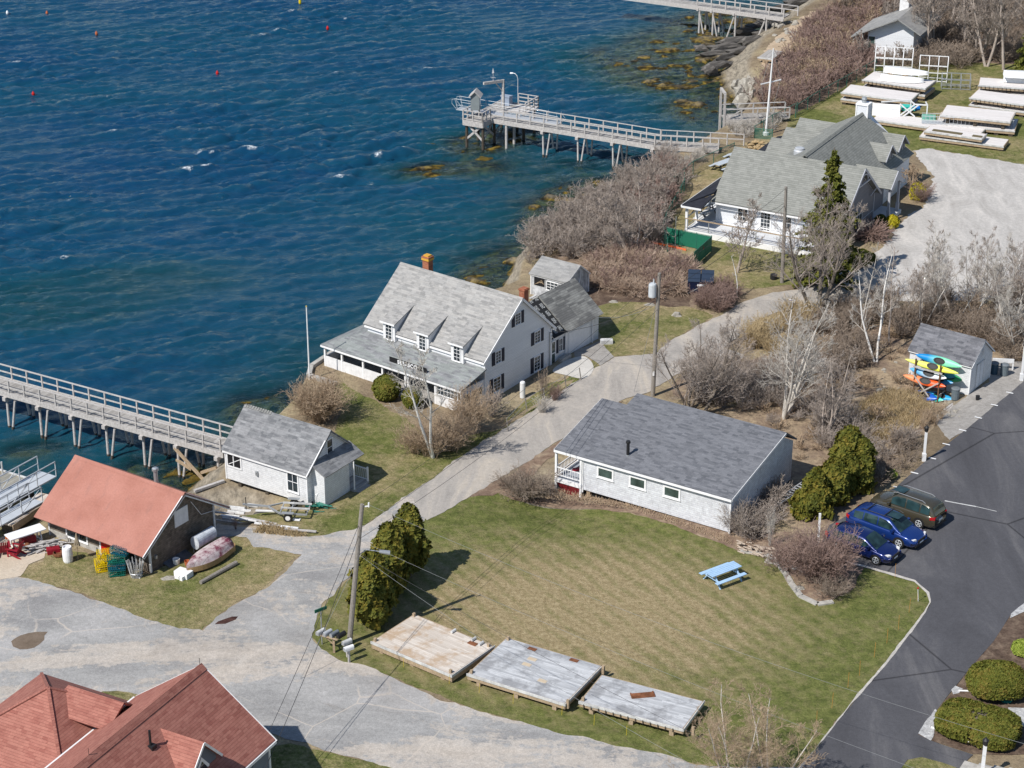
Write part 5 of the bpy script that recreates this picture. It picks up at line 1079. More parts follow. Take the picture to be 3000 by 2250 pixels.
T,A,a,L_=floatdock('pale tan boarded float dock nearest the mailboxes',(1092,1879),(1323,1976),3.55,.55,.42,'floatlight',None,False,((.1,.1),(5.35,.1),(5.35,3.4),(.1,3.4)))
h=.55
for x,y in((2.9,3.4),(4.3,3.4),(4.9,3.3)):
    q=MB(); q.tube([(x,y-.18,h+.08),(x,y+.18,h+.08)],.08,8); part('fender_roll',q,M['offwhite'],T)
q=MB(); q.box(4.2,4.75,2.95,3.25,h,h+.03); part('rust_plate',q,M['rust'],T)
T,A,a,L_=floatdock('grey weathered float dock in the middle of the row of three by the street',(1373,1973),(1654,2060),4.1,.62,.34,'floatgrey',None,False,((.12,.1),(5.9,.1),(6.0,3.9),(.15,3.95)))
for x,y,m in((1.5,3.8,'rust'),(4.0,3.9,'rust'),(2.0,2.3,'floatlight'),(2.0,2.9,'floatlight'),(3.5,1.3,'floatlight')):
    q=MB(); q.box(x,x+.5,y-.15,y+.12,.62,.635); part('patch_plate',q,M['rust'] if m=='rust' else M['sandpatch'] if 'sandpatch' in M else M['timbertan'],T)
T,A,a,L_=floatdock('white slatted float dock with a rusty steel frame on top, beside the foreground tree',(1701,2054),(2000,2134),2.75,.62,.30,'floatgrey',None,True,((.1,.1),(6.2,.1)))
o=off(A,a,2.3,1.35,0)
K=thing('steel_frame','rusty steel bracket frame lying on the white slatted float','steel frame',(o.x,o.y,.62),a+35)
q=MB(); q.box(0,1.25,0,.18,0,.03); q.box(0,1.25,.4,.46,0,.03); q.prism([(.18,.0),(.34,.12),(.4,.0)],'x',.0,1.2); part('channel',q,M['rust'],K); [part('cross_bar',MB().box(x,x+.07,.0,.5,.03,.06),M['rust'],K) for x in(0,1.18)]
# floats in the upper yard
WT='floatwhite'
def stack(lab_top,lab_low,FL,FR,depth,zt,zl,slots=False,low=None):
    if lab_low:
        f=low or (FL,FR,depth); A=G(*FL,zt)
        z0=.0; T,A_,a,L_=floatdock(lab_low,f[0],f[1],f[2],zl,.35,WT,'floats stored on the upper lawn',False,(),True)
    T,A_,a,L_=floatdock(lab_top,FL,FR,depth,zt,.35,WT,'floats stored on the upper lawn',slots,(),False,None,max(0,(zl if lab_low else .0)))
    q=MB()
    for x in(.5,L_/2,L_-.5): q.box(x-.15,x+.15,.1,depth-.1,0,max(.08,zt-(zl if lab_low else 0)-.35))
    part('timber_block',q,M['timberdark'],T); return T,A_,a,L_
def low_of(FL,FR,zt,zl,dx,dy):   # lower float directly beneath
    return None
def under(FL,FR,depth,zt,zl,label,grow=.0):
    A=G(*FL,zt);B=G(*FR,zt);a=hang(A,B);L_=(B-A).length+grow
    T=thing('float_dock',label,'float dock',(A.x,A.y,0),a,'floats stored on the upper lawn')
    d=MB(); d.box(0,L_,0,depth,zl-.07,zl); part('decking',d,M[WT],T)
    d=MB(); d.box(-.03,L_+.03,-.06,0,zl-.35,zl-.01); d.box(L_,L_+.06,-.06,depth,zl-.35,zl-.01); d.box(-.06,0,-.06,depth,zl-.35,zl-.01); part('side_board',d,M['timbertan'],T)
    d=MB(); d.box(-.05,L_+.08,-.1,-.06,zl-.12,zl+.02); part('rub_rail',d,M['offwhite'],T)
    d=MB()
    for k in range(6): x=.3+k*(L_-.6)/5; d.box(x-.2,x+.2,.02,depth-.1,0,max(.05,zl-.35))
    part('timber_block',d,M['timberdark'],T)
    return T
def upper(FL,FR,depth,zt,zl,label,slots=False):
    T,A_,a,L_=floatdock(label,FL,FR,depth,zt,.35,WT,'floats stored on the upper lawn',slots,(),False,None,zl)
    q=MB()
    for x in(.6,L_/2,L_-.6): q.box(x-.15,x+.15,.1,depth-.1,0,zt-zl-.35)
    part('timber_block',q,M['timberdark'],T); return T,A_,a,L_
U1=upper((2528,233),(2710,259),3.2,1.35,.62,'stored float carrying two upturned white dinghies by the chain link fence',True); under((2528,233),(2710,259),3.2,1.35,.62,'lower float beneath the one with two white dinghies')
upper((2466,270),(2665,296),3.0,1.25,.60,'plain boarded float on top, next to the clubhouse chimney'); under((2466,270),(2665,296),3.0,1.25,.60,'lower float under the plain one next to the clubhouse chimney')
T,A3,a3,L3=floatdock('long low float carrying white panels and a folded gangway behind the clubhouse',(2556,350),(2870,393),2.6,.55,.38,WT,'floats stored on the upper lawn',False,(),True)
upper((2757,336),(2958,357),3.4,1.45,.62,'upper float of the pair at the edge of the gravel, wide and bare'); under((2745,338),(2958,357),3.9,1.45,.62,'lower float of the wide bare pair, sticking out on its right',.5)
upper((2710,383),(2875,406),1.6,1.05,.55,'narrow float with dark covers on top of the nearest stack'); under((2697,384),(2940,415),2.3,.95,.50,'nearest stored float at the corner of the gravel lot')
upper((2842,286),(3040,312),3.0,1.30,.60,'slatted float at the right edge, behind the wide bare pair',True); under((2842,286),(3040,312),3.4,1.30,.60,'lower float under the slatted one at the right edge')
U7=upper((2868,249),(3050,262),2.8,1.30,.60,'farthest right float, carrying one white dinghy',True); under((2868,249),(3050,262),2.8,1.30,.60,'lower float beneath the farthest right one')
q=MB(); q.box(.6,3.4,.2,.75,.02,.06); q.box(4.4,5.3,.2,.7,.02,.06)
o=off(G(2710,383,1.05),hang(G(2710,383,1.05),G(2875,406,1.05)),0,0,0); single('canvas_cover',q,paint('olive_canvas',(.16,.13,.07),.2),'olive canvas cover lying on the narrow float','cover',(o.x,o.y,1.05),hang(G(2710,383,1.05),G(2875,406,1.05)))
# dinghies
def hull(name,L,W,H,up=True,n=14,m=9,stern=.75):
    """upturned hull; keel along x; bow at +x"""
    mb=MB(); rows=[]
    for i in range(n+1):
        t=i/n; w=W/2*(1-max(0,(t-.45)/.55)**2.2)*(stern+(1-stern)*min(1,t*3)); w=max(w,.02); kz=H*(1-.12*t)
        row=[]
        for j in range(m+1):
            s=-1+2*j/m; yy=w*math.copysign(abs(s)**.75,s); zz=kz*(1-abs(s)**3.2)*(1-.15*max(0,(t-.7)/.3)); row.append((t*L,yy,zz))
        rows.append(row)
    base=len(mb.v); mb.v+= [p for r in rows for p in r]
    for i in range(n):
        for j in range(m):
            a=base+i*(m+1)+j; mb.f.append((a,a+m+1,a+m+2,a+1))
    mb.f.append(tuple(base+j for j in range(m+1))); mb.f.append(tuple(base+n*(m+1)+j for j in reversed(range(m+1)))); 
    mb.f.append(tuple([base+i*(m+1) for i in range(n+1)]+[base+i*(m+1)+m for i in reversed(range(n+1))])); return mb
WH=flat('white_gelcoat',(.78,.79,.80),.3,.5)
def dinghy(label,px,z,ang,L=4.2,W=1.6,H=.55,tilt=0):
    p=G(*px,z); T=thing('dinghy',label,'dinghy',(p.x,p.y,z),ang); part('hull',hull('h',L,W,H),WH,T,smooth=True); g=MB(); g.tube([(0,-W*.36,.03),(L*.45,-W/2,.03),(L*.8,-W*.36,.03),(L,0,.03)],.035,5); g.tube([(0,W*.36,.03),(L*.45,W/2,.03),(L*.8,W*.36,.03),(L,0,.03)],.035,5); part('gunwale',g,M['whitetrim'],T)
    T.rotation_euler[0]=R(tilt); return T
dinghy('upper upturned white dinghy resting on another one on the slatted float',(2592,208),2.05,-20,4.4,1.5,.5)
dinghy('lower white dinghy underneath the upturned one on the slatted float',(2580,232),1.40,-16,4.3,1.5,.55)
dinghy('upper upturned white hull at the right edge of the picture',(2940,222),2.0,-6,5.0,1.6,.55)
dinghy('lower white hull under the upturned one at the right edge',(2940,236),1.35,-8,5.0,1.6,.6)
q=MB()
for x in(0,1.9): q.beam((x,0,0),(x,.1,.75),.09,.09); q.beam((x,1.2,0),(x,1.2,.75),.09,.09)
q.beam((0,0,.7),(1.9,0,.05),.08,.08);q.beam((0,0,.05),(1.9,0,.7),.08,.08)
p=G(2602,234,1.37); single('boat_cradle',q,M['timbertan'],'wooden cradle crossed under the two white dinghies','cradle',(p.x,p.y,1.37),-20)
# white tubular racks
def rack(label,px,ang,segs,H=1.9,Dp=1.1,mat='whitetrim'):
    p=G(*px,0); T=thing('boat_rack',label,'rack',(p.x,p.y,0),ang); W=segs*.95
    q=MB()
    for y in(0,Dp):
        for k in range(segs+1): q.beam((k*.95,y,.0),(k*.95,y,H if y else H*.7),.07)
        for z in(.15,H*.55,H*.98): q.beam((0,y,z*(1 if y else .7)),(W,y,z*(1 if y else .7)),.07)
    for k in range(segs+1): q.beam((k*.95,0,H*.68),(k*.95,Dp,H*.97),.06); q.beam((k*.95,0,.2),(k*.95,Dp,.2),.06)
    part('frame',q,M[mat],T)
rack('white tubular rack behind the float with two dinghies',(2560,222),-12,4,2.9); rack('white tubular rack to the right of the two dinghies',(2690,238),-12,3,2.5); rack('low grey tube rack at the end of the white racks',(2758,262),-8,3,1.5,1.0,'metal')
# panels, gangway, folded things on the long float
q=MB()
for k in range(7): q.box(0,2.6,.0,.05,k*.17,k*.17+.14)
q.beam((0,.08,0),(0,.08,1.2),.06);q.beam((2.6,.08,0),(2.6,.08,1.2),.06)
p=G(2556,338,.55); K=single('slatted_panel',q,M['whitetrim'],'white slatted panel standing on the long low float behind the chimney','panel',(p.x,p.y,.55),-8); K.rotation_euler[0]=R(-28)
q=MB(); 
for a_,b_ in(((0,0,0),(1.4,.2,1.2)),((.4,0,0),(1.8,.2,1.2)),((0,.1,1.2),(1.5,.1,.0)),((1.4,.2,1.2),(2.6,.2,1.2)),((2.6,.2,1.2),(2.6,.2,0)),((1.4,.2,1.2),(1.0,1.2,1.2)),((2.6,.2,1.2),(2.4,1.2,1.2)),((-1.8,.2,1.25),(1.0,1.2,1.3)),((1.0,1.2,0),(1.0,1.2,1.3))): q.beam(a_,b_,.08,.12)
p=G(2634,340,.55); single('folded_trestle',q,M['white'],'tangle of white trestle frames on the long low float','trestle',(p.x,p.y,.55),-12)
q=MB(); q.box(0,1.3,0,.9,0,.28); q.box(.1,1.0,.3,.8,.28,.4); p=G(2640,326,.6); single('teal_board',q,flat('teal_board_paint',(.05,.5,.42)),'teal and white boards stacked behind the slatted panel','board',(p.x,p.y,.7),-8)
q=MB(); q.tube([(0,0,.2),(.9,.1,.2)],[.2,.22],10); p=G(2668,325,.6); single('blue_fender',q,flat('bright_blue_plastic',(.01,.16,.5)),'bright blue fender among the white trestles','fender',(p.x,p.y,.6),10)
q=MB().prism([(0,0),(1.1,0),(.0,.55)],'x',0,1.3); p=G(2700,350,.55); single('green_crate',q,flat('pale_green_plastic',(.16,.42,.34)),'sloped pale green crate at the end of the long low float','crate',(p.x,p.y,.55),-10)
K=thing('gangway','long wire railed aluminium gangway lying on the low float beside the wide pair','gangway',G(2700,362,.58),-10)
q=MB(); q.box(0,8.6,0,1.0,0,.06); part('walkway',q,M['alu'],K)
for y in(0,1.0):
    q=MB(); q.tube([(0,y,.75),(8.6,y,.75)],.025,4)
    for k in range(24): q.tube([(k*.37,y,.05),(k*.37,y,.75)],.014,3)
    part('hand_rail',q,M['alu'],K)
# ---- floats and gangways at the left edge
T,A,a,L_=floatdock('grey mossy float dock afloat at the left edge of the picture',(-60,1506),(20,1530),4.6,.0,.35,'deckgrey',None,False,(),False,None,SEA) if False else (None,)*4
K=thing('float_dock','grey mossy boarded float at the left edge behind the aluminium gangways','float dock',G(103,1410,.25),-30)
q=MB(); q.box(-9,0,-4.5,0,-.08,0); part('decking',q,planks('mossy_float_boards',(.24,.23,.20),(.36,.35,.31),.2,'y',stain=(.30,.21,.08)),K)
q=MB(); q.box(-9,.08,0,.1,-.4,.08); q.box(0,.1,-4.5,.08,-.4,.08); part('rub_rail',q,M['offwhite'],K); q=MB(); q.box(-8.9,-.1,-4.4,-.1,-2.2,-.09); part('crib',q,M['timberdark'],K)
q=MB(); q.tube([(0,0,0),(0,0,.9)],.06,6); p=G(8,1388,.25); single('float_post',q,M['offwhite'],'short white post at the corner of the mossy float','post',(p.x,p.y,.2))
def alugang(label,pa,pb,z,W,ang=None,H=1.0):
    A=G(*pa,z);B=G(*pb,z); K=thing('gangway',label,'gangway',(A.x,A.y,z),hang(A,B)); L_=(B-A).length
    q=MB(); q.box(0,L_,0,W,-.08,0); part('walkway',q,paint('pale_aluminium_tread',(.55,.58,.62),.06,.5,.4,.2,streak=False),K)
    for y in(0,W):
        q=MB(); q.beam((0,y,H),(L_,y,H),.06); q.beam((0,y,.5),(L_,y,.5),.04); n=int(L_/1.6)
        for k in range(n+1): q.beam((k*L_/n,y,0),(k*L_/n,y,H),.05)
        for k in range(0,n,2): q.beam((k*L_/n,y,0),((k+1)*L_/n,y,H),.04)
        part('hand_rail',q,M['alu'],K)
alugang('aluminium gangway lying behind the boathouse, upper of the two',(-60,1520),(165,1395),.9,1.5)
alugang('aluminium gangway lying closest to the boathouse wall',(-60,1575),(125,1470),.9,1.1)
q=MB(); q.box(0,6,0,1.6,-.10,0); q.box(0,6,-.03,.04,-.4,0); q.box(5.96,6.02,0,1.6,-.4,0); q.box(0,5.8,.2,1.4,-.55,-.1); A=G(28,1537,.75); B=G(110,1480,.75)
K=thing('float_dock','small weathered float stacked under the boathouse eave','float dock',(A.x,A.y,.75),hang(A,B)); part('decking',MB().box(0,4.2,-.2,.9,-.1,0),M['floatlight'],K); part('side_board',MB().box(0,4.2,-.25,-.2,-.45,0),M['timbertan'],K); part('timber_block',MB().box(.2,4.0,-.1,.8,-.75,-.12),M['timberdark'],K)
# ================= cars =================
def interp(tab,x):
    for i in range(len(tab)-1):
        if tab[i][0]<=x<=tab[i+1][0]:
            f=(x-tab[i][0])/(tab[i+1][0]-tab[i][0]); f=f*f*(3-2*f)*.4+f*.6; return tab[i][1]*(1-f)+tab[i+1][1]*f
    return tab[0][1] if x<tab[0][0] else tab[-1][1]
def car(label,loc,ang,L,W,H,wb,bodycol,belt,roofz,paintspec,rails=True,scale=1.0,suv=False):
    T=thing('parked_car',label,'car',loc,ang,'cars parked at the edge of the driveway'); T.scale=(scale,)*3
    pm=NT(paintspec,.22,.6,.35); pm.b.inputs['Coat Weight'].default_value=.8; pm.b.inputs['Coat Roughness'].default_value=.04; pm=pm.col(bodycol)
    hl=L/2; xf=wb/2+.02; xr=-wb/2+.02; n=34; N=13; w=W/2
    def hw(x): t=abs(x)/hl; return w*(1-.16*max(0,(t-.72)/.28)**2.0-.02)
    mb=MB(); rows=[]
    for i in range(n+1):
        x=-hl+L*i/n; b=interp(belt,x); h_=hw(x); zb=.24+ .10*max(0,(abs(x)/hl-.86)/.14)
        inb=abs(x)/hl
        prof=[(0,zb),(.86,zb),(.97,zb+.10),(1.0,zb+.30),(1.0,b*.72),(.965,b-.05),(.90,b),(.6,b+.045),(0,b+.06)]
        if i in(0,n): prof=[(p[0]*.93,p[1]+(.05 if p[1]<.6 else -.05)) for p in prof]
        right=[(x,-p[0]*h_,p[1]) for p in prof]; left=[(x,p[0]*h_,p[1]) for p in reversed(prof[1:-1])]
        rows.append(right+left)
    k=len(rows[0])
    for r in rows: mb.v+=r
    for i in range(n):
        for j in range(k): j2=(j+1)%k; mb.f.append((i*k+j,(i+1)*k+j,(i+1)*k+j2,i*k+j2))
    mb.f.append(tuple(reversed(range(k)))); mb.f.append(tuple(n*k+j for j in range(k)))
    B=part('body',mb,pm,T,smooth=True)
    # greenhouse
    g=MB(); x0,x1=roofz[0][0],roofz[-1][0]; m=20; rows=[]
    for i in range(m+1):
        x=x0+(x1-x0)*i/m; zr=interp(roofz,x); b=interp(belt,x)-.02; f=max(0,min(1,(zr-b)/(H-b))); ww=hw(x)*.93; wt=ww-(.20*f); 
        rows.append([(x,-ww,b),(x,-(ww+wt)/2,(b+zr)/2+.01),(x,-wt,zr-.05*f),(x,-wt*.8,zr-.01),(x,0,zr+.02*f),(x,wt*.8,zr-.01),(x,wt,zr-.05*f),(x,(ww+wt)/2,(b+zr)/2+.01),(x,ww,b)])
    k=9
    for r in rows: g.v+=r
    for i in range(m):
        for j in range(k-1): g.f.append((i*k+j,(i+1)*k+j,(i+1)*k+j+1,i*k+j+1))
    part('cabin',g,pm,T,smooth=True)
    gm=M['carglass']
    def side(xa,xb,s,za=.05,zt=.10):
        q=MB(); pts=[]
        xs=[xa+(xb-xa)*i/6 for i in range(7)]
        lo=[];hi=[]
        for x in xs:
            zr=interp(roofz,x); b=interp(belt,x)-.02; f=max(0,min(1,(zr-b)/(H-b))); ww=hw(x)*.93; wt=ww-.20*f
            z1=b+.07; z2=max(z1+.005,zr-.05*f-.06); 
            def yy(z): t=(z-b)/max(.01,(zr-.05*f-b)); return ww+(wt-ww)*t+.022
            lo.append((x,s*yy(z1),z1)); hi.append((x,s*yy(z2),z2))
        q.v=lo+hi; 
        for i in range(6): q.f.append((i,i+1,i+8,i+7) if s<0 else (i,i+7,i+8,i+1))
        part('side_window',q,gm,T)
    xs0=roofz[0][0]; xs1=roofz[-1][0]
    a=xs0+ (.34 if suv else .5); e=xs1-.62
    L3=[(a,a+.62),(a+.70,a+1.62),(a+1.70,e)]
    for s in(-1,1):
        for xa,xb in L3: side(xa,xb,s)
    # windshield and rear glass
    def screen(xa,xb,name):
        q=MB(); S=6
        for i in range(S+1):
            x=xa+(xb-xa)*i/S; zr=interp(roofz,x); b=interp(belt,x)-.02; f=max(0,min(1,(zr-b)/(H-b))); ww=hw(x)*.93; wt=(ww-.20*f)*.88
            q.v+=[(x,-wt,zr-.012+.022),(x,0,zr+.02*f+.022),(x,wt,zr-.012+.022)]
        for i in range(S):
            for j in(0,1): q.f.append((i*3+j,(i+1)*3+j,(i+1)*3+j+1,i*3+j+1))
        part(name,q,gm,T)
    ix=[p[0] for p in roofz]
    screen(ix[-2]+.06,ix[-1]-.08,'windscreen'); screen(ix[0]+.06,ix[1]-.05,'rear_window')
    q=MB(); zc=H+.012; q.add([(.15,-.38,zc+.02),(.95,-.38,zc-.0),(.95,.38,zc-.0),(.15,.38,zc+.02)],[(0,1,2,3)]); 
    if rails: part('sunroof',q,gm,T)
    if rails:
        for s in(-1,1): q=MB(); y=s*(w*.93-.27); q.tube([(-1.5,y,H-.03),(-1.3,y,H+.06),(.5,y,H+.06),(.75,y,H-.02)],.022,5); part('roof_rail',q,M['black'] if not suv else M['metal'],T)
        if not suv:
            for x in(-1.1,.1): q=MB(); q.beam((x,-(w*.93-.27),H+.07),(x,w*.93-.27,H+.07),.06,.03); part('cross_bar',q,M['black'],T)
    wr=.345 if suv or rails else .32
    for x in(xf,xr):
        for s in(-1,1):
            wm=MB(); wm.v=[];
            prof=[(wr*.62,-.10),(wr*.96,-.11),(wr,-.06),(wr,.06),(wr*.96,.11),(wr*.62,.10)]
            for r_,yy in prof:
                for a_ in range(20): an=2*pi*a_/20; wm.v.append((r_*math.cos(an),yy,r_*math.sin(an)))
            for i in range(len(prof)-1):
                for a_ in range(20): a2=(a_+1)%20; wm.f.append((i*20+a_,i*20+a2,(i+1)*20+a2,(i+1)*20+a_))
            wo=bpy.data.objects.new('wheel',None); COL.objects.link(wo); wo.parent=T; wo.location=(x,s*(hw(x)-.10),wr)
            part('tyre',wm,M['rubber'],wo)
            rm=MB(); yo=s*.105; rm.add([(wr*.62*math.cos(2*pi*a_/20),s*.06,wr*.62*math.sin(2*pi*a_/20)) for a_ in range(20)],[tuple(range(20)) if s<0 else tuple(reversed(range(20)))]); part('wheel_well',rm,M['black'],wo)
            rm=MB()
            for a_ in range(5):
                an=2*pi*a_/5+.3
                for da in(-.12,.12): rm.beam((0,yo*.9,0),(wr*.62*math.cos(an+da),yo,wr*.62*math.sin(an+da)),.04,.03)
            rm.tube([(wr*.62*math.cos(2*pi*a_/20),yo,wr*.62*math.sin(2*pi*a_/20)) for a_ in range(21)],.018,4,False); part('rim',rm,M['alu'],wo)
            ar=MB(); pts=[]
            for a_ in range(13): an=pi*a_/12; pts.append(((wr+.055)*math.cos(an)+x,s*(hw(x)+.003),(wr+.055)*math.sin(an)+wr))
            ar.add(pts,[tuple(range(13)) if s>0 else tuple(reversed(range(13)))]); part('wheel_arch',ar,M['black'],T)
    q=MB()
    for s in(-1,1): q.box(-wb/2+.35,wb/2-.35,s*w-.03,s*w+.012,.24,.36)
    part('sill_trim',q,M['black'],T) if rails else None
    for s in(-1,1):
        q=MB(); xh=hl-.20; q.prism([(xh-.30,s*w*.84),(xh+.06,s*w*.80),(xh+.14,s*w*.56),(xh-.02,s*w*.55)],'z',.64,.77); part('headlight',q,M['lampglass'],T)
        q=MB(); q.prism([(-hl+.02,s*w*.60),(-hl-.0,s*w*.78),(-hl+.28,s*w*.97),(-hl+.30,s*w*.80)],'z',.82 if suv or rails else .78,1.0); part('tail_light',q,M['tail'],T)
        q=MB(); q.box(xs1-.62,xs1-.45,s*(w*.93),s*(w*.93)+s*.22,.98,1.12) if s>0 else q.box(xs1-.62,xs1-.45,s*(w*.93)-.22,s*(w*.93),.98,1.12); part('mirror',q,pm,T)
    q=MB(); q.box(hl-.06,hl+.012,-.42,.42,.48,.66); part('grille',q,M['black'],T); q=MB(); q.box(hl-.06,hl+.01,-w*.7,w*.7,.27,.40); part('bumper_intake',q,M['black'],T)
    q=MB(); q.box(hl,hl+.022,-.20,.20,.42,.52); part('number_plate',q,M['whitetrim'],T); q=MB(); q.box(-hl-.022,-hl+.02,-.20,.20,.62,.74); part('number_plate',q,M['whitetrim'],T)
    q=MB(); q.box(-hl-.015,-hl+.1,-w*.75,w*.75,.28,.46); part('rear_bumper',q,M['black'],T)
    return T
M['carglass']=glass('car_glass',(.02,.045,.05),.03); M['lampglass']=flat('lamp_glass',(.75,.75,.75),.1,.8); M['tail']=flat('red_tail_lamp',(.45,.01,.015),.2,.6)
def carpos(px,ang,lx,ly):  # origin from the ground contact px of a wheel at local (lx,ly)
    p=G(*px,.04); a=R(ang); return (p.x-(math.cos(a)*lx-math.sin(a)*ly),p.y-(math.sin(a)*lx+math.cos(a)*ly),.04)
S_=.985
car('light blue estate car with roof bars parked between the dark blue and olive cars'.replace('light','bright'),carpos((2632,1606),-40,1.40*S_,-.88*S_),-40,4.86,1.86,1.60,2.75,(.010,.038,.19),[(-2.43,.93),(-2.2,1.00),(-.3,.97),(1.1,.94),(1.8,.86),(2.25,.74),(2.43,.60)],[(-2.36,1.02),(-1.85,1.52),(-1.2,1.60),(-.2,1.62),(.45,1.56),(1.45,.95)],'metallic_blue_paint',True,S_)
car('dark navy hatchback partly behind the bare shrub, nearest the lawn',carpos((2565,1655),-38,1.37*S_,-.84*S_),-38,4.46,1.77,1.46,2.67,(.006,.017,.11),[(-2.23,.86),(-2.0,.95),(-.3,.90),(1.0,.88),(1.7,.80),(2.08,.70),(2.23,.58)],[(-2.15,.98),(-1.6,1.38),(-1.0,1.46),(-.2,1.48),(.35,1.42),(1.35,.89)],'metallic_navy_paint',False,S_)
car('grey olive sport utility car facing away from the driveway',carpos((2690,1548),139,-1.31*S_,.86*S_),139,4.63,1.82,1.71,2.67,(.075,.066,.045),[(-2.31,.98),(-2.1,1.04),(-.3,1.00),(1.0,.98),(1.7,.92),(2.15,.82),(2.31,.66)],[(-2.26,1.06),(-1.98,1.60),(-1.4,1.70),(-.2,1.72),(.45,1.66),(1.35,.99)],'metallic_olive_paint',True,S_,True)
# ================= poles, lamps, mast =================
def upole(label,base,top,h,extra=None):
    b=G(*base); 
    # top px gives the lean in x
    T=thing('utility_pole',label,'utility pole',(b.x,b.y,0)); dx=(top[0]-1500)/F*(cp*b.y-sp*(h-CH)) - b.x
    q=MB(); q.tube([(0,0,-.3),(dx*.5,0,h*.5),(dx,0,h)],[.16,.14,.115],10); part('pole',q,M['pole'],T); return T,Vector((b.x+dx,b.y,h)),dx
T1,top1,dx1=upole('tall leaning utility pole beside the mailboxes and the evergreens',(1022,1885),(1061,1480),8.6)
q=MB(); q.tube([(dx1*.62,.1,5.4),(dx1*.62+.5,.2,5.75),(dx1*.62+1.3,.25,5.6)],.03,5); q.tube([(dx1*.62+1.2,.25,5.62),(dx1*.62+1.75,.3,5.5)],[.1,.13],8); part('street_light',q,M['metal'],T1)
q=MB(); q.beam((dx1*.97,0,8.45),(dx1*.97+.35,0,8.5),.05); q.tube([(dx1+.35,0,8.45),(dx1+.35,0,8.7)],.05,6); part('insulator',q,M['whitetrim'],T1)
q=MB(); q.tube([(.2,0,5.1),(.9,0,4.5),(1.6,0,3.9)],.06,5); part('splice_case',q,M['black'],T1) if False else None
T2,top2,dx2=upole('utility pole with a grey transformer can in the middle of the lane',(1912,1160),(1932,797),9.1)
q=MB(); q.lathe([(.02,0),(.26,.02),(.27,.08),(.27,.88),(.24,.98),(.05,1.0)],14,(-.42+dx2*.9,-.1,7.4)); q.lathe([(.05,1.0),(.05,1.3)],8,(-.35+dx2*.9,-.1,7.4)); part('transformer',q,flat('pale_grey_transformer',(.52,.55,.58),.5),T2)
q=MB(); q.box(-.06,.06,-.2,-.14,1.6,1.9); part('notice',q,M['whitetrim'],T2)
T3,top3,dx3=upole('weathered utility pole on the lawn in front of the clubhouse deck',(2291,828),(2337,547),8.2) if False else upole('weathered utility pole on the lawn in front of the clubhouse deck',(2291,828),(2303,547),7.9)
def lamp(label,px,h=2.05):
    b=G(*px); T=thing('lamp_post',label,'lamp post',(b.x,b.y,0)); q=MB(); q.box(-.12,.12,-.12,.12,0,.5); q.box(-.075,.075,-.075,.075,.5,h); q.box(-.13,.13,-.13,.13,.5,.54); part('post',q,M['whitetrim'],T)
    q=MB(); q.lathe([(.05,0),(.09,.05),(.13,.10),(.15,.32),(.17,.34),(.05,.45),(.02,.52)],8,(0,0,h)); part('lantern',q,M['black'],T)
lamp('white lamp post with black lantern beside the parking spaces',(2706,1350)); lamp('white lamp post at the right edge near the kayak shed',(2992,1115),2.6); lamp('white lamp post at the bottom right steps',(2875,2285),2.0)
b=G(2396,1600); T=thing('lamp_post','slim white post half hidden in the bare shrub beside the navy car','post',(b.x,b.y,0)); q=MB(); q.box(-.06,.06,-.06,.06,0,2.2); part('post',q,M['whitetrim'],T)
b=G(907,1112); T=thing('flagpole','tall thin white flagpole behind the round tan shrub','flagpole',(b.x,b.y,0)); q=MB(); q.tube([(0,0,0),(0,0,5.5)],[.06,.035],8); part('pole',q,M['whitetrim'],T); q=MB(); q.lathe([(.02,0),(.07,.05),(.02,.12)],8,(0,0,5.5)); part('finial',q,flat('gold_ball',(.5,.35,.08)),T)
b=G(2243,395); T=thing('yacht_mast','white flag mast with a cross yard in the fenced corner by the landing stage','mast',(b.x,b.y,0)); q=MB(); q.tube([(0,0,0),(.18,0,5),(.3,0,8.4)],[.10,.09,.05],10); part('mast',q,M['whitetrim'],T)
q=MB(); q.beam((-.75,-.35,5.05),(1.25,.5,5.25),.09); part('yard',q,M['whitetrim'],T); q=MB(); q.lathe([(.3,0),(.3,.25),(.12,.3)],10); part('base',q,M['whitetrim'],T)
q=MB(); q.tube([(-.7,-.33,5.05),(.05,0,.4)],.012,3); q.tube([(1.2,.5,5.25),(.1,0,.4)],.012,3); q.tube([(.3,0,8.2),(-.7,-.33,5.05)],.012,3);q.tube([(.3,0,8.2),(1.2,.5,5.25)],.012,3); part('halyard',q,M['metal'],T)
# wires
def wire(label,a,b,sag,r=.016,mat='wire',n=18,cat='cable'):
    a=Vector(a);b=Vector(b); q=MB(); q.tube([a.lerp(b,i/n)-Vector((0,0,sag*4*(i/n)*(1-i/n))) for i in range(n+1)],r,4); single('overhead_wire',q,M[mat],label,cat)
far1=G(3300,2260,7.0)
wire('thin overhead wire from the leaning pole top to the right edge',top1+Vector((.3,0,0)),G(3250,2250,4.5),.9,.008,'wirelight')
wire('second overhead wire from the leaning pole to the bottom right',top1-Vector((.15,0,2.2)),G(2900,2330,3.5),.5,.008,'wirelight')
wire('third overhead wire crossing the lawn above the floats',top1-Vector((.2,0,3.0)),G(2600,2420,3.0),.5,.011,'wire')
wire('lowest overhead wire above the floats by the leaning pole',top1-Vector((.2,0,3.1)),G(2500,2480,3.0),.9,.009,'wirelight')
wire('upper overhead wire along the lane between the two poles',top1,top2-Vector((0,0,.1)),.7,.012,'wire'); wire('middle overhead wire along the lane between the poles',top1-Vector((.1,0,1.4)),top2-Vector((0,0,1.7)),.6,.014,'wire'); wire('lower overhead wire along the lane between the poles',top1-Vector((.1,0,2.0)),top2-Vector((0,0,2.6)),.8,.014,'wire')
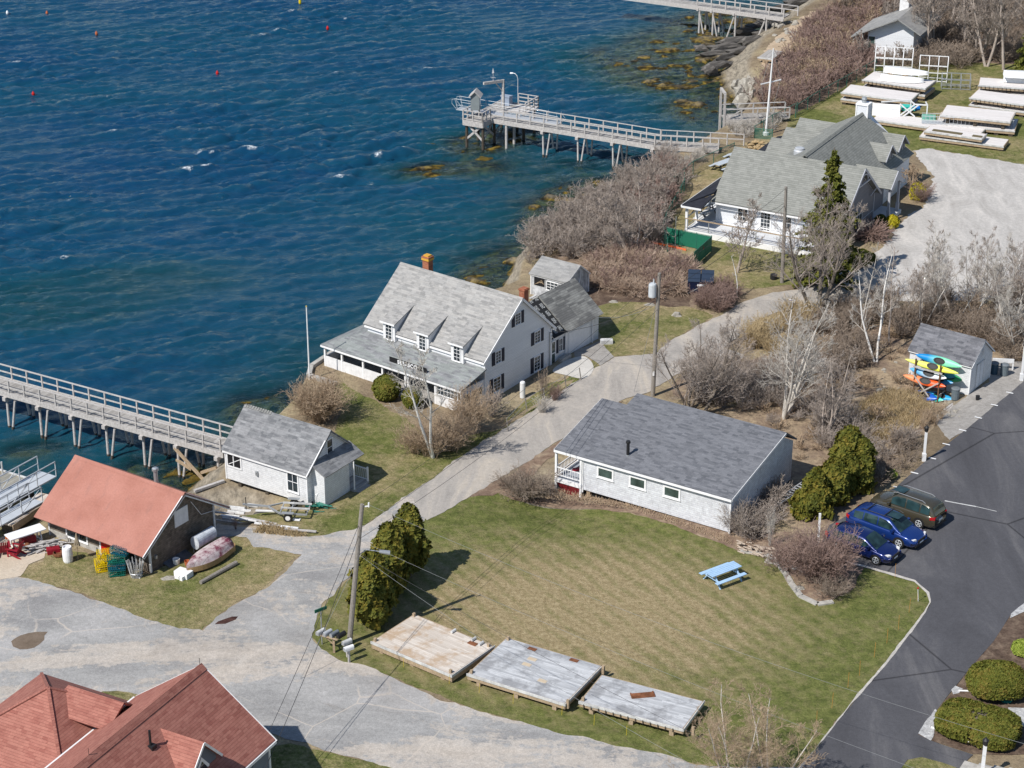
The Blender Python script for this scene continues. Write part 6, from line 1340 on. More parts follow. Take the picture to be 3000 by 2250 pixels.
wire('upper overhead wire from the transformer pole to the clubhouse pole',top2,top3-Vector((0,0,.1)),.5,.016,'wire'); wire('lower overhead wire from the transformer pole to the clubhouse pole',top2-Vector((0,0,1.6)),top3-Vector((0,0,1.5)),.5,.02,'wire')
wire('service wire from the transformer pole to the white house gable',top2-Vector((0,0,1.9)),off(G(1614,1068),-38,.1,-.3,2.6),.5,.016,'wire')
wire('service wire from the transformer pole to the garage eave',top2-Vector((0,0,2.2)),off(G(1614,1068),-38,.2,5.2,2.0),.4,.014,'wirelight')
wire('service wire from the clubhouse pole to its roof edge',top3-Vector((0,0,1.2)),off(G(2555,637,.3),-29,-6.5,-8.6,2.2),.3,.014,'wire')
wire('guy wire from the leaning pole down to the street edge',top1-Vector((.2,0,3.0)),G(880,1990,0),.05,.012,'wirelight'); wire('overhead wire from the leaning pole down towards the bottom edge',top1-Vector((.2,0,1.8)),G(740,2330,2.0),.5,.016,'wire'); wire('second overhead wire from the leaning pole to the bottom edge',top1-Vector((.2,0,1.2)),G(700,2330,2.0),.3,.014,'wire')
wire('guy wire from the transformer pole to the lane side',top2-Vector((0,0,1.5)),G(1857,1150,0),.02,.012,'wirelight')
# street sign
b=G(944,1888); T=thing('street_sign','thin green street name sign on a galvanised post at the lane corner','street sign',(b.x,b.y,0)); q=MB(); q.tube([(0,0,0),(0,0,2.15)],.035,6); part('post',q,M['metal'],T); q=MB(); q.box(-.03,.03,-.38,.38,2.12,2.3); o_=part('sign_plate',q,flat('sign_green',(.01,.10,.06)),T); o_.rotation_euler=(0,0,R(-52))
# mailboxes
def mailbox(label,P_,ang,col,post=True,h=.75):
    T=thing('mailbox',label,'mailbox',P_,ang); q=MB(); prof=[(-.10,0),(.10,0),(.10,.12)]+[(.10*math.cos(pi*k/6),.12+.10*math.sin(pi*k/6)) for k in range(1,6)]+[(-.10,.12)]
    q.prism([(a*1.15,b_*1.15+h) for a,b_ in prof],'x',-.28,.28); part('box',q,M[col],T); q=MB(); q.prism([(a*1.0,b_*1.0+h+.01) for a,b_ in prof],'x',-.295,-.28); part('door',q,M['metal'] if col!='black' else M['black'],T)
    if post: q=MB(); q.box(-.05,.05,-.05,.05,0,h); part('post',q,M['timber'],T)
    return T
b=G(979,1912); 
q=MB(); q.box(-.06,.06,-.06,.06,0,.95); q.beam((-.9,.28,.98),(.25,-.28,.98),.10,.05); q.beam((0,0,.5),(-.5,.2,.95),.05); single('mailbox_stand',q,M['timbertan'],'wooden post and crossbar carrying the row of four mailboxes','stand',(b.x,b.y,0))
for i,(c_,lb) in enumerate((('offwhite','pale mailbox at the far left end of the row of four'),('alu','silver mailbox second from the left in the row of four'),('grey','grey mailbox right above the post of the row of four'),('black','black mailbox at the right end of the row of four'))):
    mailbox(lb,(b.x-.72+i*.38,b.y+.34-i*.10,1.0),50,c_,False,0)
b=G(1018,1925); mailbox('white mailbox close to the foot of the leaning pole',(b.x,b.y,0),42,'offwhite',True,.85); b=G(1017,1925); mailbox('front white mailbox on its own thin post, nearest the street',(b.x+.15,b.y-.55,0),35,'whitetrim',True,.80)
# ================= picnic tables =================
def picnic(label,px,ang,mat,frame,L=2.0,z=0,grp='picnic tables'):
    b=G(*px,z); T=thing('picnic_table',label,'picnic table',(b.x,b.y,z),ang,grp); 
    q=MB(); [q.box(-L/2,L/2,-.38+k*.155,-.24+k*.155,.72,.76) for k in range(5)]; q.box(-L/2+.25,-L/2+.31,-.36,.36,.66,.72); q.box(L/2-.31,L/2-.25,-.36,.36,.66,.72); part('table_top',q,M[mat],T)
    for s in(-1,1): q=MB(); q.box(-L/2,L/2,s*.72-.13,s*.72+.13,.42,.46); part('bench',q,M[mat],T)
    for x in(-L/2+.3,L/2-.3):
        q=MB(); q.beam((x,-.75,0),(x,-.2,.7),.08,.05); q.beam((x,.75,0),(x,.2,.7),.08,.05); q.beam((x,-.8,.40),(x,.8,.40),.05,.09); part('leg',q,M[frame],T)
picnic('pale blue picnic table standing alone on the lawn',(2117,1700),35,'skyblue','skyblue',2.2)
picnic('grey picnic table on the clubhouse deck',(2062,625),42,'bench','black',2.0,.5); picnic('front grey picnic table on the grass left of the clubhouse roof',(2120,497),46,'bench','black',2.3); picnic('rear grey picnic table on the grass left of the clubhouse roof',(2160,470),46,'bench','black',2.3)
# ================= dumpster, fences =================
b=G(2052,853); T=thing('dumpster','dark blue dumpster with two black lids propped open by the brush','dumpster',(b.x,b.y,0),-6)
q=MB(); q.prism([(-.55,.1),(.65,.1),(.75,1.15),(-.75,1.0)],'x',-1.0,1.0); part('bin',q,flat('dumpster_navy',(.008,.015,.05),.5),T)
for x in(-1.0,.04): 
    q=MB(); q.slab([(x,-.78,1.08),(x+.96,-.78,1.08),(x+.96,.75,1.50),(x,.75,1.50)],.05)
    for k in(.25,.7): q.slab([(x+.08,-.78+k*1.4,1.11+k*.4),(x+.88,-.78+k*1.4,1.11+k*.4),(x+.88,-.70+k*1.4,1.135+k*.4),(x+.08,-.70+k*1.4,1.135+k*.4)],.02)
    part('lid',q,flat('lid_blue_black',(.03,.045,.075),.4),T)
q=MB(); q.box(-.25,.35,-.83,-.79,.72,.88); part('label_plate',q,M['whitetrim'],T); q=MB(); q.beam((-.95,-.8,.1),(.5,-.85,1.0),.05); part('brace_bar',q,M['metal'],T)
q=MB(); q.lathe([(.24,0),(.27,.05),(.27,.42),(.2,.45)],12); p=G(2266,818); single('black_tub',q,M['black'],'small black tub on the grass beside the clubhouse pole','tub',(p.x,p.y,0))
def mesh_mat(name,c,sc=9,th=.12,scr=0):
    t=NT(name,.6,.3); v=t.co('UV'); x,y,_=t.sep(v); u=t.math('ADD',x,y); w_=t.math('SUBTRACT',x,y)
    def ln(a): f=t.math('FRACT',t.math('MULTIPLY',a,sc)); return t.math('LESS_THAN',f,th)
    al=t.math('MAXIMUM',ln(u),ln(w_)); t.col(c); al=t.math('MAXIMUM',al,scr); t.l(al,t.b.inputs['Alpha']); return t.m
M['chain']=mesh_mat('chain_link_mesh',(.10,.13,.12),11,.16); M['chaingreen']=mesh_mat('green_chain_link_mesh',(.03,.17,.12),11,.26)
def fence(label,pts,h,mesh,pole,sp=2.4,cat='fence',name='chain_link_fence'):
    P_=[G(*p) for p in pts]; T=thing(name,label,cat,P_[0])
    for i in range(len(P_)-1):
        a=P_[i]-P_[0];b_=P_[i+1]-P_[0]; q=MB(); q.add([tuple(a),tuple(b_),(b_.x,b_.y,h),(a.x,a.y,h)],[(0,1,2,3)]); part('mesh_panel',q,M[mesh],T)
        n=max(1,round((b_-a).length/sp)); q=MB(); q.tube([(a.x,a.y,h),(b_.x,b_.y,h)],.028,5); part('top_rail',q,M[pole],T)
        for k in range(n+(i==len(P_)-2)):
            c=a.lerp(b_,k/n); q=MB(); q.tube([(c.x,c.y,0),(c.x,c.y,h+.05)],.035,6); part('fence_post',q,M[pole],T)
fence('green chain link fence curving along the brush beside the clubhouse lawn',[(1955,738),(1940,700),(1952,660),(2004,566),(2004,545),(1988,550),(1972,535)],1.2,'chaingreen','greenpole',1.5)
fence('chain link fence running from the green bend up to the middle pier',[(1975,556),(2030,510),(2090,482),(2150,455),(2140,470)][:4],1.2,'chain','greenpole')
fence('chain link fence round the mast corner next to the landing stage',[(2210,405),(2262,372),(2335,335),(2330,350),(2285,400)][:3],1.2,'chain','greenpole')
fence('low green railing in front of the mast corner',[(2210,405),(2262,410)],1.0,'chaingreen','greenpole')
fence('long chain link fence between the stored floats and the red brush',[(2330,345),(2400,300),(2480,256),(2565,208)],1.25,'chain','greenpole')
P_=[G(1953,712),G(2083,738),G(2032,785),G(1855,745)]; T=thing('screened_enclosure','green privacy screened fence enclosure in the brush below the clubhouse deck','enclosure',P_[0])
for i,(a,b_) in enumerate(((0,1),(1,2))):
    A,B=P_[a]-P_[0],P_[b_]-P_[0]; q=MB(); q.beam((A.x,A.y,.68),(B.x,B.y,.68),.02,1.25); part('screen_panel',q,M['green'],T); q=MB(); q.tube([(A.x,A.y,1.35),(B.x,B.y,1.35)],.03,5); part('top_rail',q,M['greenpole'],T)
    for k in range(3): c=A.lerp(B,k/3); q=MB(); q.tube([(c.x,c.y,0),(c.x,c.y,1.42)],.04,6); part('fence_post',q,M['greenpole'],T)
q=MB(); A,B=P_[1]-P_[0],P_[2]-P_[0]; c=A.lerp(B,.45); q.box(c.x-.25,c.x+.02,c.y-.08,c.y-.04,.85,1.1); part('warning_sign',q,flat('red_sign',(.5,.04,.04)),T)
q=MB(); A=G(1905,712,0);B=G(2010,735,0); q.beam((A.x,A.y,.12),(B.x,B.y,.10),.05,.16); single('orange_netting',q,flat('orange_plastic_net',(.75,.16,.06)),'strip of orange netting across the green enclosure','netting')
q=MB(); q.tube([(0,0,0),(0,0,2.6)],.035,6); p=G(1978,722); single('standpipe',q,M['metal'],'tall grey pipe standing inside the green enclosure','pipe',(p.x,p.y,0))
# wire fence by the lane
T=thing('wire_fence','leaning wooden post and wire fence along the lane below the white house','fence',G(1489,1262))
pp_=[G(1489,1262),G(1544,1203),G(1597,1172),G(1659,1136),G(1702,1112)]; prev=None
for i,p_ in enumerate(pp_):
    c=p_-pp_[0]; tp=Vector((c.x-.12,c.y,.95)); q=MB(); q.beam(tuple(c),tuple(tp),.07); part('fence_post',q,M['pole'],T)
    if prev is not None: q=MB(); q.tube([prev,tp*1.0-Vector((0,0,.03))],.012,3); q.tube([prev-Vector((0,0,.4)),tp-Vector((0,0,.43))],.01,3); part('wire',q,M['metal'],T)
    prev=tp-Vector((0,0,.03))
# ================= kayaks =================
KO=G(2838,1152); RK=thing('kayak_rack','timber rack with diagonal braces holding the kayaks by the shed','rack',KO,-37)
for x in(-3.47,-1.6):
    q=MB(); q.beam((x,-1.45,-.9),(x,-1.45,2.2),.10); q.beam((x,-.35,-.4),(x,-.35,1.9),.08); part('post',q,M['timberdark'] if False else M['browntimber'] if 'browntimber' in M else M['timbertan'],RK)
    for z in(.0,.6,1.2,1.8): q=MB(); q.beam((x,-1.5,z-.12),(x,-.2,z-.12),.05,.05); part('arm',q,M['timber'],RK)
q=MB(); q.beam((-3.6,-1.53,1.62),(-1.4,-1.53,1.62),.04,.12); q.beam((-3.5,-1.55,1.0),(-1.8,-1.55,-.8),.05,.09); q.beam((-3.7,-1.6,-.8),(-1.6,-1.6,.9),.05,.09); part('brace',q,M['timber'],RK)
def kayak(label,x0,x1,y,z,c1,c2=None,tilt=0,w=.62):
    L_=x1-x0; T=thing('kayak',label,'kayak',off(KO,-37,x0,y,z),-37,'kayaks stacked beside the small shed'); n=16;m=10; mb=MB()
    for i in range(n+1):
        t=i/n; r=max(.02,math.sin(pi*min(max(t,.0),1))**.62); rise=.14*(abs(2*t-1)**2.5)
        for j in range(m): a=2*pi*j/m; mb.v.append((t*L_,w/2*r*math.cos(a),.17*r*math.sin(a)+rise))
    for i in range(n):
        for j in range(m): j2=(j+1)%m; mb.f.append((i*m+j,i*m+j2,(i+1)*m+j2,(i+1)*m+j))
    nt_=NT(label.split(' ')[0]+'_kayak',.3,.5)
    if c2: x_=nt_.sep(nt_.co())[0]; mm=nt_.col(nt_.ramp(nt_.math('DIVIDE',x_,L_),[(.25,c1),(.6,c2)]))
    else: mm=nt_.col(c1)
    part('hull',mb,mm,T,smooth=True); q=MB(); q.lathe([(.19,.0),(.22,.03),(.17,.03),(.14,-.02)],12,(0,0,0)); o_=part('cockpit',q,M['black'],T); o_.scale=(2.0,1,1); o_.location=(L_*.52,0,.17)
    T.rotation_euler[0]=R(tilt)
kayak('blue to mint green kayak hung highest against the shed wall',-3.98,-.45,-.42,2.0,(.005,.22,.55),(.25,.75,.45),62,.66)
kayak('long yellow kayak lying on top of the timber rack',-4.39,-.3,-1.2,1.80,(.75,.78,.18),(.80,.82,.10),50,.5)
kayak('white and pale blue kayak on the second level of the rack',-3.98,-1.15,-1.2,1.2,(.10,.38,.68),(.70,.75,.78),50)
kayak('deep blue kayak behind the white one on the rack',-3.4,-.75,-.6,1.2,(.005,.13,.36),(.02,.2,.3),50)
kayak('dark green kayak end showing against the shed wall',-2.4,-.35,-.4,1.0,(.03,.16,.10),(.04,.30,.12),55)
kayak('orange to red kayak on the third level of the rack',-4.37,-1.1,-1.3,.62,(.85,.28,.12),(.75,.10,.02),50)
kayak('steel blue kayak behind the orange one',-3.2,-.9,-.6,.68,(.02,.20,.42),None,45)
kayak('turquoise kayak on the lowest level of the rack',-3.8,-1.2,-1.3,.0,(.01,.35,.5),(.05,.6,.5),45); kayak('light blue kayak behind the turquoise one',-2.8,-.75,-.8,.05,(.02,.32,.62),None,40)
kayak('royal blue kayak lying on the ground under the rack',-3.71,-1.6,-1.4,-.42,(.01,.10,.48),None,35,.75)
def bin_(label,px,col,h=.8,r=.27):
    p=G(*px); T=thing('rubbish_bin',label,'bin',(p.x,p.y,0)); q=MB(); q.lathe([(r*.8,0),(r,.05),(r*1.1,h*.9),(r*1.12,h)],14); part('barrel',q,M[col],T); q=MB(); q.lathe([(r*1.2,h),(r*1.2,h+.05),(r*.9,h+.10),(.05,h+.12)],14); part('lid',q,M['grey'],T)
M['bingrey']=flat('bin_grey',(.13,.16,.18),.5); M['binblue']=flat('bin_blue',(.03,.07,.11),.5)
bin_('grey bin standing among the kayaks at the shed corner',(2799,1157),'bingrey'); bin_('dark blue bin just behind the kayak shed',(2911,1095),'binblue'); bin_('grey bin right of the dark blue one behind the shed',(2941,1100),'bingrey')
q=MB(); q.box(0,1.5,0,.10,.55,.85); q.box(0,.1,0,.1,0,.6); q.box(1.4,1.5,0,.1,0,.6); p=G(2905,1082); single('white_rail',q,M['white'],'white board rail behind the two bins','rail',(p.x,p.y,0),-8)
q=MB()
for k in range(6): q.beam((k*.19,0,.1),(k*.19+0,1.9,.1),.15,.04)
q.box(0,1.0,.2,.3,0,.08);q.box(0,1.0,1.5,1.6,0,.08); p=G(2768,1184); single('board_walk',q,M['timber'],'grey slatted pallet walkway in front of the kayak shed','boardwalk',(p.x,p.y,0),-37+0)
q=MB(); q.lathe([(.13,0),(.15,.3),(.16,.32)],10); p=G(2864,1168); single('black_bucket',q,M['black'],'small black bucket on the gravel by the shed door','bucket',(p.x,p.y,0))
# ================= things around the boathouse =================
BO=G(443,1677)
def bl(x,y,z=0): return off(BO,-34,x,y,z)
p=bl(.75,3.0,0); T=thing('oil_tank','white horizontal oil tank against the boathouse gable wall','tank',p,-34+90)
q=MB(); pr=[(.33*math.cos(2*pi*k/20),.45+.42*(1 if math.sin(2*pi*k/20)>0 else -1)*abs(math.sin(2*pi*k/20))**.8+.35) for k in range(20)]; q.prism(pr,'x',0,1.6); part('tank',q,paint('chipped_white_tank',(.62,.66,.72),.25,.5),T); q=MB()
for x in(.15,1.4):
    for y in(-.25,.25): q.tube([(x,y,0),(x,y,.45)],.03,5)
part('leg',q,M['metal'],T)
p=off(BO,-34,2.0,.9,.28); T=thing('rowboat','upturned tan rowboat with a faded purple bottom beside the boathouse','rowboat',(p.x,p.y,p.z),59-2)
def _rb():
    t=NT('faded_purple_hull_paint',.7,.2); v=t.co(); x,y,z=t.sep(v); n=t.noise(v,1.6,5,.7); c=t.ramp(n,[(.38,(.16,.035,.06)),(.52,(.45,.36,.37)),(.7,(.60,.56,.56))]); st=t.math('FRACT',t.math('MULTIPLY',y,4.2)); c=t.mix(t.ramp(st,[(0,1),(.08,0)]),c,(.05,.03,.04))
    return t.col(c)
hb=hull('h',3.6,1.5,.62,n=16,m=10,stern=.8)
# bow pointing toward the viewer side: flip along x
hb.v=[(3.6-x,-y,z) for x,y,z in hb.v]
part('bottom',hb,_rb(),T,smooth=True)
q=MB(); n=14; vs=[]
for i in range(n+1):
    t=i/n; w_=.75*(1-max(0,(t-.45)/.55)**2.2)*(.8+.2*min(1,t*3)); w_=max(w_,.02); vs+=[(3.6-t*3.6,-w_-.02,-.12),(3.6-t*3.6,-w_*1.0-.015,.22)]
vs2=[(x,-y,z) for x,y,z in vs]
q.add(vs,[(2*i,2*i+2,2*i+3,2*i+1) for i in range(n)]); q.add(vs2,[(2*i+1,2*i+3,2*i+2,2*i) for i in range(n)]); q.add([(3.62,-.6,-.12),(3.62,.6,-.12),(3.62,.6,.35),(3.62,-.6,.35)],[(0,1,2,3)]); part('topsides',q,paint('tan_topsides',(.40,.26,.13),.15),T)
q=MB(); q.box(0,.95,0,.6,0,.35); q.box(.2,.5,-.2,0,0,.2); q.box(.6,.8,-.25,0,0,.25); p=G(520,1688); single('foam_block',q,M['whitetrim'],'white foam block propping the bow of the upturned rowboat','block',(p.x-.2,p.y,0),-30)
q=MB(); q.tube([(0,0,.12),(2.9,0,.14)],[.12,.14],9); p=G(588,1712); single('log',q,M['pole'],'grey log lying in the grass alongside the rowboat','log',(p.x,p.y,0),52)
def bucket(label,px,mat,r,h,z=0): q=MB(); q.lathe([(r*.8,0),(r,h),(r*.9,h),(r*.75,.03)],14); p=G(*px); single('bucket',q,M[mat],label,'bucket',(p.x,p.y,z))
bucket('white bucket by the boathouse gable wall',(517,1652),'whitetrim',.22,.35); M['terra']=flat('terracotta',(.45,.12,.05),.8); bucket('terracotta pot beside the white foam block',(549,1655),'terra',.17,.28)
q=MB(); q.slab([(0,0,.02),(1.9,0,.02),(2.0,1.2,.35),(0,1.1,.30)],.04); p=G(500,1665); single('grey_tarp',q,paint('grey_tarpaulin',(.12,.13,.15),.3),'crumpled grey tarpaulin along the boathouse gable wall','tarpaulin',(p.x,p.y,0),55)
q=MB(); q.lathe([(.26,0),(.29,.1),(.31,.5),(.29,.9),(.26,1.0),(.22,1.0),(.22,.9)],18); p=G(200,1645); single('barrel',q,M['whitetrim'],'white plastic barrel in front of the boathouse wall','barrel',(p.x,p.y,0))
# closed parasol
p=G(229,1640); T=thing('parasol','folded beige parasol leaning by the boathouse window','parasol',(p.x,p.y,0)); q=MB(); q.tube([(0,0,0),(.02,0,1.7)],.025,5); part('pole',q,M['timbertan'],T); q=MB()
for k in range(8): a=2*pi*k/8; q.beam((.02,0,1.75),(.02+.16*math.cos(a),.12*math.sin(a),.95),.09,.05)
part('canopy',q,paint('beige_canvas',(.34,.28,.20),.2),T)
# driftwood, crates
def pile(name,label,cat,px,ang,n,L0,L1,rad,spread,mat,h=.5,seed=1,thick=(.03,.06)):
    rs=random.Random(seed); p=G(*px); T=thing(name,label,cat,(p.x,p.y,0),ang)
    for k in range(n):
        L_=rs.uniform(L0,L1); x=rs.gauss(0,spread*.5); y=rs.gauss(0,rad*.5); z=rs.uniform(.05,h)*max(.2,1-abs(y)/(rad*1.3)); a=rs.gauss(0,.35); t=rs.gauss(0,.12); d=Vector((math.cos(a),math.sin(a),t))*(L_/2); c=Vector((x,y,z))
        q=MB(); q.tube([c-d,c,c+d] if rs.random()<.5 else [c-d,c+d],[rs.uniform(*thick)]*(2 if False else 2) if False else rs.uniform(*thick),5); part('stick',q,M[mat],T)
    return T
pile('driftwood_pile','heap of grey driftwood sticks left of the boathouse window','driftwood',(130,1608),18,46,.7,1.5,.55,1.1,'timber',.55,3)
q=MB(); q.box(0,.75,0,.5,0,.32); q.box(.05,.7,.05,.45,.32,.34); p=G(140,1628); single('red_crate',q,M['crimson'],'red crate under the driftwood heap','crate',(p.x,p.y,0),20)
q=MB(); q.lathe([(.28,0),(.34,.1),(.33,.22),(.28,.24),(.26,.1)],14); p=G(172,1628); single('rusty_fire_bowl',q,M['rust'],'rusty bowl beside the white barrel','bowl',(p.x,p.y,.0))
q=MB(); q.lathe([(.10,0),(.2,.05),(.2,.3),(.10,.34)],12); p=G(78,1606); K=single('rusty_drum',q,M['rust'],'small rusty drum lying on the slabs','drum',(p.x,p.y,.2)); K.rotation_euler=(R(90),0,R(40))
q=MB(); q.lathe([(.12,0),(.17,.08),(.12,.2)],12); p=G(24,1578); single('orange_buoy',q,flat('orange_float',(.7,.15,.02)),'small orange buoy by the stacked float','buoy',(p.x,p.y,0))
p=G(78,1592); T=thing('work_table','long white topped table with a red box beneath, left of the boathouse','table',(p.x,p.y,0),38); q=MB(); q.box(-1.15,1.15,-.45,.45,.74,.80); part('table_top',q,M['whitetrim'],T)
for x in(-.85,.85): q=MB(); q.beam((x,-.35,0),(x,-.15,.74),.07);q.beam((x,.35,0),(x,.15,.74),.07); q.box(x-.04,x+.04,-.38,.38,0,.06); part('leg',q,M['white'],T)
q=MB(); q.box(-.5,.4,-.25,.25,0,.45); K=single('red_box',q,M['crimson'],'red box standing under the white topped table','box',(p.x+.1,p.y+.1,0),38)
def adir(label,px,ang):
    p=G(*px); T=thing('garden_chair',label,'chair',(p.x,p.y,0),ang,'crimson slatted chairs'); q=MB(); q.slab([(-.28,-.3,.38),(.28,-.3,.38),(.28,.28,.26),(-.28,.28,.26)],.04); part('seat',q,M['crimson'],T)
    q=MB(); [q.slab([(-.26+k*.11,.24,.25),(-.17+k*.11,.24,.25),(-.17+k*.11,.5,1.0),(-.26+k*.11,.5,1.0)],.03) for k in range(5)]; part('backrest',q,M['crimson'],T)
    for s in(-1,1): q=MB(); q.box(s*.36-.06,s*.36+.06,-.4,.4,.56,.60); part('arm_rest',q,M['crimson'],T); q=MB(); q.box(s*.33-.025,s*.33+.025,-.34,-.26,0,.56); part('leg',q,M['crimson'],T); q=MB(); q.beam((s*.33,-.3,.34),(s*.33,.55,.02),.04,.12); part('leg',q,M['crimson'],T)
adir('crimson slatted garden chair at the left edge of the picture',(12,1622),200); adir('crimson slatted garden chair nearer the rusty drum',(46,1628),250)
# lobster traps: wire boxes
def trap(label,px,z,ang,mat,group='lobster traps by the red door',L=1.0,W=.52,H=.38,off_=(0,0)):
    p=G(*px); q=MB(); r=.012; nx=8;ny=4;nz=3
    for i in range(nx+1):
        x=L*i/nx; q.beam((x,0,0),(x,W,0),r*1.3);q.beam((x,0,H),(x,W,H),r*1.3);q.beam((x,0,0),(x,0,H),r*1.3);q.beam((x,W,0),(x,W,H),r*1.3)
    for i in range(ny+1): y=W*i/ny; q.beam((0,y,0),(L,y,0),r*1.3);q.beam((0,y,H),(L,y,H),r*1.3);q.beam((0,y,0),(0,y,H),r*1.3);q.beam((L,y,0),(L,y,H),r*1.3)
    for i in range(1,nz): zz=H*i/nz; q.beam((0,0,zz),(L,0,zz),r*1.3);q.beam((0,W,zz),(L,W,zz),r*1.3);q.beam((0,0,zz),(0,W,zz),r*1.3)
    T=thing('lobster_trap',label,'lobster trap',(p.x+off_[0],p.y+off_[1],z),ang,group); part('wire_cage',q,M[mat],T); q=MB(); q.box(.06,L-.06,.05,W-.05,.02,.05); q.box(.3,.55,.1,.35,.05,.2); part('bait_tray',q,M[mat],T); rs=random.Random(len(label)); q=MB()
    for k in range(3): pts=[(rs.uniform(0,L),rs.uniform(0,W),rs.uniform(.05,H)) for _ in range(4)]; q.tube(pts,.018,4)
    part('rope',q,M['offwhite'] if k%2 else M['timbertan'],T)
M['tgreen']=flat('green_wire',(.01,.16,.12),.5); M['tyellow']=flat('yellow_wire',(.75,.55,.01),.5); M['tblue']=flat('blue_green_wire',(.01,.11,.16),.5)
trap('yellow wire lobster trap on the ground at the left of the stack',(284,1682),0,20,'tyellow'); trap('yellow wire lobster trap second from the ground',(284,1682),.39,24,'tyellow'); trap('yellow trap on the upper left with grey rope',(290,1674),.78,18,'tyellow')
trap('green wire lobster trap on the ground at the front of the stack',(318,1694),0,12,'tgreen'); trap('blue green lobster trap in the second layer at the front',(318,1692),.39,8,'tblue'); trap('green lobster trap in the third layer at the front',(320,1690),.78,15,'tgreen'); trap('blue green lobster trap crowning the stack',(326,1676),1.15,-14,'tblue'); trap('green lobster trap leaning at the right of the stack',(346,1688),.05,70,'tgreen'); trap('blue lobster trap tipped on the right of the stack',(350,1684),.5,65,'tblue'); trap('green trap in the back row by the wall',(330,1668),.4,10,'tgreen')
T=pile('slat_bundle','bundle of old pale trap slats leaning against the boathouse corner','slats',(400,1690),0,2,.3,.5,.2,.2,'offwhite',.1)
for k in range(26):
    a=2*pi*k/26; x=.42*math.cos(a);y=.32*math.sin(a); q=MB(); q.beam((x*.7,y*.7,0),(x*1.15+.05*math.sin(k*3),y*1.15,1.05+.1*math.sin(k*5)),.07,.02); part('slat',q,M['offwhite'],T)
q=MB(); q.tube([(.38*math.cos(2*pi*k/16),.3*math.sin(2*pi*k/16),.3) for k in range(17)],.02,4); part('hoop',q,M['metal'],T)
for i,(px,c_,ang) in enumerate((((415,1688),'offwhite',20),((368,1700),'offwhite',-30))): pass
# ================= around the bait house =================
p=G(835,1508); T=thing('boat_trailer','galvanised boat trailer with white hub wheels parked beside the bait house','trailer',(p.x,p.y,0),-6)
q=MB(); q.beam((-2.7,.35,.45),(-1.1,.25,.45),.10); q.beam((-1.1,.25,.45),(-.2,-.55,.42),.09); q.beam((-1.1,.25,.45),(-.2,.9,.42),.09); q.beam((-.2,-.55,.42),(1.5,-.55,.42),.09); q.beam((-.2,.9,.42),(1.5,.9,.42),.09)
for x in(-.2,.4,1.45): q.beam((x,-.6,.42),(x,.95,.42),.07)
part('frame',q,M['metal'],T)
for y in(-.15,.5): q=MB(); q.beam((-.2,y,.62),(1.6,y,.62),.06,.10); part('bunk',q,M['offwhite'],T)
for y in(-.78,1.12):
    wo=bpy.data.objects.new('wheel',None); COL.objects.link(wo); wo.parent=T; wo.location=(.35,y,.28)
    q=MB(); prof=[(.16,-.08),(.27,-.09),(.28,0),(.27,.09),(.16,.08)]
    for r_,yy in prof:
        for a_ in range(16): an=2*pi*a_/16; q.v.append((r_*math.cos(an),yy,r_*math.sin(an)))
    for i in range(4):
        for a_ in range(16): a2=(a_+1)%16; q.f.append((i*16+a_,i*16+a2,(i+1)*16+a2,(i+1)*16+a_))
    part('tyre',q,M['rubber'],wo); q=MB(); q.add([(.17*math.cos(2*pi*k/16),-.07,.17*math.sin(2*pi*k/16)) for k in range(16)],[tuple(range(16))]); q.add([(.17*math.cos(2*pi*k/16),.07,.17*math.sin(2*pi*k/16)) for k in range(16)],[tuple(reversed(range(16)))]); part('hub',q,M['whitetrim'],wo)
    q=MB(); q.slab([(-.02,y-.14,.62),(.72,y-.14,.62),(.72,y+.14,.62),(-.02,y+.14,.62)],.03); part('mudguard',q,M['metal'],T)
q=MB(); q.tube([(-2.5,.35,.1),(-2.5,.35,.95)],.03,5); q.lathe([(.05,0),(.06,.1)],8,(1.4,-.4,.5)); part('jockey_wheel',q,M['black'],T)
for k,(px,L_,a_) in enumerate((((693,1458),1.0,-12),((706,1466),1.3,-16),((690,1470),1.1,-14),((680,1481),.9,-12),((668,1490),.8,-18),((740,1462),.7,-15))):
    q=MB(); q.tube([(-L_/2,0,.13),(L_/2,0,.13)],[.13,.12],8); p=G(*px); single('cut_log',q,M['offwhite'],'pale cut log lying in the row under the bait house','log',(p.x,p.y,.0),a_,'pale cut logs under the bait house')
for k,(px,L_,a_) in enumerate((((690,1512),2.6,-14),((720,1508),2.2,-20),((742,1518),1.8,-8),((700,1522),2.4,-18),((760,1530),2.4,-22),((810,1545),2.8,-14),((655,1508),1.4,-10),((780,1503),1.3,-4),((880,1560),2.0,-10))):
    q=MB(); q.box(-L_/2,L_/2,-.08,.08,0,.07); p=G(*px); single('loose_plank',q,M['white'] if k%2 else M['timber'],'weathered plank in the scatter between the boathouse and the bait house','plank',(p.x,p.y,.03+.012*k),a_,'loose planks on the rubble')
q=MB(); q.beam((0,0,.12),(1.9,.9,.22),.22,.16); p=G(570,1448,-.4); single('driftwood_log',q,M['timber'],'big grey driftwood log on the bank behind the boathouse','driftwood',(p.x,p.y,-.3),10)
pile('net_heap','tangled heap of green net and rope at the bait house entry','net',(932,1490),0,30,.3,.8,.5,.7,'tgreen',.35,9,(.02,.04))
q=MB(); q.tube([(.25*math.cos(2*pi*k/14),0,.45+.3*math.sin(2*pi*k/14)) for k in range(15)],.015,4); p=G(934,1478); single('hoop_net',q,M['metal'],'wire hoop leaning on the bait house entry wall','hoop',(p.x,p.y,0),10)
q=MB(); q.box(0,.45,0,.25,0,.05); p=G(857,1526); single('white_plate',q,M['whitetrim'],'small white plate lying in the grass by the trailer','plate',(p.x,p.y,.02),-10)
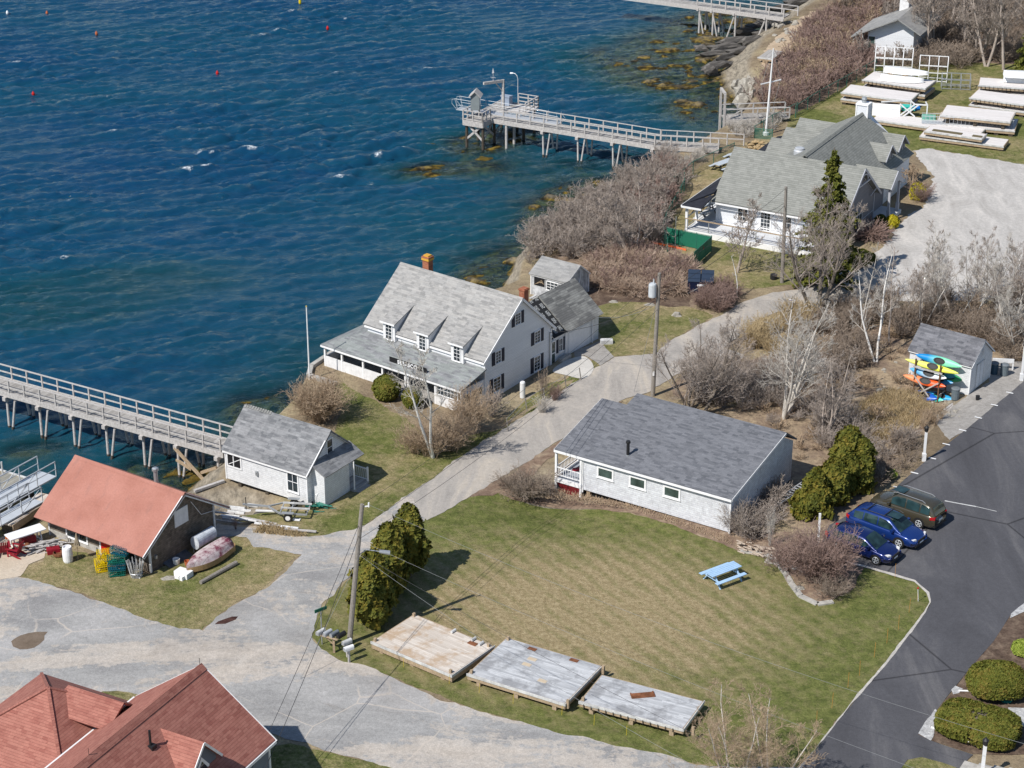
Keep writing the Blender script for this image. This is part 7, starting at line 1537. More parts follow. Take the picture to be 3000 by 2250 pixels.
# standing tank at main house, planter etc
q=MB(); q.lathe([(.17,0),(.19,.05),(.19,1.15),(.15,1.22),(.12,1.22)],14); p=G(1531,1157); single('gas_cylinder',q,M['white'],'white standing gas cylinder against the white house gable wall','gas cylinder',(p.x,p.y,0))
q=MB(); [q.box(0,.9,.02*k,.5,.08*k,.08*k+.05) for k in range(4)]; p=G(1760,1010); single('board_stack',q,M['offwhite'],'little stack of white boards by the garage corner','boards',(p.x,p.y,0),5)
# ladder, firewood behind the cottage
p=G(2240,1520); T=thing('ladder','aluminium ladder lying between the cottage wall and the evergreens','ladder',(p.x,p.y,.3),48)
for y in(0,.5): q=MB(); q.beam((0,y,0),(4.6,y,.25),.05,.1); part('rail',q,M['alu'],T)
for k in range(15): q=MB(); q.beam((.2+k*.3,0,.01+k*.016),(.2+k*.3,.5,.01+k*.016),.05); part('rung',q,M['alu'],T)
pile('firewood_heap','spilled heap of split pale firewood by the stone edged shrub bed','firewood',(2225,1618),-25,60,.25,.5,.6,1.5,'firewood' if 'firewood' in M else 'timbertan',.4,5,(.04,.07)); pile('firewood_heap','smaller trail of split firewood under the spreading shrub','firewood',(2300,1655),-40,26,.25,.45,.5,1.2,'timber',.3,6,(.04,.06))
# stakes
for i,px in enumerate(((2622,1693),(2687,1758),(2663,1795),(2632,1845),(2598,1885),(2561,1926),(2518,1980),(2484,2015),(2437,2075),(2392,2128))):
    q=MB(); h_=.95; q.tube([(0,0,0),(.02*((i%3)-1),0,h_)],.010,4); p=G(*px); single('marker_stake',q,M['stake'] if 'stake' in M else M['timbertan'],'thin orange driveway marker stake in the lawn edge','stake',(p.x,p.y,0),0,'marker stakes along the driveway')
for i,px in enumerate(((1182,1955),(1316,2005),(1404,2030),(1503,2062),(1646,2095),(1740,2125),(1835,2155))):
    q=MB(); q.tube([(0,0,0),(.02,0,.6)],.008,4); p=G(*px); single('marker_stake',q,M['tyellow'],'thin yellow marker stake on the verge below the floats','stake',(p.x,p.y,0),0,'yellow stakes below the float docks')
b=G(2690,1762); T=thing('reflector_stake','white stake with a red reflector at the driveway bend','stake',(b.x,b.y,0)); q=MB(); q.tube([(0,0,0),(-.08,0,.85)],.02,4); part('stake',q,M['whitetrim'],T); q=MB(); q.lathe([(.06,0),(.06,.04)],10,(-.08,0,.85)); part('reflector',q,M['tail'],T)
# septic cover, pipes, steps
p=G(2947,2052); T=thing('septic_lid','round green ribbed lid with a concrete block on it in the mulch','lid',(p.x,p.y,.03)); q=MB(); q.lathe([(.33,0),(.33,.08),(.30,.10),(.02,.12)],22); part('lid',q,flat('teal_plastic',(.01,.17,.15),.5),T); q=MB(); q.box(-.14,.14,-.09,.09,.12,.27); part('block',q,M['concrete'],T)
for lb,a,b_ in(('white pipe edging between the two clipped shrubs',(2808,2027),(2895,2033)),('white pipe edging below the nearer clipped shrub',(2728,2134),(2888,2198))):
    A,B=G(*a),G(*b_); q=MB(); q.tube([(A.x,A.y,.08),((A.x+B.x)/2,(A.y+B.y)/2+.05,.08),(B.x,B.y,.08)],.05,8); single('edging_pipe',q,M['whitetrim'],lb,'pipe')
p=G(2815,2250); T=thing('garden_steps','pale concrete steps at the bottom right corner','steps',(p.x,p.y,0),-30)
for k in range(5): q=MB(); q.box(k*.75,k*.75+.72,-3.5,.55,0,.12+.13*k); part('step',q,M['concrete'],T)
p=G(2316,925); T=thing('yard_sign','small white sign on a thin leg standing in the yellow brush','sign',(p.x,p.y,0),-25); q=MB(); q.tube([(0,0,0),(0,0,1.0)],.02,4); part('post',q,M['metal'],T); q=MB(); q.box(-.32,.32,-.012,.012,.9,1.35); s_=part('sign_plate',q,M['whitetrim'],T); q=MB(); [q.box(-.26,.26-.05*k,-.018,-.013,1.22-.12*k,1.27-.12*k) for k in range(3)]; part('writing',q,flat('blue_print',(.05,.06,.3)),s_)
# beach float and stones
T,A,a,L_=floatdock('small grey float hauled up on the beach',(2222,167),(2262,172),3.3,.6,.3,'deckgrey',None,False,(),True)
def rockmesh(seed,n=2):
    import bmesh; bm=bmesh.new(); bmesh.ops.create_icosphere(bm,subdivisions=n,radius=1); rs=random.Random(seed)
    from mathutils import noise
    for v in bm.verts: v.co*= .78+.5*noise.noise(v.co*1.3+Vector((seed*3.1,0,0)))+.12*noise.noise(v.co*4+Vector((seed,2,1)))
    me=bpy.data.meshes.new('rock'); bm.to_mesh(me); bm.free(); return me
def rockmat(name,a,b_): t=NT(name,.9,.15); v=t.co(); n=t.noise(t.map(v,(1,1,3)),2.2,5,.75); t.bump(t.noise(v,5,4,.7),.8,.08); return t.col(t.ramp(n,[(.3,a),(.65,b_)]))
RKM=[rockmat('pale_rock',(.22,.20,.17),(.46,.43,.38)),rockmat('dark_shore_rock',(.035,.033,.033),(.20,.185,.17)),rockmat('ochre_rock',(.30,.20,.10),(.50,.38,.22)),rockmat('kelp_covered_rock',(.02,.016,.006),(.16,.11,.02))]
RME=[[rockmesh(s) for s in range(3)] for _ in RKM]
for k,ms in enumerate(RME):
    for m_ in ms: m_.materials.append(RKM[k])
def rock(label,px,z,sc,ang,k,group=None,i=0):
    p=G(*px,z); o=bpy.data.objects.new('rock',RME[k][i%3]); COL.objects.link(o); o.location=(p.x,p.y,z); o.scale=sc; o.rotation_euler=(0,0,R(ang)); tag(o,label,'rock',group); return o
rs=random.Random(4)
for i,(x,y,a_,L_) in enumerate([(2095,160,25,3.2),(2120,140,28,3.4),(2150,120,30,3.5),(2180,95,30,3.0),(2215,75,32,3.0),(2250,50,32,3.2),(2290,25,30,3.2),(2330,8,30,3.0),(2100,192,30,3.0),(2125,172,34,3.0),(2165,150,36,3.0),(2200,120,40,2.8),(2180,175,35,2.2),(2230,100,35,2.4),(2075,205,20,1.4),(2085,215,5,1.0),(2050,143,5,1.3),(2260,75,35,2.4),(2300,50,35,2.2)]):
    rock('dark ridged ledge rock along the upper beach',(x+5,y-2),-1.9+.3*(i%3),(L_*.85,.38+.12*(i%3),.55+.15*(i%2)),a_+(i%5-2)*4,1,'dark ledges along the upper beach',i)
for i in range(16):
    rock('pale boulder at the edge of the brush above the cove',(2165+rs.uniform(-8,70),245+rs.uniform(0,58)),-1.0+rs.uniform(-.5,.7),(rs.uniform(.6,1.2),rs.uniform(.5,.9),rs.uniform(.8,1.5)),rs.uniform(0,90),0,'pale boulders above the cove',i)
for i in range(34): rock('pale stone in the heap on the upper beach',(2285+rs.uniform(-25,50),90+rs.uniform(-25,35)),.0,(rs.uniform(.2,.55),rs.uniform(.2,.4),rs.uniform(.15,.35)),rs.uniform(0,180),0,'pale stones on the upper beach',i)
for i in range(26): rock('ochre stone of the low wall by the pier root',(2180+rs.uniform(0,60),412+rs.uniform(0,28)),.1+rs.uniform(0,.35),(rs.uniform(.2,.4),rs.uniform(.2,.3),rs.uniform(.12,.2)),rs.uniform(0,180),2,'ochre stones by the pier root',i)
for i in range(60): rock('grey stone in the rubble left of the kayak shed',(2560+rs.gauss(75,45),1160+rs.gauss(0,42)),.0,(rs.uniform(.12,.35),rs.uniform(.1,.28),rs.uniform(.08,.2)),rs.uniform(0,180),0,'grey stones left of the kayak shed',i)
for i in range(26): rock('grey stone beside the pallet walkway',(2755+rs.uniform(-25,60),1195+rs.uniform(-8,22)),.0,(rs.uniform(.1,.26),rs.uniform(.1,.2),rs.uniform(.08,.16)),rs.uniform(0,180),0,'grey stones beside the pallet walkway',i)
for px,sc,lb in(((1985,925),(.5,.4,.4),'dark grey boulder at the edge of the garden lawn'),((1906,893),(.6,.3,.12),'flat pale stone in the mulch bed'),((1800,885),(.5,.3,.15),'small pale rock pile left of the mulch bed'),((2255,1648),(.35,.3,.35),'squared grey stone in the firewood heap'),((2345,1725),(.5,.3,.15),'mossy flat stone under the spreading shrub'),((497,1695),(.6,.3,.12),'flat beige stone in front of the boathouse corner'),((290,2095),(1.3,.6,.25),'grey rock outcrop beside the red roofed house')): rock(lb,px,.0,sc,10,0)
for i in range(22): rock('kelp covered rock awash near the bait house pilings',(560+rs.uniform(-60,90),1400+rs.uniform(-35,55)),SEA-.12+rs.uniform(-.1,.1),(rs.uniform(.5,1.3),rs.uniform(.3,.7),.25),rs.uniform(0,40),3,'kelp rocks near the bait house pilings',i)
for i in range(18): rock('kelp covered rock awash below the pier head',(1370+rs.gauss(0,60),440+rs.gauss(0,22)),SEA-.22+rs.uniform(-.08,.1),(rs.uniform(.6,1.4),rs.uniform(.3,.7),.22),rs.uniform(0,30),3,'kelp rocks below the pier head',i)
for i in range(12): rock('kelp covered rock awash on the long shoal',(1270+rs.gauss(0,55),500+rs.gauss(0,10)),SEA-.2+rs.uniform(-.08,.08),(rs.uniform(.6,1.6),rs.uniform(.3,.6),.2),rs.uniform(0,20),3,'kelp rocks on the long shoal',i)
q=MB()
A=[G(*p_) for p_ in((2170,1615),(2262,1632),(2300,1680),(2318,1712),(2345,1748),(2395,1772),(2440,1765))]
for i in range(len(A)-1): q.beam((A[i].x,A[i].y,.04),(A[i+1].x,A[i+1].y,.04),.35,.12)
single('stone_edging',q,M['concrete'],'curved grey stone edging round the spreading shrub bed','edging')
# buoys
for i,(px,c_,lb) in enumerate((((22,42),'whitetrim','white mooring buoy at the top left corner'),((138,43),'terra','orange and white buoy right of the white one at the top left'),((283,103),'terra','small orange buoy below the first whitecap'),((879,11),'tyellow','yellow pillar buoy at the top edge'),((960,87),'redpaint','small red buoy near the top centre'),((637,219),'redpaint','red buoy left of a whitecap'),((98,280),'redpaint','pink red ball buoy off the left side'))):
    q=MB(); h_=.7 if i==3 else .38; q.lathe([(.05,-.2),(.15,-.05),(.17,.12),(.13,h_*.6),(.04,h_)],10); p=G(*px,SEA); single('buoy',q,M[c_],lb,'buoy',(p.x,p.y,SEA+.1))
# ================= vegetation =================
def HT(bx,by,ty):
    g=G(bx,by); lo,hi=0.,40.
    for _ in range(40):
        m=(lo+hi)/2; zz=m-CH; d=g.y*cp-zz*sp; u=g.y*sp+zz*cp
        if 1125-F*u/d>ty: lo=m
        else: hi=m
    return lo
def grow(segs,rs,p,d,L_,r,lev,kids,jit,up,ratio,minr):
    n=3 if lev>0 else 2; pts=[p]; rr=[r]; dd=d
    for i in range(n):
        dd=(dd+Vector((rs.gauss(0,jit),rs.gauss(0,jit),rs.gauss(0,jit)+up)))
        dd.normalize(); q=pts[-1]+dd*(L_/n); r1=max(minr,r*(1-.62*(i+1)/n)); segs.append((pts[-1],q,rr[-1],r1)); pts.append(q); rr.append(r1)
    if lev<=0: return
    k=kids[-lev] if lev<=len(kids) else 4
    for c in range(k):
        t=(.25+.75*(c+rs.random()*.8)/k) if lev<len(kids) or True else 1; t=min(t,.99)*n; i=int(t); f=t-i; b=pts[i].lerp(pts[i+1],f); ax=(pts[i+1]-pts[i]).normalized()
        s=Vector((rs.gauss(0,1),rs.gauss(0,1),rs.gauss(0,.6))); s=(s-ax*s.dot(ax)).normalized(); an=rs.uniform(.45,.95); nd=(ax*math.cos(an)+s*math.sin(an)).normalized()
        grow(segs,rs,b,nd,L_*ratio*rs.uniform(.65,1.15)*(1.15-.45*t/n),max(minr,rr[min(i+1,n)]*.62),lev-1,kids,jit*1.15,up,ratio,minr)
def seg_arrays(segs,sides=3):
    P0=np.array([tuple(s[0]) for s in segs]);P1=np.array([tuple(s[1]) for s in segs]);R0=np.array([s[2] for s in segs])[:,None];R1=np.array([s[3] for s in segs])[:,None]
    D=P1-P0; D/=np.maximum(np.linalg.norm(D,axis=1,keepdims=True),1e-9); A=np.where(np.abs(D[:,2:3])>.9,np.array([[1.,0,0]]),np.array([[0,0,1.]])); T_=np.cross(D,A); T_/=np.linalg.norm(T_,axis=1,keepdims=True); B=np.cross(D,T_)
    V=[]
    for P_,R_ in((P0,R0),(P1,R1)):
        for k in range(sides): a=2*pi*k/sides; V.append(P_+(T_*math.cos(a)+B*math.sin(a))*R_)
    V=np.stack(V,1).reshape(-1,3); n=len(segs); base=(np.arange(n)*2*sides)[:,None]; Fq=[]
    for k in range(sides): k2=(k+1)%sides; Fq.append(base+np.array([[k,k2,sides+k2,sides+k]]))
    return V.astype(np.float32),np.concatenate(Fq,1).reshape(-1,4)
def np_mesh(name,V,Fq,mat):
    me=bpy.data.meshes.new(name); fill_mesh(me,V,Fq); me.materials.append(mat); return me
def twig_mat(name,a,b_):
    t=NT(name,.85,.15); p=t.pos(); n=t.noise(p,1.1,4,.7); n2=t.noise(p,14,2); c=t.ramp(n,[(.32,a),(.66,b_)]); return t.col(t.mix(.6,c,t.ramp(n2,[(.3,.6),(.7,1.3)]),'MULTIPLY'))
TW={'grey':twig_mat('grey_twigs',(.265,.22,.19),(.46,.395,.35)),'tan':twig_mat('tan_twigs',(.33,.24,.165),(.52,.40,.285)),'red':twig_mat('red_brown_twigs',(.21,.14,.12),(.37,.265,.23)),'pale':twig_mat('pale_twigs',(.42,.385,.345),(.64,.60,.55)),'gold':twig_mat('golden_twigs',(.36,.27,.15),(.55,.43,.26)),
 'brown':twig_mat('brown_twigs',(.21,.165,.13),(.37,.30,.245)),'reed':twig_mat('bent_dry_reeds',(.31,.22,.165),(.54,.42,.33)),'birch':twig_mat('white_birch_bark',(.55,.52,.49),(.80,.79,.77)),'dark':twig_mat('dark_bark',(.10,.085,.07),(.20,.17,.145))}
def tree_mesh(seed,h,spread,r0,kids=(7,6,5,3),up=.10,ratio=.55,minr=.010,clear=.2,multi=1,lean=0,jit=.10):
    rs=random.Random(seed); tr=[];br=[]
    for m in range(multi):
        a=rs.uniform(0,6.28); d=Vector((math.cos(a)*.42*(multi>1)+lean,math.sin(a)*.42*(multi>1),1)).normalized(); p=Vector((.12*math.cos(a)*(multi>1),.12*math.sin(a)*(multi>1),-.1)); n=6; pts=[p];rr=[r0]
        H_=h*rs.uniform(.85,1) if m else h
        for i in range(n):
            d=(d+Vector((rs.gauss(0,.07),rs.gauss(0,.07),.08))).normalized(); q=pts[-1]+d*(H_/n); r1=r0*(1-.85*(i+1)/n)+.008; tr.append((pts[-1],q,rr[-1],r1)); pts.append(q); rr.append(r1)
        for c in range(kids[0]):
            t=clear+(1-clear)*(c+rs.random())/kids[0]; t=min(t,.985)*n; i=int(t); b=pts[i].lerp(pts[i+1],t-i); an=a+2.4*c+rs.gauss(0,.3); el=rs.uniform(.5,1.0)
            nd=Vector((math.cos(an)*math.cos(el),math.sin(an)*math.cos(el),math.sin(el))); Lb=spread*(1.1-.75*(t/n-clear)/(1-clear+1e-6))*rs.uniform(.75,1.15)
            grow(br,rs,b,nd,Lb,max(minr,rr[i+1]*.6),len(kids)-1,kids[1:],jit,up,ratio,minr)
    return tr,br
def bare_tree(label,base,ytop,spread,mat='grey',seed=1,kids=(9,6,5,3),r0=.11,trunkmat=None,multi=1,clear=.2,up=.10,minr=.0075,group=None,lean=0,ratio=.55,jit=.10,cat='tree',name='bare_tree'):
    g=G(*base); h=HT(base[0],base[1],ytop); tr,br=tree_mesh(seed,h,spread,r0,kids,up,ratio,minr,clear,multi,lean,jit)
    T=thing(name,label,cat,g,(seed*77)%360 if not lean else 0,group)
    for nm,s,m,sd in(('trunk',tr,trunkmat or mat,8),('crown',br,mat,3)):
        V,Fq=seg_arrays(s,sd); o=bpy.data.objects.new(nm,np_mesh(nm,V,Fq,TW[m])); COL.objects.link(o); o.parent=T
    return T
def bush_arr(seed,h,w,stems,kids=(6,3),r=.014,minr=.009,droop=0.,erect=.5):
    rs=random.Random(seed); sg=[]
    for k in range(stems):
        a=rs.uniform(0,6.28); rad=abs(rs.gauss(0,.18))*w*.5; lean=rs.random()**.6*(1-erect)*1.6+.05; d=Vector((math.cos(a)*lean,math.sin(a)*lean,1)).normalized()
        p=Vector((math.cos(a)*rad,math.sin(a)*rad,-.02)); L_=h*rs.uniform(.65,1.05)/max(.45,d.z**.5); grow(sg,rs,p,d,L_,r,len(kids),kids,.13,.03-droop,.42,minr)
    return seg_arrays(sg,3)
# prototypes
BP={}
def bproto(key,n,**k): BP[key]=[bush_arr(100+i*7+len(key),**k) for i in range(n)]
bproto('wide',3,h=1.7,w=1.6,stems=34,kids=(6,3),r=.016,minr=.010)
bproto('brush',4,h=1.5,w=1.6,stems=20,kids=(5,3),r=.018,minr=.013,erect=.45)
bproto('far',4,h=1.4,w=1.8,stems=16,kids=(6,3),r=.018,minr=.014,erect=.45)
bproto('low',3,h=.7,w=1.4,stems=18,kids=(4,2),r=.014,minr=.012,erect=.25)
bproto('reed',3,h=1.1,w=1.3,stems=60,kids=(1,),r=.016,minr=.012,droop=.25,erect=.2)
bproto('wand',3,h=1.6,w=.9,stems=34,kids=(3,),r=.013,minr=.009,erect=.75)
def inside(poly,x,y):
    c=False; n=len(poly)
    for i in range(n):
        x1,y1=poly[i];x2,y2=poly[(i+1)%n]
        if (y1>y)!=(y2>y) and x<(x2-x1)*(y-y1)/(y2-y1)+x1: c=not c
    return c
def thicket(name,label,poly,dens,keys,mat,seed,sc=(.7,1.25),avoid=(),kind='stuff',z=0,clump=0,cat='brush'):
    rs=random.Random(seed); W_=[G(a,b,0) for a,b in poly]; wp=[(p.x,p.y) for p in W_]; av=[[tuple(G(a,b,0))[:2] for a,b in q] for q in avoid]
    x0,x1=min(p[0] for p in wp),max(p[0] for p in wp);y0,y1=min(p[1] for p in wp),max(p[1] for p in wp); area=abs(sum(wp[i][0]*wp[(i+1)%len(wp)][1]-wp[(i+1)%len(wp)][0]*wp[i][1] for i in range(len(wp))))/2
    n=int(area*dens); Vs=[];Fs=[];c=0;tries=0;off_=0
    while c<n and tries<n*30:
        tries+=1; x,y=rs.uniform(x0,x1),rs.uniform(y0,y1)
        if not inside(wp,x,y) or any(inside(a,x,y) for a in av): continue
        if clump and float(vnoise(np.array([[x]]),np.array([[y]]),seed,3.0)[0,0])<clump*rs.random()*1.6: continue
        V,Fq=rs.choice(BP[rs.choice(keys)]); s=rs.uniform(*sc); a=rs.uniform(0,6.28); ca,sa=math.cos(a)*s,math.sin(a)*s
        zz=float(dip(x,y)) if z==0 else z
        if z is None:
            Z_,_d=terrain_h(np.array([[x]]),np.array([[y]])); zz=float(Z_[0,0])
            if zz<SEA+.3: continue
        Vn=np.stack([V[:,0]*ca-V[:,1]*sa+x,V[:,0]*sa+V[:,1]*ca+y,V[:,2]*s*rs.uniform(.85,1.15)+zz],1); Vs.append(Vn); Fs.append(Fq+off_); off_+=len(V); c+=1
    me=np_mesh(name,np.concatenate(Vs),np.concatenate(Fs),TW[mat]); o=bpy.data.objects.new(name,me); COL.objects.link(o); tag(o,label,cat,kind=kind); return o
thicket('shed_bank_brush','low grey brush on the bank behind the weathered shed',[(1440,838),(1535,808),(1548,750),(1600,690),(1640,700),(1590,760),(1560,800)],.5,['low','brush'],'grey',31,(.4,.7),z=None)
shore_poly=[(1552,745),(1590,690),(1650,630),(1750,580),(1860,528),(1950,470),(1992,500),(1985,560),(1945,640),(1935,700),(1850,740),(1860,770),(1760,740),(1690,770),(1600,780)]
thicket('shore_brush','grey bare brush covering the bank between the weathered shed and the clubhouse fence',shore_poly,.75,['brush','wide'],'grey',1,(.7,1.35),z=None)
thicket('red_shore_brush','reddish bare brush along the inner side of the green chain link fence',[(1850,560),(1950,480),(1990,500),(1990,555),(1940,650),(1930,700),(1850,740),(1820,660)],.6,['brush'],'red',2,(.7,1.2))
thicket('reed_bed','bent tan dead reeds around the green enclosure and above the mulch bed',[(1720,800),(1760,740),(1860,750),(1950,770),(2030,790),(2010,850),(1960,870),(1900,868),(1830,860),(1750,850)],1.9,['reed'],'reed',3,(.8,1.4))
thicket('reed_brush','sparse reddish twigs standing among the bent reeds',[(1700,800),(1760,740),(1860,750),(1950,765),(2030,790),(2000,850),(1900,860),(1750,850)],.45,['brush'],'red',4,(.6,1.0))
thicket('dumpster_brush','dense reddish brown shrubs between the dumpster and the lane',[(2030,905),(2060,862),(2110,855),(2160,868),(2190,885),(2150,910),(2100,925),(2050,925)],2.0,['brush','wide'],'red',5,(.6,.9))
thicket('hill_brush','purplish red brush covering the slope above the cove up to the long fence',[(2235,310),(2235,250),(2290,205),(2330,120),(2420,50),(2480,0),(2560,-60),(2700,-60),(2560,50),(2520,120),(2530,165),(2560,195),(2470,245),(2390,292),(2320,330)],.75,['far'],'red',6,(.8,1.5),avoid=([(2180,230),(2200,150),(2300,40),(2400,20),(2395,70),(2350,115),(2335,155),(2310,190),(2265,212)],))
thicket('hill_brush_tan','tan twiggy brush mixed into the slope above the cove',[(2235,310),(2290,205),(2350,120),(2450,40),(2600,-60),(2800,-60),(2560,60),(2520,160),(2470,245),(2320,330)],.22,['far'],'tan',7,(.8,1.4),avoid=([(2180,230),(2200,150),(2300,40),(2400,20),(2395,70),(2350,115),(2335,155),(2310,190),(2265,212)],))
thicket('woods_undergrowth','brown grey undergrowth below the bare trees at the top right',[(2560,195),(2690,175),(2690,60),(2560,0),(2700,-70),(3150,-80),(3150,185),(2950,190),(2760,205),(2640,215)],.5,['far','brush'],'brown',8,(.8,1.5),avoid=([(2540,150),(2690,180),(2720,100),(2560,60)],))
thicket('lane_brush','brown bare brush on the rough ground between the lane, the gravel lot and the shed',[(2330,960),(2420,905),(2560,890),(2720,888),(2900,880),(3080,880),(3080,1060),(2960,1060),(2900,1020),(2850,1010),(2690,960),(2650,1030),(2560,1060),(2450,1100),(2330,1060)],.7,['brush','wide'],'brown',9,(.5,1.1),clump=.35)
thicket('meadow_brush','grey brown brush behind the long cottage and around the dry meadow',[(2060,1090),(2200,1080),(2330,1060),(2450,1100),(2520,1180),(2470,1280),(2560,1300),(2640,1290),(2680,1300),(2600,1400),(2520,1430),(2430,1330),(2290,1280),(2200,1230),(2020,1180)],.75,['wide','brush'],'grey',10,(.5,1.05),clump=.3)
thicket('drive_side_brush','brown thicket between the evergreens and the driveway edge',[(2540,1440),(2570,1360),(2650,1280),(2720,1240),(2740,1260),(2690,1330),(2620,1400),(2580,1450)],.9,['brush'],'brown',11,(.5,.9))
thicket('stock_reeds','tall dry stalks in front of the kayak rack',[(2690,1215),(2720,1190),(2780,1215),(2760,1260),(2700,1290),(2660,1280)],1.2,['wand'],'tan',12,(.4,.7))
thicket('gold_brush','golden willow scrub between the lane and the birches',[(2185,1000),(2240,950),(2330,915),(2390,930),(2370,1010),(2290,1070),(2200,1070)],.55,['wand','wide'],'gold',13,(.7,1.2))
thicket('floor_twigs','low dead twigs scattered over the woodland floor',[(2010,1110),(2330,1000),(2560,940),(2900,895),(3080,890),(3080,1080),(2900,1060),(2740,1190),(2650,1320),(2420,1440),(2290,1290)],.35,['low'],'tan',14,(.6,1.3),avoid=([(2680,960),(2860,1010),(2860,1180),(2690,1160)],[(2740,1180),(3080,1050),(3080,1200),(2800,1250)]))
thicket('cliff_twigs','pale twigs hanging over the bank by the middle pier and landing stage',[(2010,470),(2090,425),(2110,440),(2040,490),(1985,520)],.9,['brush'],'pale',15,(.4,.7)); thicket('stage_brush','pale bare scrub under the landing stage',[(2140,385),(2200,360),(2290,355),(2290,380),(2220,400),(2160,410)],1.0,['brush'],'pale',16,(.5,.8))
thicket('verge_brush','grey brown bushes between the cottage wall and the evergreens',[(2150,1560),(2190,1480),(2260,1420),(2290,1450),(2280,1540),(2220,1590)],.9,['wide','brush'],'grey',17,(.6,.95))
# dry grass tufts along the lane and yards
def blades(name,label,poly,n,h,mat,seed,spread=.02):
    rs=random.Random(seed); W_=[G(a,b) for a,b in poly]; wp=[(p.x,p.y) for p in W_]; x0,x1=min(p[0] for p in wp),max(p[0] for p in wp);y0,y1=min(p[1] for p in wp),max(p[1] for p in wp); sg=[];c=0
    while c<n:
        x,y=rs.uniform(x0,x1),rs.uniform(y0,y1)
        if not inside(wp,x,y): continue
        c+=1; hh=h*rs.uniform(.4,1.2); b=Vector((x,y,0)); sg.append((b,b+Vector((rs.gauss(0,.35)*hh,rs.gauss(0,.35)*hh,hh)),.022,.006))
    V,Fq=seg_arrays(sg,3); o=bpy.data.objects.new(name,np_mesh(name,V,Fq,TW[mat])); COL.objects.link(o); tag(o,label,'grass',kind='stuff')
blades('dry_grass','straw coloured dead grass in the meadow left of the kayak shed',[(2460,1290),(2520,1180),(2600,1140),(2690,1150),(2730,1190),(2700,1240),(2640,1290),(2560,1300)],5200,.35,'gold',21)
blades('dead_grass','tufts of dead grass at the edge of the rubble by the trailer',[(780,1535),(860,1560),(905,1572),(860,1574),(740,1560)],900,.3,'gold',22); blades('dead_grass','rough dead grass in front of the long cottage',[(1500,1448),(1610,1462),(1850,1490),(2150,1600),(2130,1570),(1860,1480),(1620,1430)],1600,.14,'tan',23)
# individual bushes
bproto('big',2,h=2.5,w=3.0,stems=95,kids=(7,4),r=.014,minr=.0075,erect=.62)
bproto('mid',2,h=1.8,w=2.4,stems=60,kids=(6,3),r=.013,minr=.0075,erect=.5)
def bush(label,base,key,mat,h,w,seed=0,group=None,name='bare_bush',n=1):
    V,Fq=BP[key][seed%len(BP[key])]; p=G(*base); ref={'wide':1.7,'brush':1.5,'far':1.4,'low':.7,'reed':1.1,'wand':1.6,'big':2.5,'mid':1.8}[key]
    Vs=[V];Fs=[Fq]
    for k in range(1,n):
        v,f=BP[key][(seed+k)%len(BP[key])]; a=k*2.1; ca,sa=math.cos(a),math.sin(a); Vs.append(np.stack([v[:,0]*ca-v[:,1]*sa+.18*math.cos(a*3),v[:,0]*sa+v[:,1]*ca+.18*math.sin(a*3),v[:,2]],1)); Fs.append(f+sum(len(q) for q in Vs[:-1]))
    me=np_mesh('bush',np.concatenate(Vs),np.concatenate(Fs),TW[mat]); o=bpy.data.objects.new(name,me); COL.objects.link(o); o.location=p; o.scale=(w,w,h/ref); o.rotation_euler=(0,0,seed*1.3); tag(o,label,'bush',group); return o
bush('big round tan twiggy shrub on the shore side of the white house lawn',(930,1235),'big','tan',2.7,1.15,0,n=2)
bush('tall tan shrub at the birch foot in front of the porch',(1262,1335),'big','tan',2.3,.95,1,n=1); bush('tan shrub at the lane end of the hedge below the porch',(1215,1325),'mid','tan',1.9,1.0,0,n=1); bush('grey tan shrub against the white house gable corner',(1370,1270),'big','tan',2.9,.9,0,n=1); bush('brown shrub in the middle of the hedge by the lane',(1320,1320),'big','tan',2.2,.95,1,n=1); bush('thin grey shrub under the lower gable window',(1440,1215),'brush','grey',1.8,.8,1,n=2)
bush('small pinkish bush by the wire fence, nearest the gas cylinder',(1585,1205),'wand','pale',1.2,.8,0,n=2); bush('small pinkish bush by the wire fence, next to the patio',(1625,1170),'wand','red',1.2,.8,1,n=2); bush('thin climbing twigs on the white house gable wall',(1590,1165),'brush','brown',2.2,.5,2,n=1)
bush('dark brown spreading shrub left of the cottage porch',(1550,1440),'mid','brown',1.6,1.25,0,n=2); bush('brown shrub behind the cottage porch shrub',(1500,1420),'mid','brown',1.1,.8,1,n=1)
bush('large purplish shrub spreading over the stone edged bed by the navy car',(2400,1700),'big','red',2.7,1.25,1,n=2); bush('grey twiggy shrub on the left of the large purplish one',(2300,1665),'mid','red',1.6,1.1,0,n=1); bush('dark low shrub at the tip of the stone edged bed',(2440,1745),'mid','brown',1.2,.9,0,n=1)
bush('tall bare stalks by the cottage corner',(2180,1555),'wand','grey',2.2,.8,0,n=1); bush('cut back pale stalks between the cottage and the ladder',(2255,1600),'wand','pale',2.6,.45,1,n=1); bush('grey bush hiding the cottage right corner',(2170,1570),'mid','grey',2.0,.9,1,n=1)
bush('drooping reddish shrub at the clubhouse gable',(2540,700),'reed','red',2.0,1.6,0,n=4); bush('bare shrub at the clubhouse entry porch',(2700,590),'mid','red',1.6,.9,0,n=1); bush('thin red twigs growing at the boathouse corner pad',(690,1545),'wand','red',.9,.35,0)
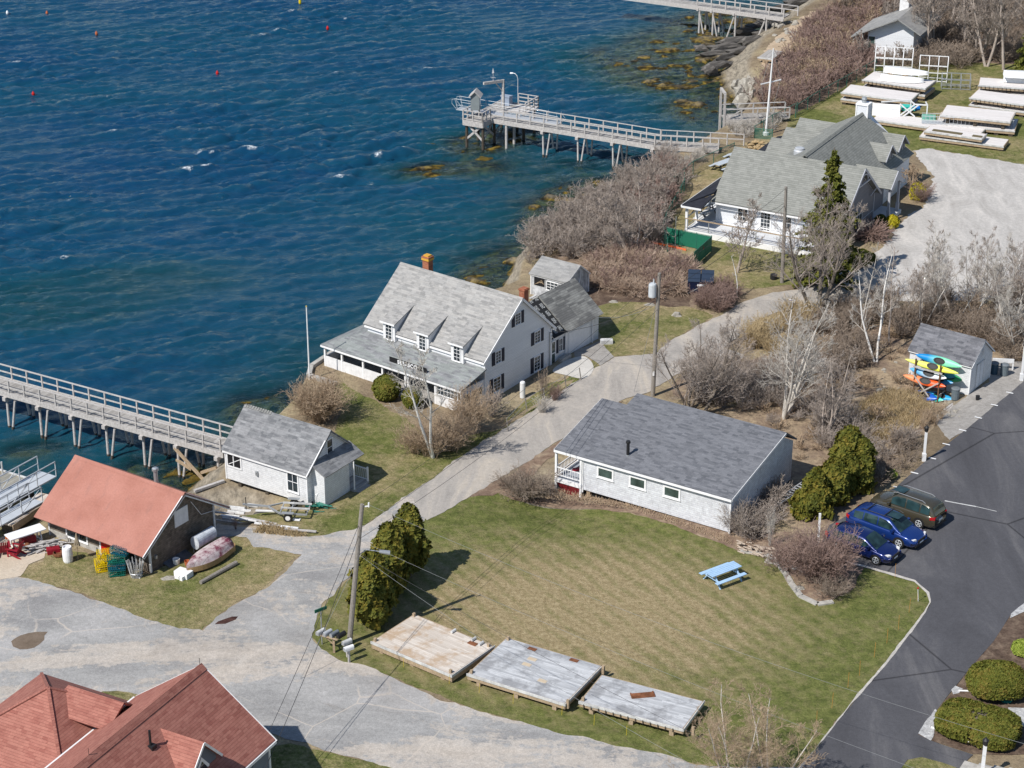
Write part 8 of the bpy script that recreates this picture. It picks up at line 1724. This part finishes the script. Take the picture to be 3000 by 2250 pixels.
# trees
bare_tree('white birch with twin trunks in front of the porch roof',(1272,1338),905,1.7,'pale',5,(11,7,5,3),.10,'birch',2,.35,.14)
bare_tree('dark bare tree on the left of the pair behind the cottage roof',(2015,1205),960,2.7,'grey',11,(10,7,6,3),.10,'dark',3,.12,.10); bare_tree('dark bare tree on the right of the pair behind the cottage roof',(2055,1215),950,2.7,'grey',12,(10,7,6,3),.10,'dark',3,.12,.10)
bare_tree('pale barked spreading tree with bare limbs right of the pair',(2295,1225),880,3.0,'pale',13,(11,6,5,3),.12,'pale',4,.15,.10); bare_tree('grey bare tree behind the evergreens',(2410,1300),1040,2.3,'grey',14,(9,6,5,3),.08,'grey',3,.1,.08)
bare_tree('large dark trunked tree leaning in front of the spruce',(2390,925),575,3.4,'grey',15,(14,7,6,3),.17,'dark',3,.2,.13); bare_tree('thin pale birch beside the lane right of the large dark tree',(2522,972),700,1.2,'pale',16,(9,5,4,2),.055,'pale',1,.3,.14)
bare_tree('white trunked birch in the brush left of the kayak shed',(2567,1062),760,1.5,'pale',17,(12,5,4,3),.09,'birch',2,.3,.14); bare_tree('grey birch just right of the white trunked one',(2604,1010),730,1.2,'grey',18,(10,5,4,2),.07,'grey',1,.3,.14)
for i,(x,y,t,s) in enumerate(((2700,960,740,.95),(2760,945,700,1.2),(2800,940,650,1.1),(2850,930,690,1.2),(2900,960,700,1.4),(2950,985,760,1.5),(2990,960,700,1.4),(2745,900,680,.9),(2880,900,660,1.0),(2985,1040,840,1.2),(2650,930,760,.9))):
    bare_tree('slender bare birch in the belt behind the kayak shed',(x,y),t,s*1.5,'pale' if i%2 else 'grey',30+i,(12,6,5,2),.05,'pale',2+(i%3==0),.25,.14,group='slender birches behind the kayak shed')
bare_tree('small bare tree in front of the clubhouse deck',(2158,797),585,2.0,'grey',50,(11,6,5,3),.07,'grey',2,.15,.12,minr=.012); bare_tree('white birch sapling in front of the small bare tree',(2160,870),745,.5,'pale',51,(6,4,3),.05,'birch',1,.4,.16)
bare_tree('tall bare tree rising from the shore brush above the reeds',(1848,755),530,2.2,'grey',52,(11,6,5,3),.08,'grey',3,.15,.10,minr=.012)
for i,(x,y,t,s) in enumerate(((1700,735,600,1.4),(1620,720,620,1.2),(1760,690,560,1.4),(1900,610,490,1.2),(1660,690,590,1.1),(1940,560,480,1.0))): bare_tree('scrubby grey tree in the shore brush',(x,y),t,s,'grey',60+i,(9,6,4,3),.05,'grey',2,.1,.06,minr=.012,group='scrubby trees in the shore brush')
bare_tree('bare ornamental tree beside the clubhouse entry porch',(2665,583),495,1.5,'tan',70,(11,7,5,3),.07,'tan',1,.25,.04,minr=.012)
for i,(x,y,t,s) in enumerate(((2715,165,-60,2.6),(2865,175,-40,2.6),(2690,140,-120,3.0),(2735,150,-160,3.2),(2600,110,-60,2.2),(2890,195,-120,2.8),(2940,205,-140,3.0),(2830,150,-130,2.8),(2990,150,-150,3.0),(2780,90,-150,2.8),(3040,190,-140,2.6))): bare_tree('tall bare tree in the wood at the top right',(x,y),t,s,'grey',80+i,(13,7,5,3),.16,'grey',2 if i%2 else 1,.2,.12,minr=.015,group='tall bare trees at the top right')
bare_tree('dark round headed bare tree on the slope at the top edge',(2465,50),-30,2.0,'brown',95,(10,7,5,3),.10,'dark',1,.15,.0,minr=.018); bare_tree('small grey tree at the left wall of the white house at the top',(2520,185),95,1.3,'grey',96,(9,6,4,3),.06,'grey',1,.2,.1,minr=.016)
bare_tree('bare pale tree in the foreground beside the white slatted float',(2145,2330),2045,2.4,'tan',97,(12,6,5,3),.05,'pale',4,.1,.05,minr=.0055)
bare_tree('bare pale shrubby tree at the bottom edge next to the driveway',(2260,2330),2070,2.0,'tan',98,(12,6,5,3),.05,'pale',3,.1,.04,minr=.0055)
# evergreens
def leaf_mat(name,a,b_,c_):
    t=NT(name,.75,.2); v=t.co(); n=t.noise(v,1.6,3,.6); n2=t.noise(v,9,2); k=t.math('ADD',t.math('MULTIPLY',n,.5),t.math('MULTIPLY',n2,.5)); t.col(t.ramp(k,[(.35,a),(.5,b_),(.65,c_)]))
    t.b.inputs['Subsurface Weight'].default_value=0; return t.m
LF={'arb':leaf_mat('golden_green_foliage',(.042,.055,.010),(.105,.108,.016),(.21,.155,.026)),'yew':leaf_mat('clipped_olive_foliage',(.06,.072,.012),(.11,.118,.018),(.18,.135,.03)),'spruce':leaf_mat('dark_spruce_foliage',(.045,.06,.010),(.095,.105,.016),(.17,.16,.03)),'lime':leaf_mat('lime_foliage',(.16,.22,.03),(.24,.30,.05),(.34,.36,.08)),'forsythia':leaf_mat('yellow_green_foliage',(.20,.19,.01),(.36,.31,.015),(.5,.42,.03))}
def leaves(P_,Nn,size,asp,rs_):
    """quads centred at P_, facing roughly Nn, elongated upward"""
    n=len(P_); Nn=Nn+rs_.normal(0,.55,(n,3)); Nn/=np.linalg.norm(Nn,axis=1,keepdims=True); U=np.tile(np.array([[0,0,1.]]),(n,1))+rs_.normal(0,.45,(n,3)); T_=np.cross(Nn,U); T_/=np.maximum(np.linalg.norm(T_,axis=1,keepdims=True),1e-6); B=np.cross(T_,Nn)
    s=size*rs_.uniform(.6,1.3,(n,1)); V=np.stack([P_-T_*s*.5-B*s*asp*.5,P_+T_*s*.5-B*s*asp*.5,P_+T_*s*.28+B*s*asp*.5,P_-T_*s*.28+B*s*asp*.5],1).reshape(-1,3); return V,np.arange(n*4).reshape(n,4)
def crown_pts(seed,n,shape,h,r,z0,lump=.22,fill=.35):
    rs_=np.random.RandomState(seed); t=rs_.rand(n)**.8; a=rs_.rand(n)*2*pi; t=np.clip(t,0,1)
    if shape=='cone': rad=r*(1-t)**.75*np.minimum(1,(t+.06)*6)**.5+.05*r
    elif shape=='egg': rad=r*np.sqrt(np.clip(1-((t-.36)/.66)**2,0,1))
    elif shape=='dome': rad=r*np.sqrt(np.clip(1-(t*2-1)**2,0,1))
    lx=np.cos(a);ly=np.sin(a); tt=t*h*1.9; nz=(vnoise(a*1.9+40,tt+seed,seed,1.0)-.5)*2*lump+(vnoise(a*4.7+10,tt*2.7,seed+3,1.0)-.5)*2*lump*.6
    k=np.where(rs_.rand(n)<fill,rs_.uniform(.45,1,n),rs_.uniform(.9,1.04,n)); rr=rad*(1+nz)*k
    P_=np.stack([rr*lx,rr*ly,z0+t*h],1); Nn=np.stack([lx,ly,np.full(n,.35)+(t-.4)],1); return P_,Nn,rs_
def evergreen(label,base,ytop,r,shape,mat,seed,n=9000,size=.13,asp=1.7,z0=.35,lump=.22,group=None,cat='tree',name='evergreen_tree',trunk=True,lobes=None,h=None):
    g=G(*base); h=h or HT(base[0],base[1],ytop); T=thing(name,label,cat,g,(seed*53)%360,group); Vs=[];Fs=[];o_=0
    for i,(dx,dy,hs,rsz) in enumerate(lobes or [(0,0,1,1)]):
        P_,Nn,rs_=crown_pts(seed+i*5,int(n*rsz*hs),shape,(h-z0)*hs,r*rsz,z0,lump); P_=P_+np.array([[dx,dy,0]]); V,Fq=leaves(P_,Nn,size,asp,rs_); Vs.append(V);Fs.append(Fq+o_);o_+=len(V)
    o=bpy.data.objects.new('crown',np_mesh('crown',np.concatenate(Vs),np.concatenate(Fs),LF[mat])); COL.objects.link(o); o.parent=T
    if trunk: q=MB(); q.tube([(0,0,-.1),(.03,0,h*.5),(0,0,h*.85)],[.13,.10,.03],7); [q.tube([(0,0,h*.15),(.3*math.cos(k*1.3),.3*math.sin(k*1.3),h*.35)],.035,4) for k in range(6)]; part('trunk',q,TW['dark'],T)
    return T
evergreen('nearest golden green arborvitae behind the leaning pole',(1095,1822),1625,1.12,'egg','arb',1,11000,.19,2.4,.5,.5,lobes=[(0,0,1,.85),(.45,.2,.85,.7),(-.4,-.3,.8,.7)]); evergreen('middle golden green arborvitae of the row of three, peaked top',(1145,1740),1540,.95,'egg','arb',2,10000,.19,2.4,.5,.5,lobes=[(0,0,1,.8),(-.4,.1,.8,.7)]); evergreen('tall dark sided arborvitae at the lane side of the row of three',(1200,1690),1485,.85,'egg','arb',3,9500,.19,2.4,.6,.5,lobes=[(0,0,1,.85),(.35,-.2,.75,.65)])
evergreen('broad low evergreen at the front of the clump by the cars',(2385,1500),1378,1.25,'cone','arb',4,10000,.19,2.3,.1,.5); evergreen('tall many headed evergreen at the back of the clump by the cars',(2480,1430),1258,1.1,'egg','arb',5,12000,.19,2.3,.2,.5,lobes=[(0,0,1,.8),(-.85,.2,.75,.65),(.95,-.3,.78,.7),(.3,.8,.85,.6)]); evergreen('rounded evergreen in the middle of the clump by the cars',(2440,1470),1350,.75,'egg','arb',6,6000,.18,2.3,.1,.5)
evergreen('round clipped olive shrub left of the porch steps',(1133,1168),1100,.92,'dome','yew',7,9000,.10,1.3,-.1,.10,cat='shrub',name='round_shrub',trunk=False); evergreen('smaller round clipped shrub right of the porch steps',(1208,1192),1135,.68,'dome','yew',8,6000,.10,1.3,-.1,.10,cat='shrub',name='round_shrub',trunk=False)
def clipped(label,px,sx,sy,h,seed,mat='yew',n=26000,ang=0,p=2.4):
    g=G(*px); rs_=np.random.RandomState(seed); u=rs_.rand(n)*2*pi; v=np.arccos(1-rs_.rand(n)*1.25); se=lambda c: np.sign(c)*np.abs(c)**(2/p)
    x=se(np.cos(u))*se(np.sin(v));y=se(np.sin(u))*se(np.sin(v));z=se(np.cos(v)); k=rs_.uniform(.93,1.02,n)*(1+(vnoise(x*6+9,y*6+z*5,seed,1.0)-.5)*.06); P_=np.stack([x*sx*k,y*sy*k,h*.45+z*h*.55*k],1); P_[:,2]=np.maximum(P_[:,2],.05); Nn=np.stack([x/sx,y/sy,z/h*1.5],1); Nn/=np.linalg.norm(Nn,axis=1,keepdims=True)
    V,Fq=leaves(P_,Nn,.11,1.25,rs_); T=thing('clipped_shrub',label,'shrub',g,ang); o=bpy.data.objects.new('foliage',np_mesh('foliage',V,Fq,LF[mat])); COL.objects.link(o); o.parent=T
    q=MB(); q.lathe([(.3,.1),(.80,h*.25),(.86,h*.5),(.72,h*.75),(.2,h*.93)],18); q.v=[(a*sx,b_*sy,c) for a,b_,c in q.v]; part('inner_twigs',q,TW['dark'],T)
clipped('big rounded clipped shrub in the mulch at the right edge',(2917,2035),1.55,1.25,1.75,9,n=24000); clipped('long flat topped clipped shrub above the bottom right steps',(2862,2150),2.05,1.45,1.25,10,n=30000,ang=-30,p=3.4); clipped('light green shrub at the right edge above the big clipped one',(3005,1915),.75,.6,.7,11,'lime',7000)
evergreen('yellow green shrub beside the clubhouse entry porch',(2686,583),535,.72,'dome','forsythia',12,5000,.12,1.2,-.1,.15,cat='shrub',name='yellow_shrub',trunk=False); evergreen('small yellow twigged shrub at the corner of the entry porch',(2612,668),630,.5,'dome','forsythia',13,2500,.12,1.3,-.1,.3,cat='shrub',name='yellow_shrub',trunk=False); evergreen('low dark shrub under the clubhouse entry roof',(2580,655),630,.5,'dome','spruce',14,2500,.12,1.2,-.1,.2,cat='shrub',name='low_shrub',trunk=False)
evergreen('small yellow green seedling at the driveway edge behind the cars',(2612,1400),1378,.35,'dome','lime',15,1200,.10,1.2,0,.3,cat='shrub',name='low_shrub',trunk=False)
def spruce(label,base,ytop,r,seed,layers=22,mat='spruce'):
    g=G(*base); h=HT(base[0],base[1],ytop); T=thing('spruce_tree',label,'tree',g); rs=random.Random(seed); P_=[];Nn=[]; br=MB()
    for k in range(layers):
        t=(k+.5)/layers; z=h*(.06+.92*t); R_=r*(1-t)**.8*(.75+.5*rs.random())+.12
        for m in range(9):
            a=rs.uniform(0,6.28); L_=R_*rs.uniform(.6,1.1); q=Vector((math.cos(a)*L_,math.sin(a)*L_,z-.18*L_+rs.gauss(0,.06))); br.tube([(0,0,z),tuple(q)],[.02,.008],3,False)
            for s in range(int(16+44*L_)):
                f=rs.random()**.7; c=Vector((0,0,z)).lerp(q,f); w_=.30*(1-f*.5)*min(1,L_); P_.append((c.x+rs.gauss(0,w_*.5),c.y+rs.gauss(0,w_*.5),c.z+rs.gauss(0,.07)-.05)); Nn.append((math.cos(a)*.4,math.sin(a)*.4,.9))
    V,Fq=leaves(np.array(P_),np.array(Nn),.15,1.7,np.random.RandomState(seed)); o=bpy.data.objects.new('crown',np_mesh('crown',V,Fq,LF[mat])); COL.objects.link(o); o.parent=T
    br.tube([(0,0,-.1),(0,0,h)],[.18,.03],8); part('trunk',br,TW['dark'],T)
spruce('tall dark green spruce rising in front of the clubhouse roof',(2418,838),432,3.0,3,30); spruce('dark evergreen at the top right corner',(3010,230),20,1.6,4,20)
evergreen('low spreading evergreen under the clubhouse gable shrubs',(2520,770),735,1.2,'dome','spruce',16,5000,.14,1.2,-.2,.25,cat='shrub',name='low_shrub',trunk=False)

# stand small things on the ground where it dips
for o in list(scene.objects):
    if o.parent is None and 'category' in o and abs(o.location.z)<.06 and not o.get('kind') and o.name.split('.')[0] not in('cottage','kayak_shed','kayak_rack','bait_house','clubhouse','white_house','red_roof_house','chain_link_fence','overhead_wire','clubhouse'):
        dz=float(dip(o.location.x,o.location.y))
        if abs(dz)>.02: o.location.z+=dz
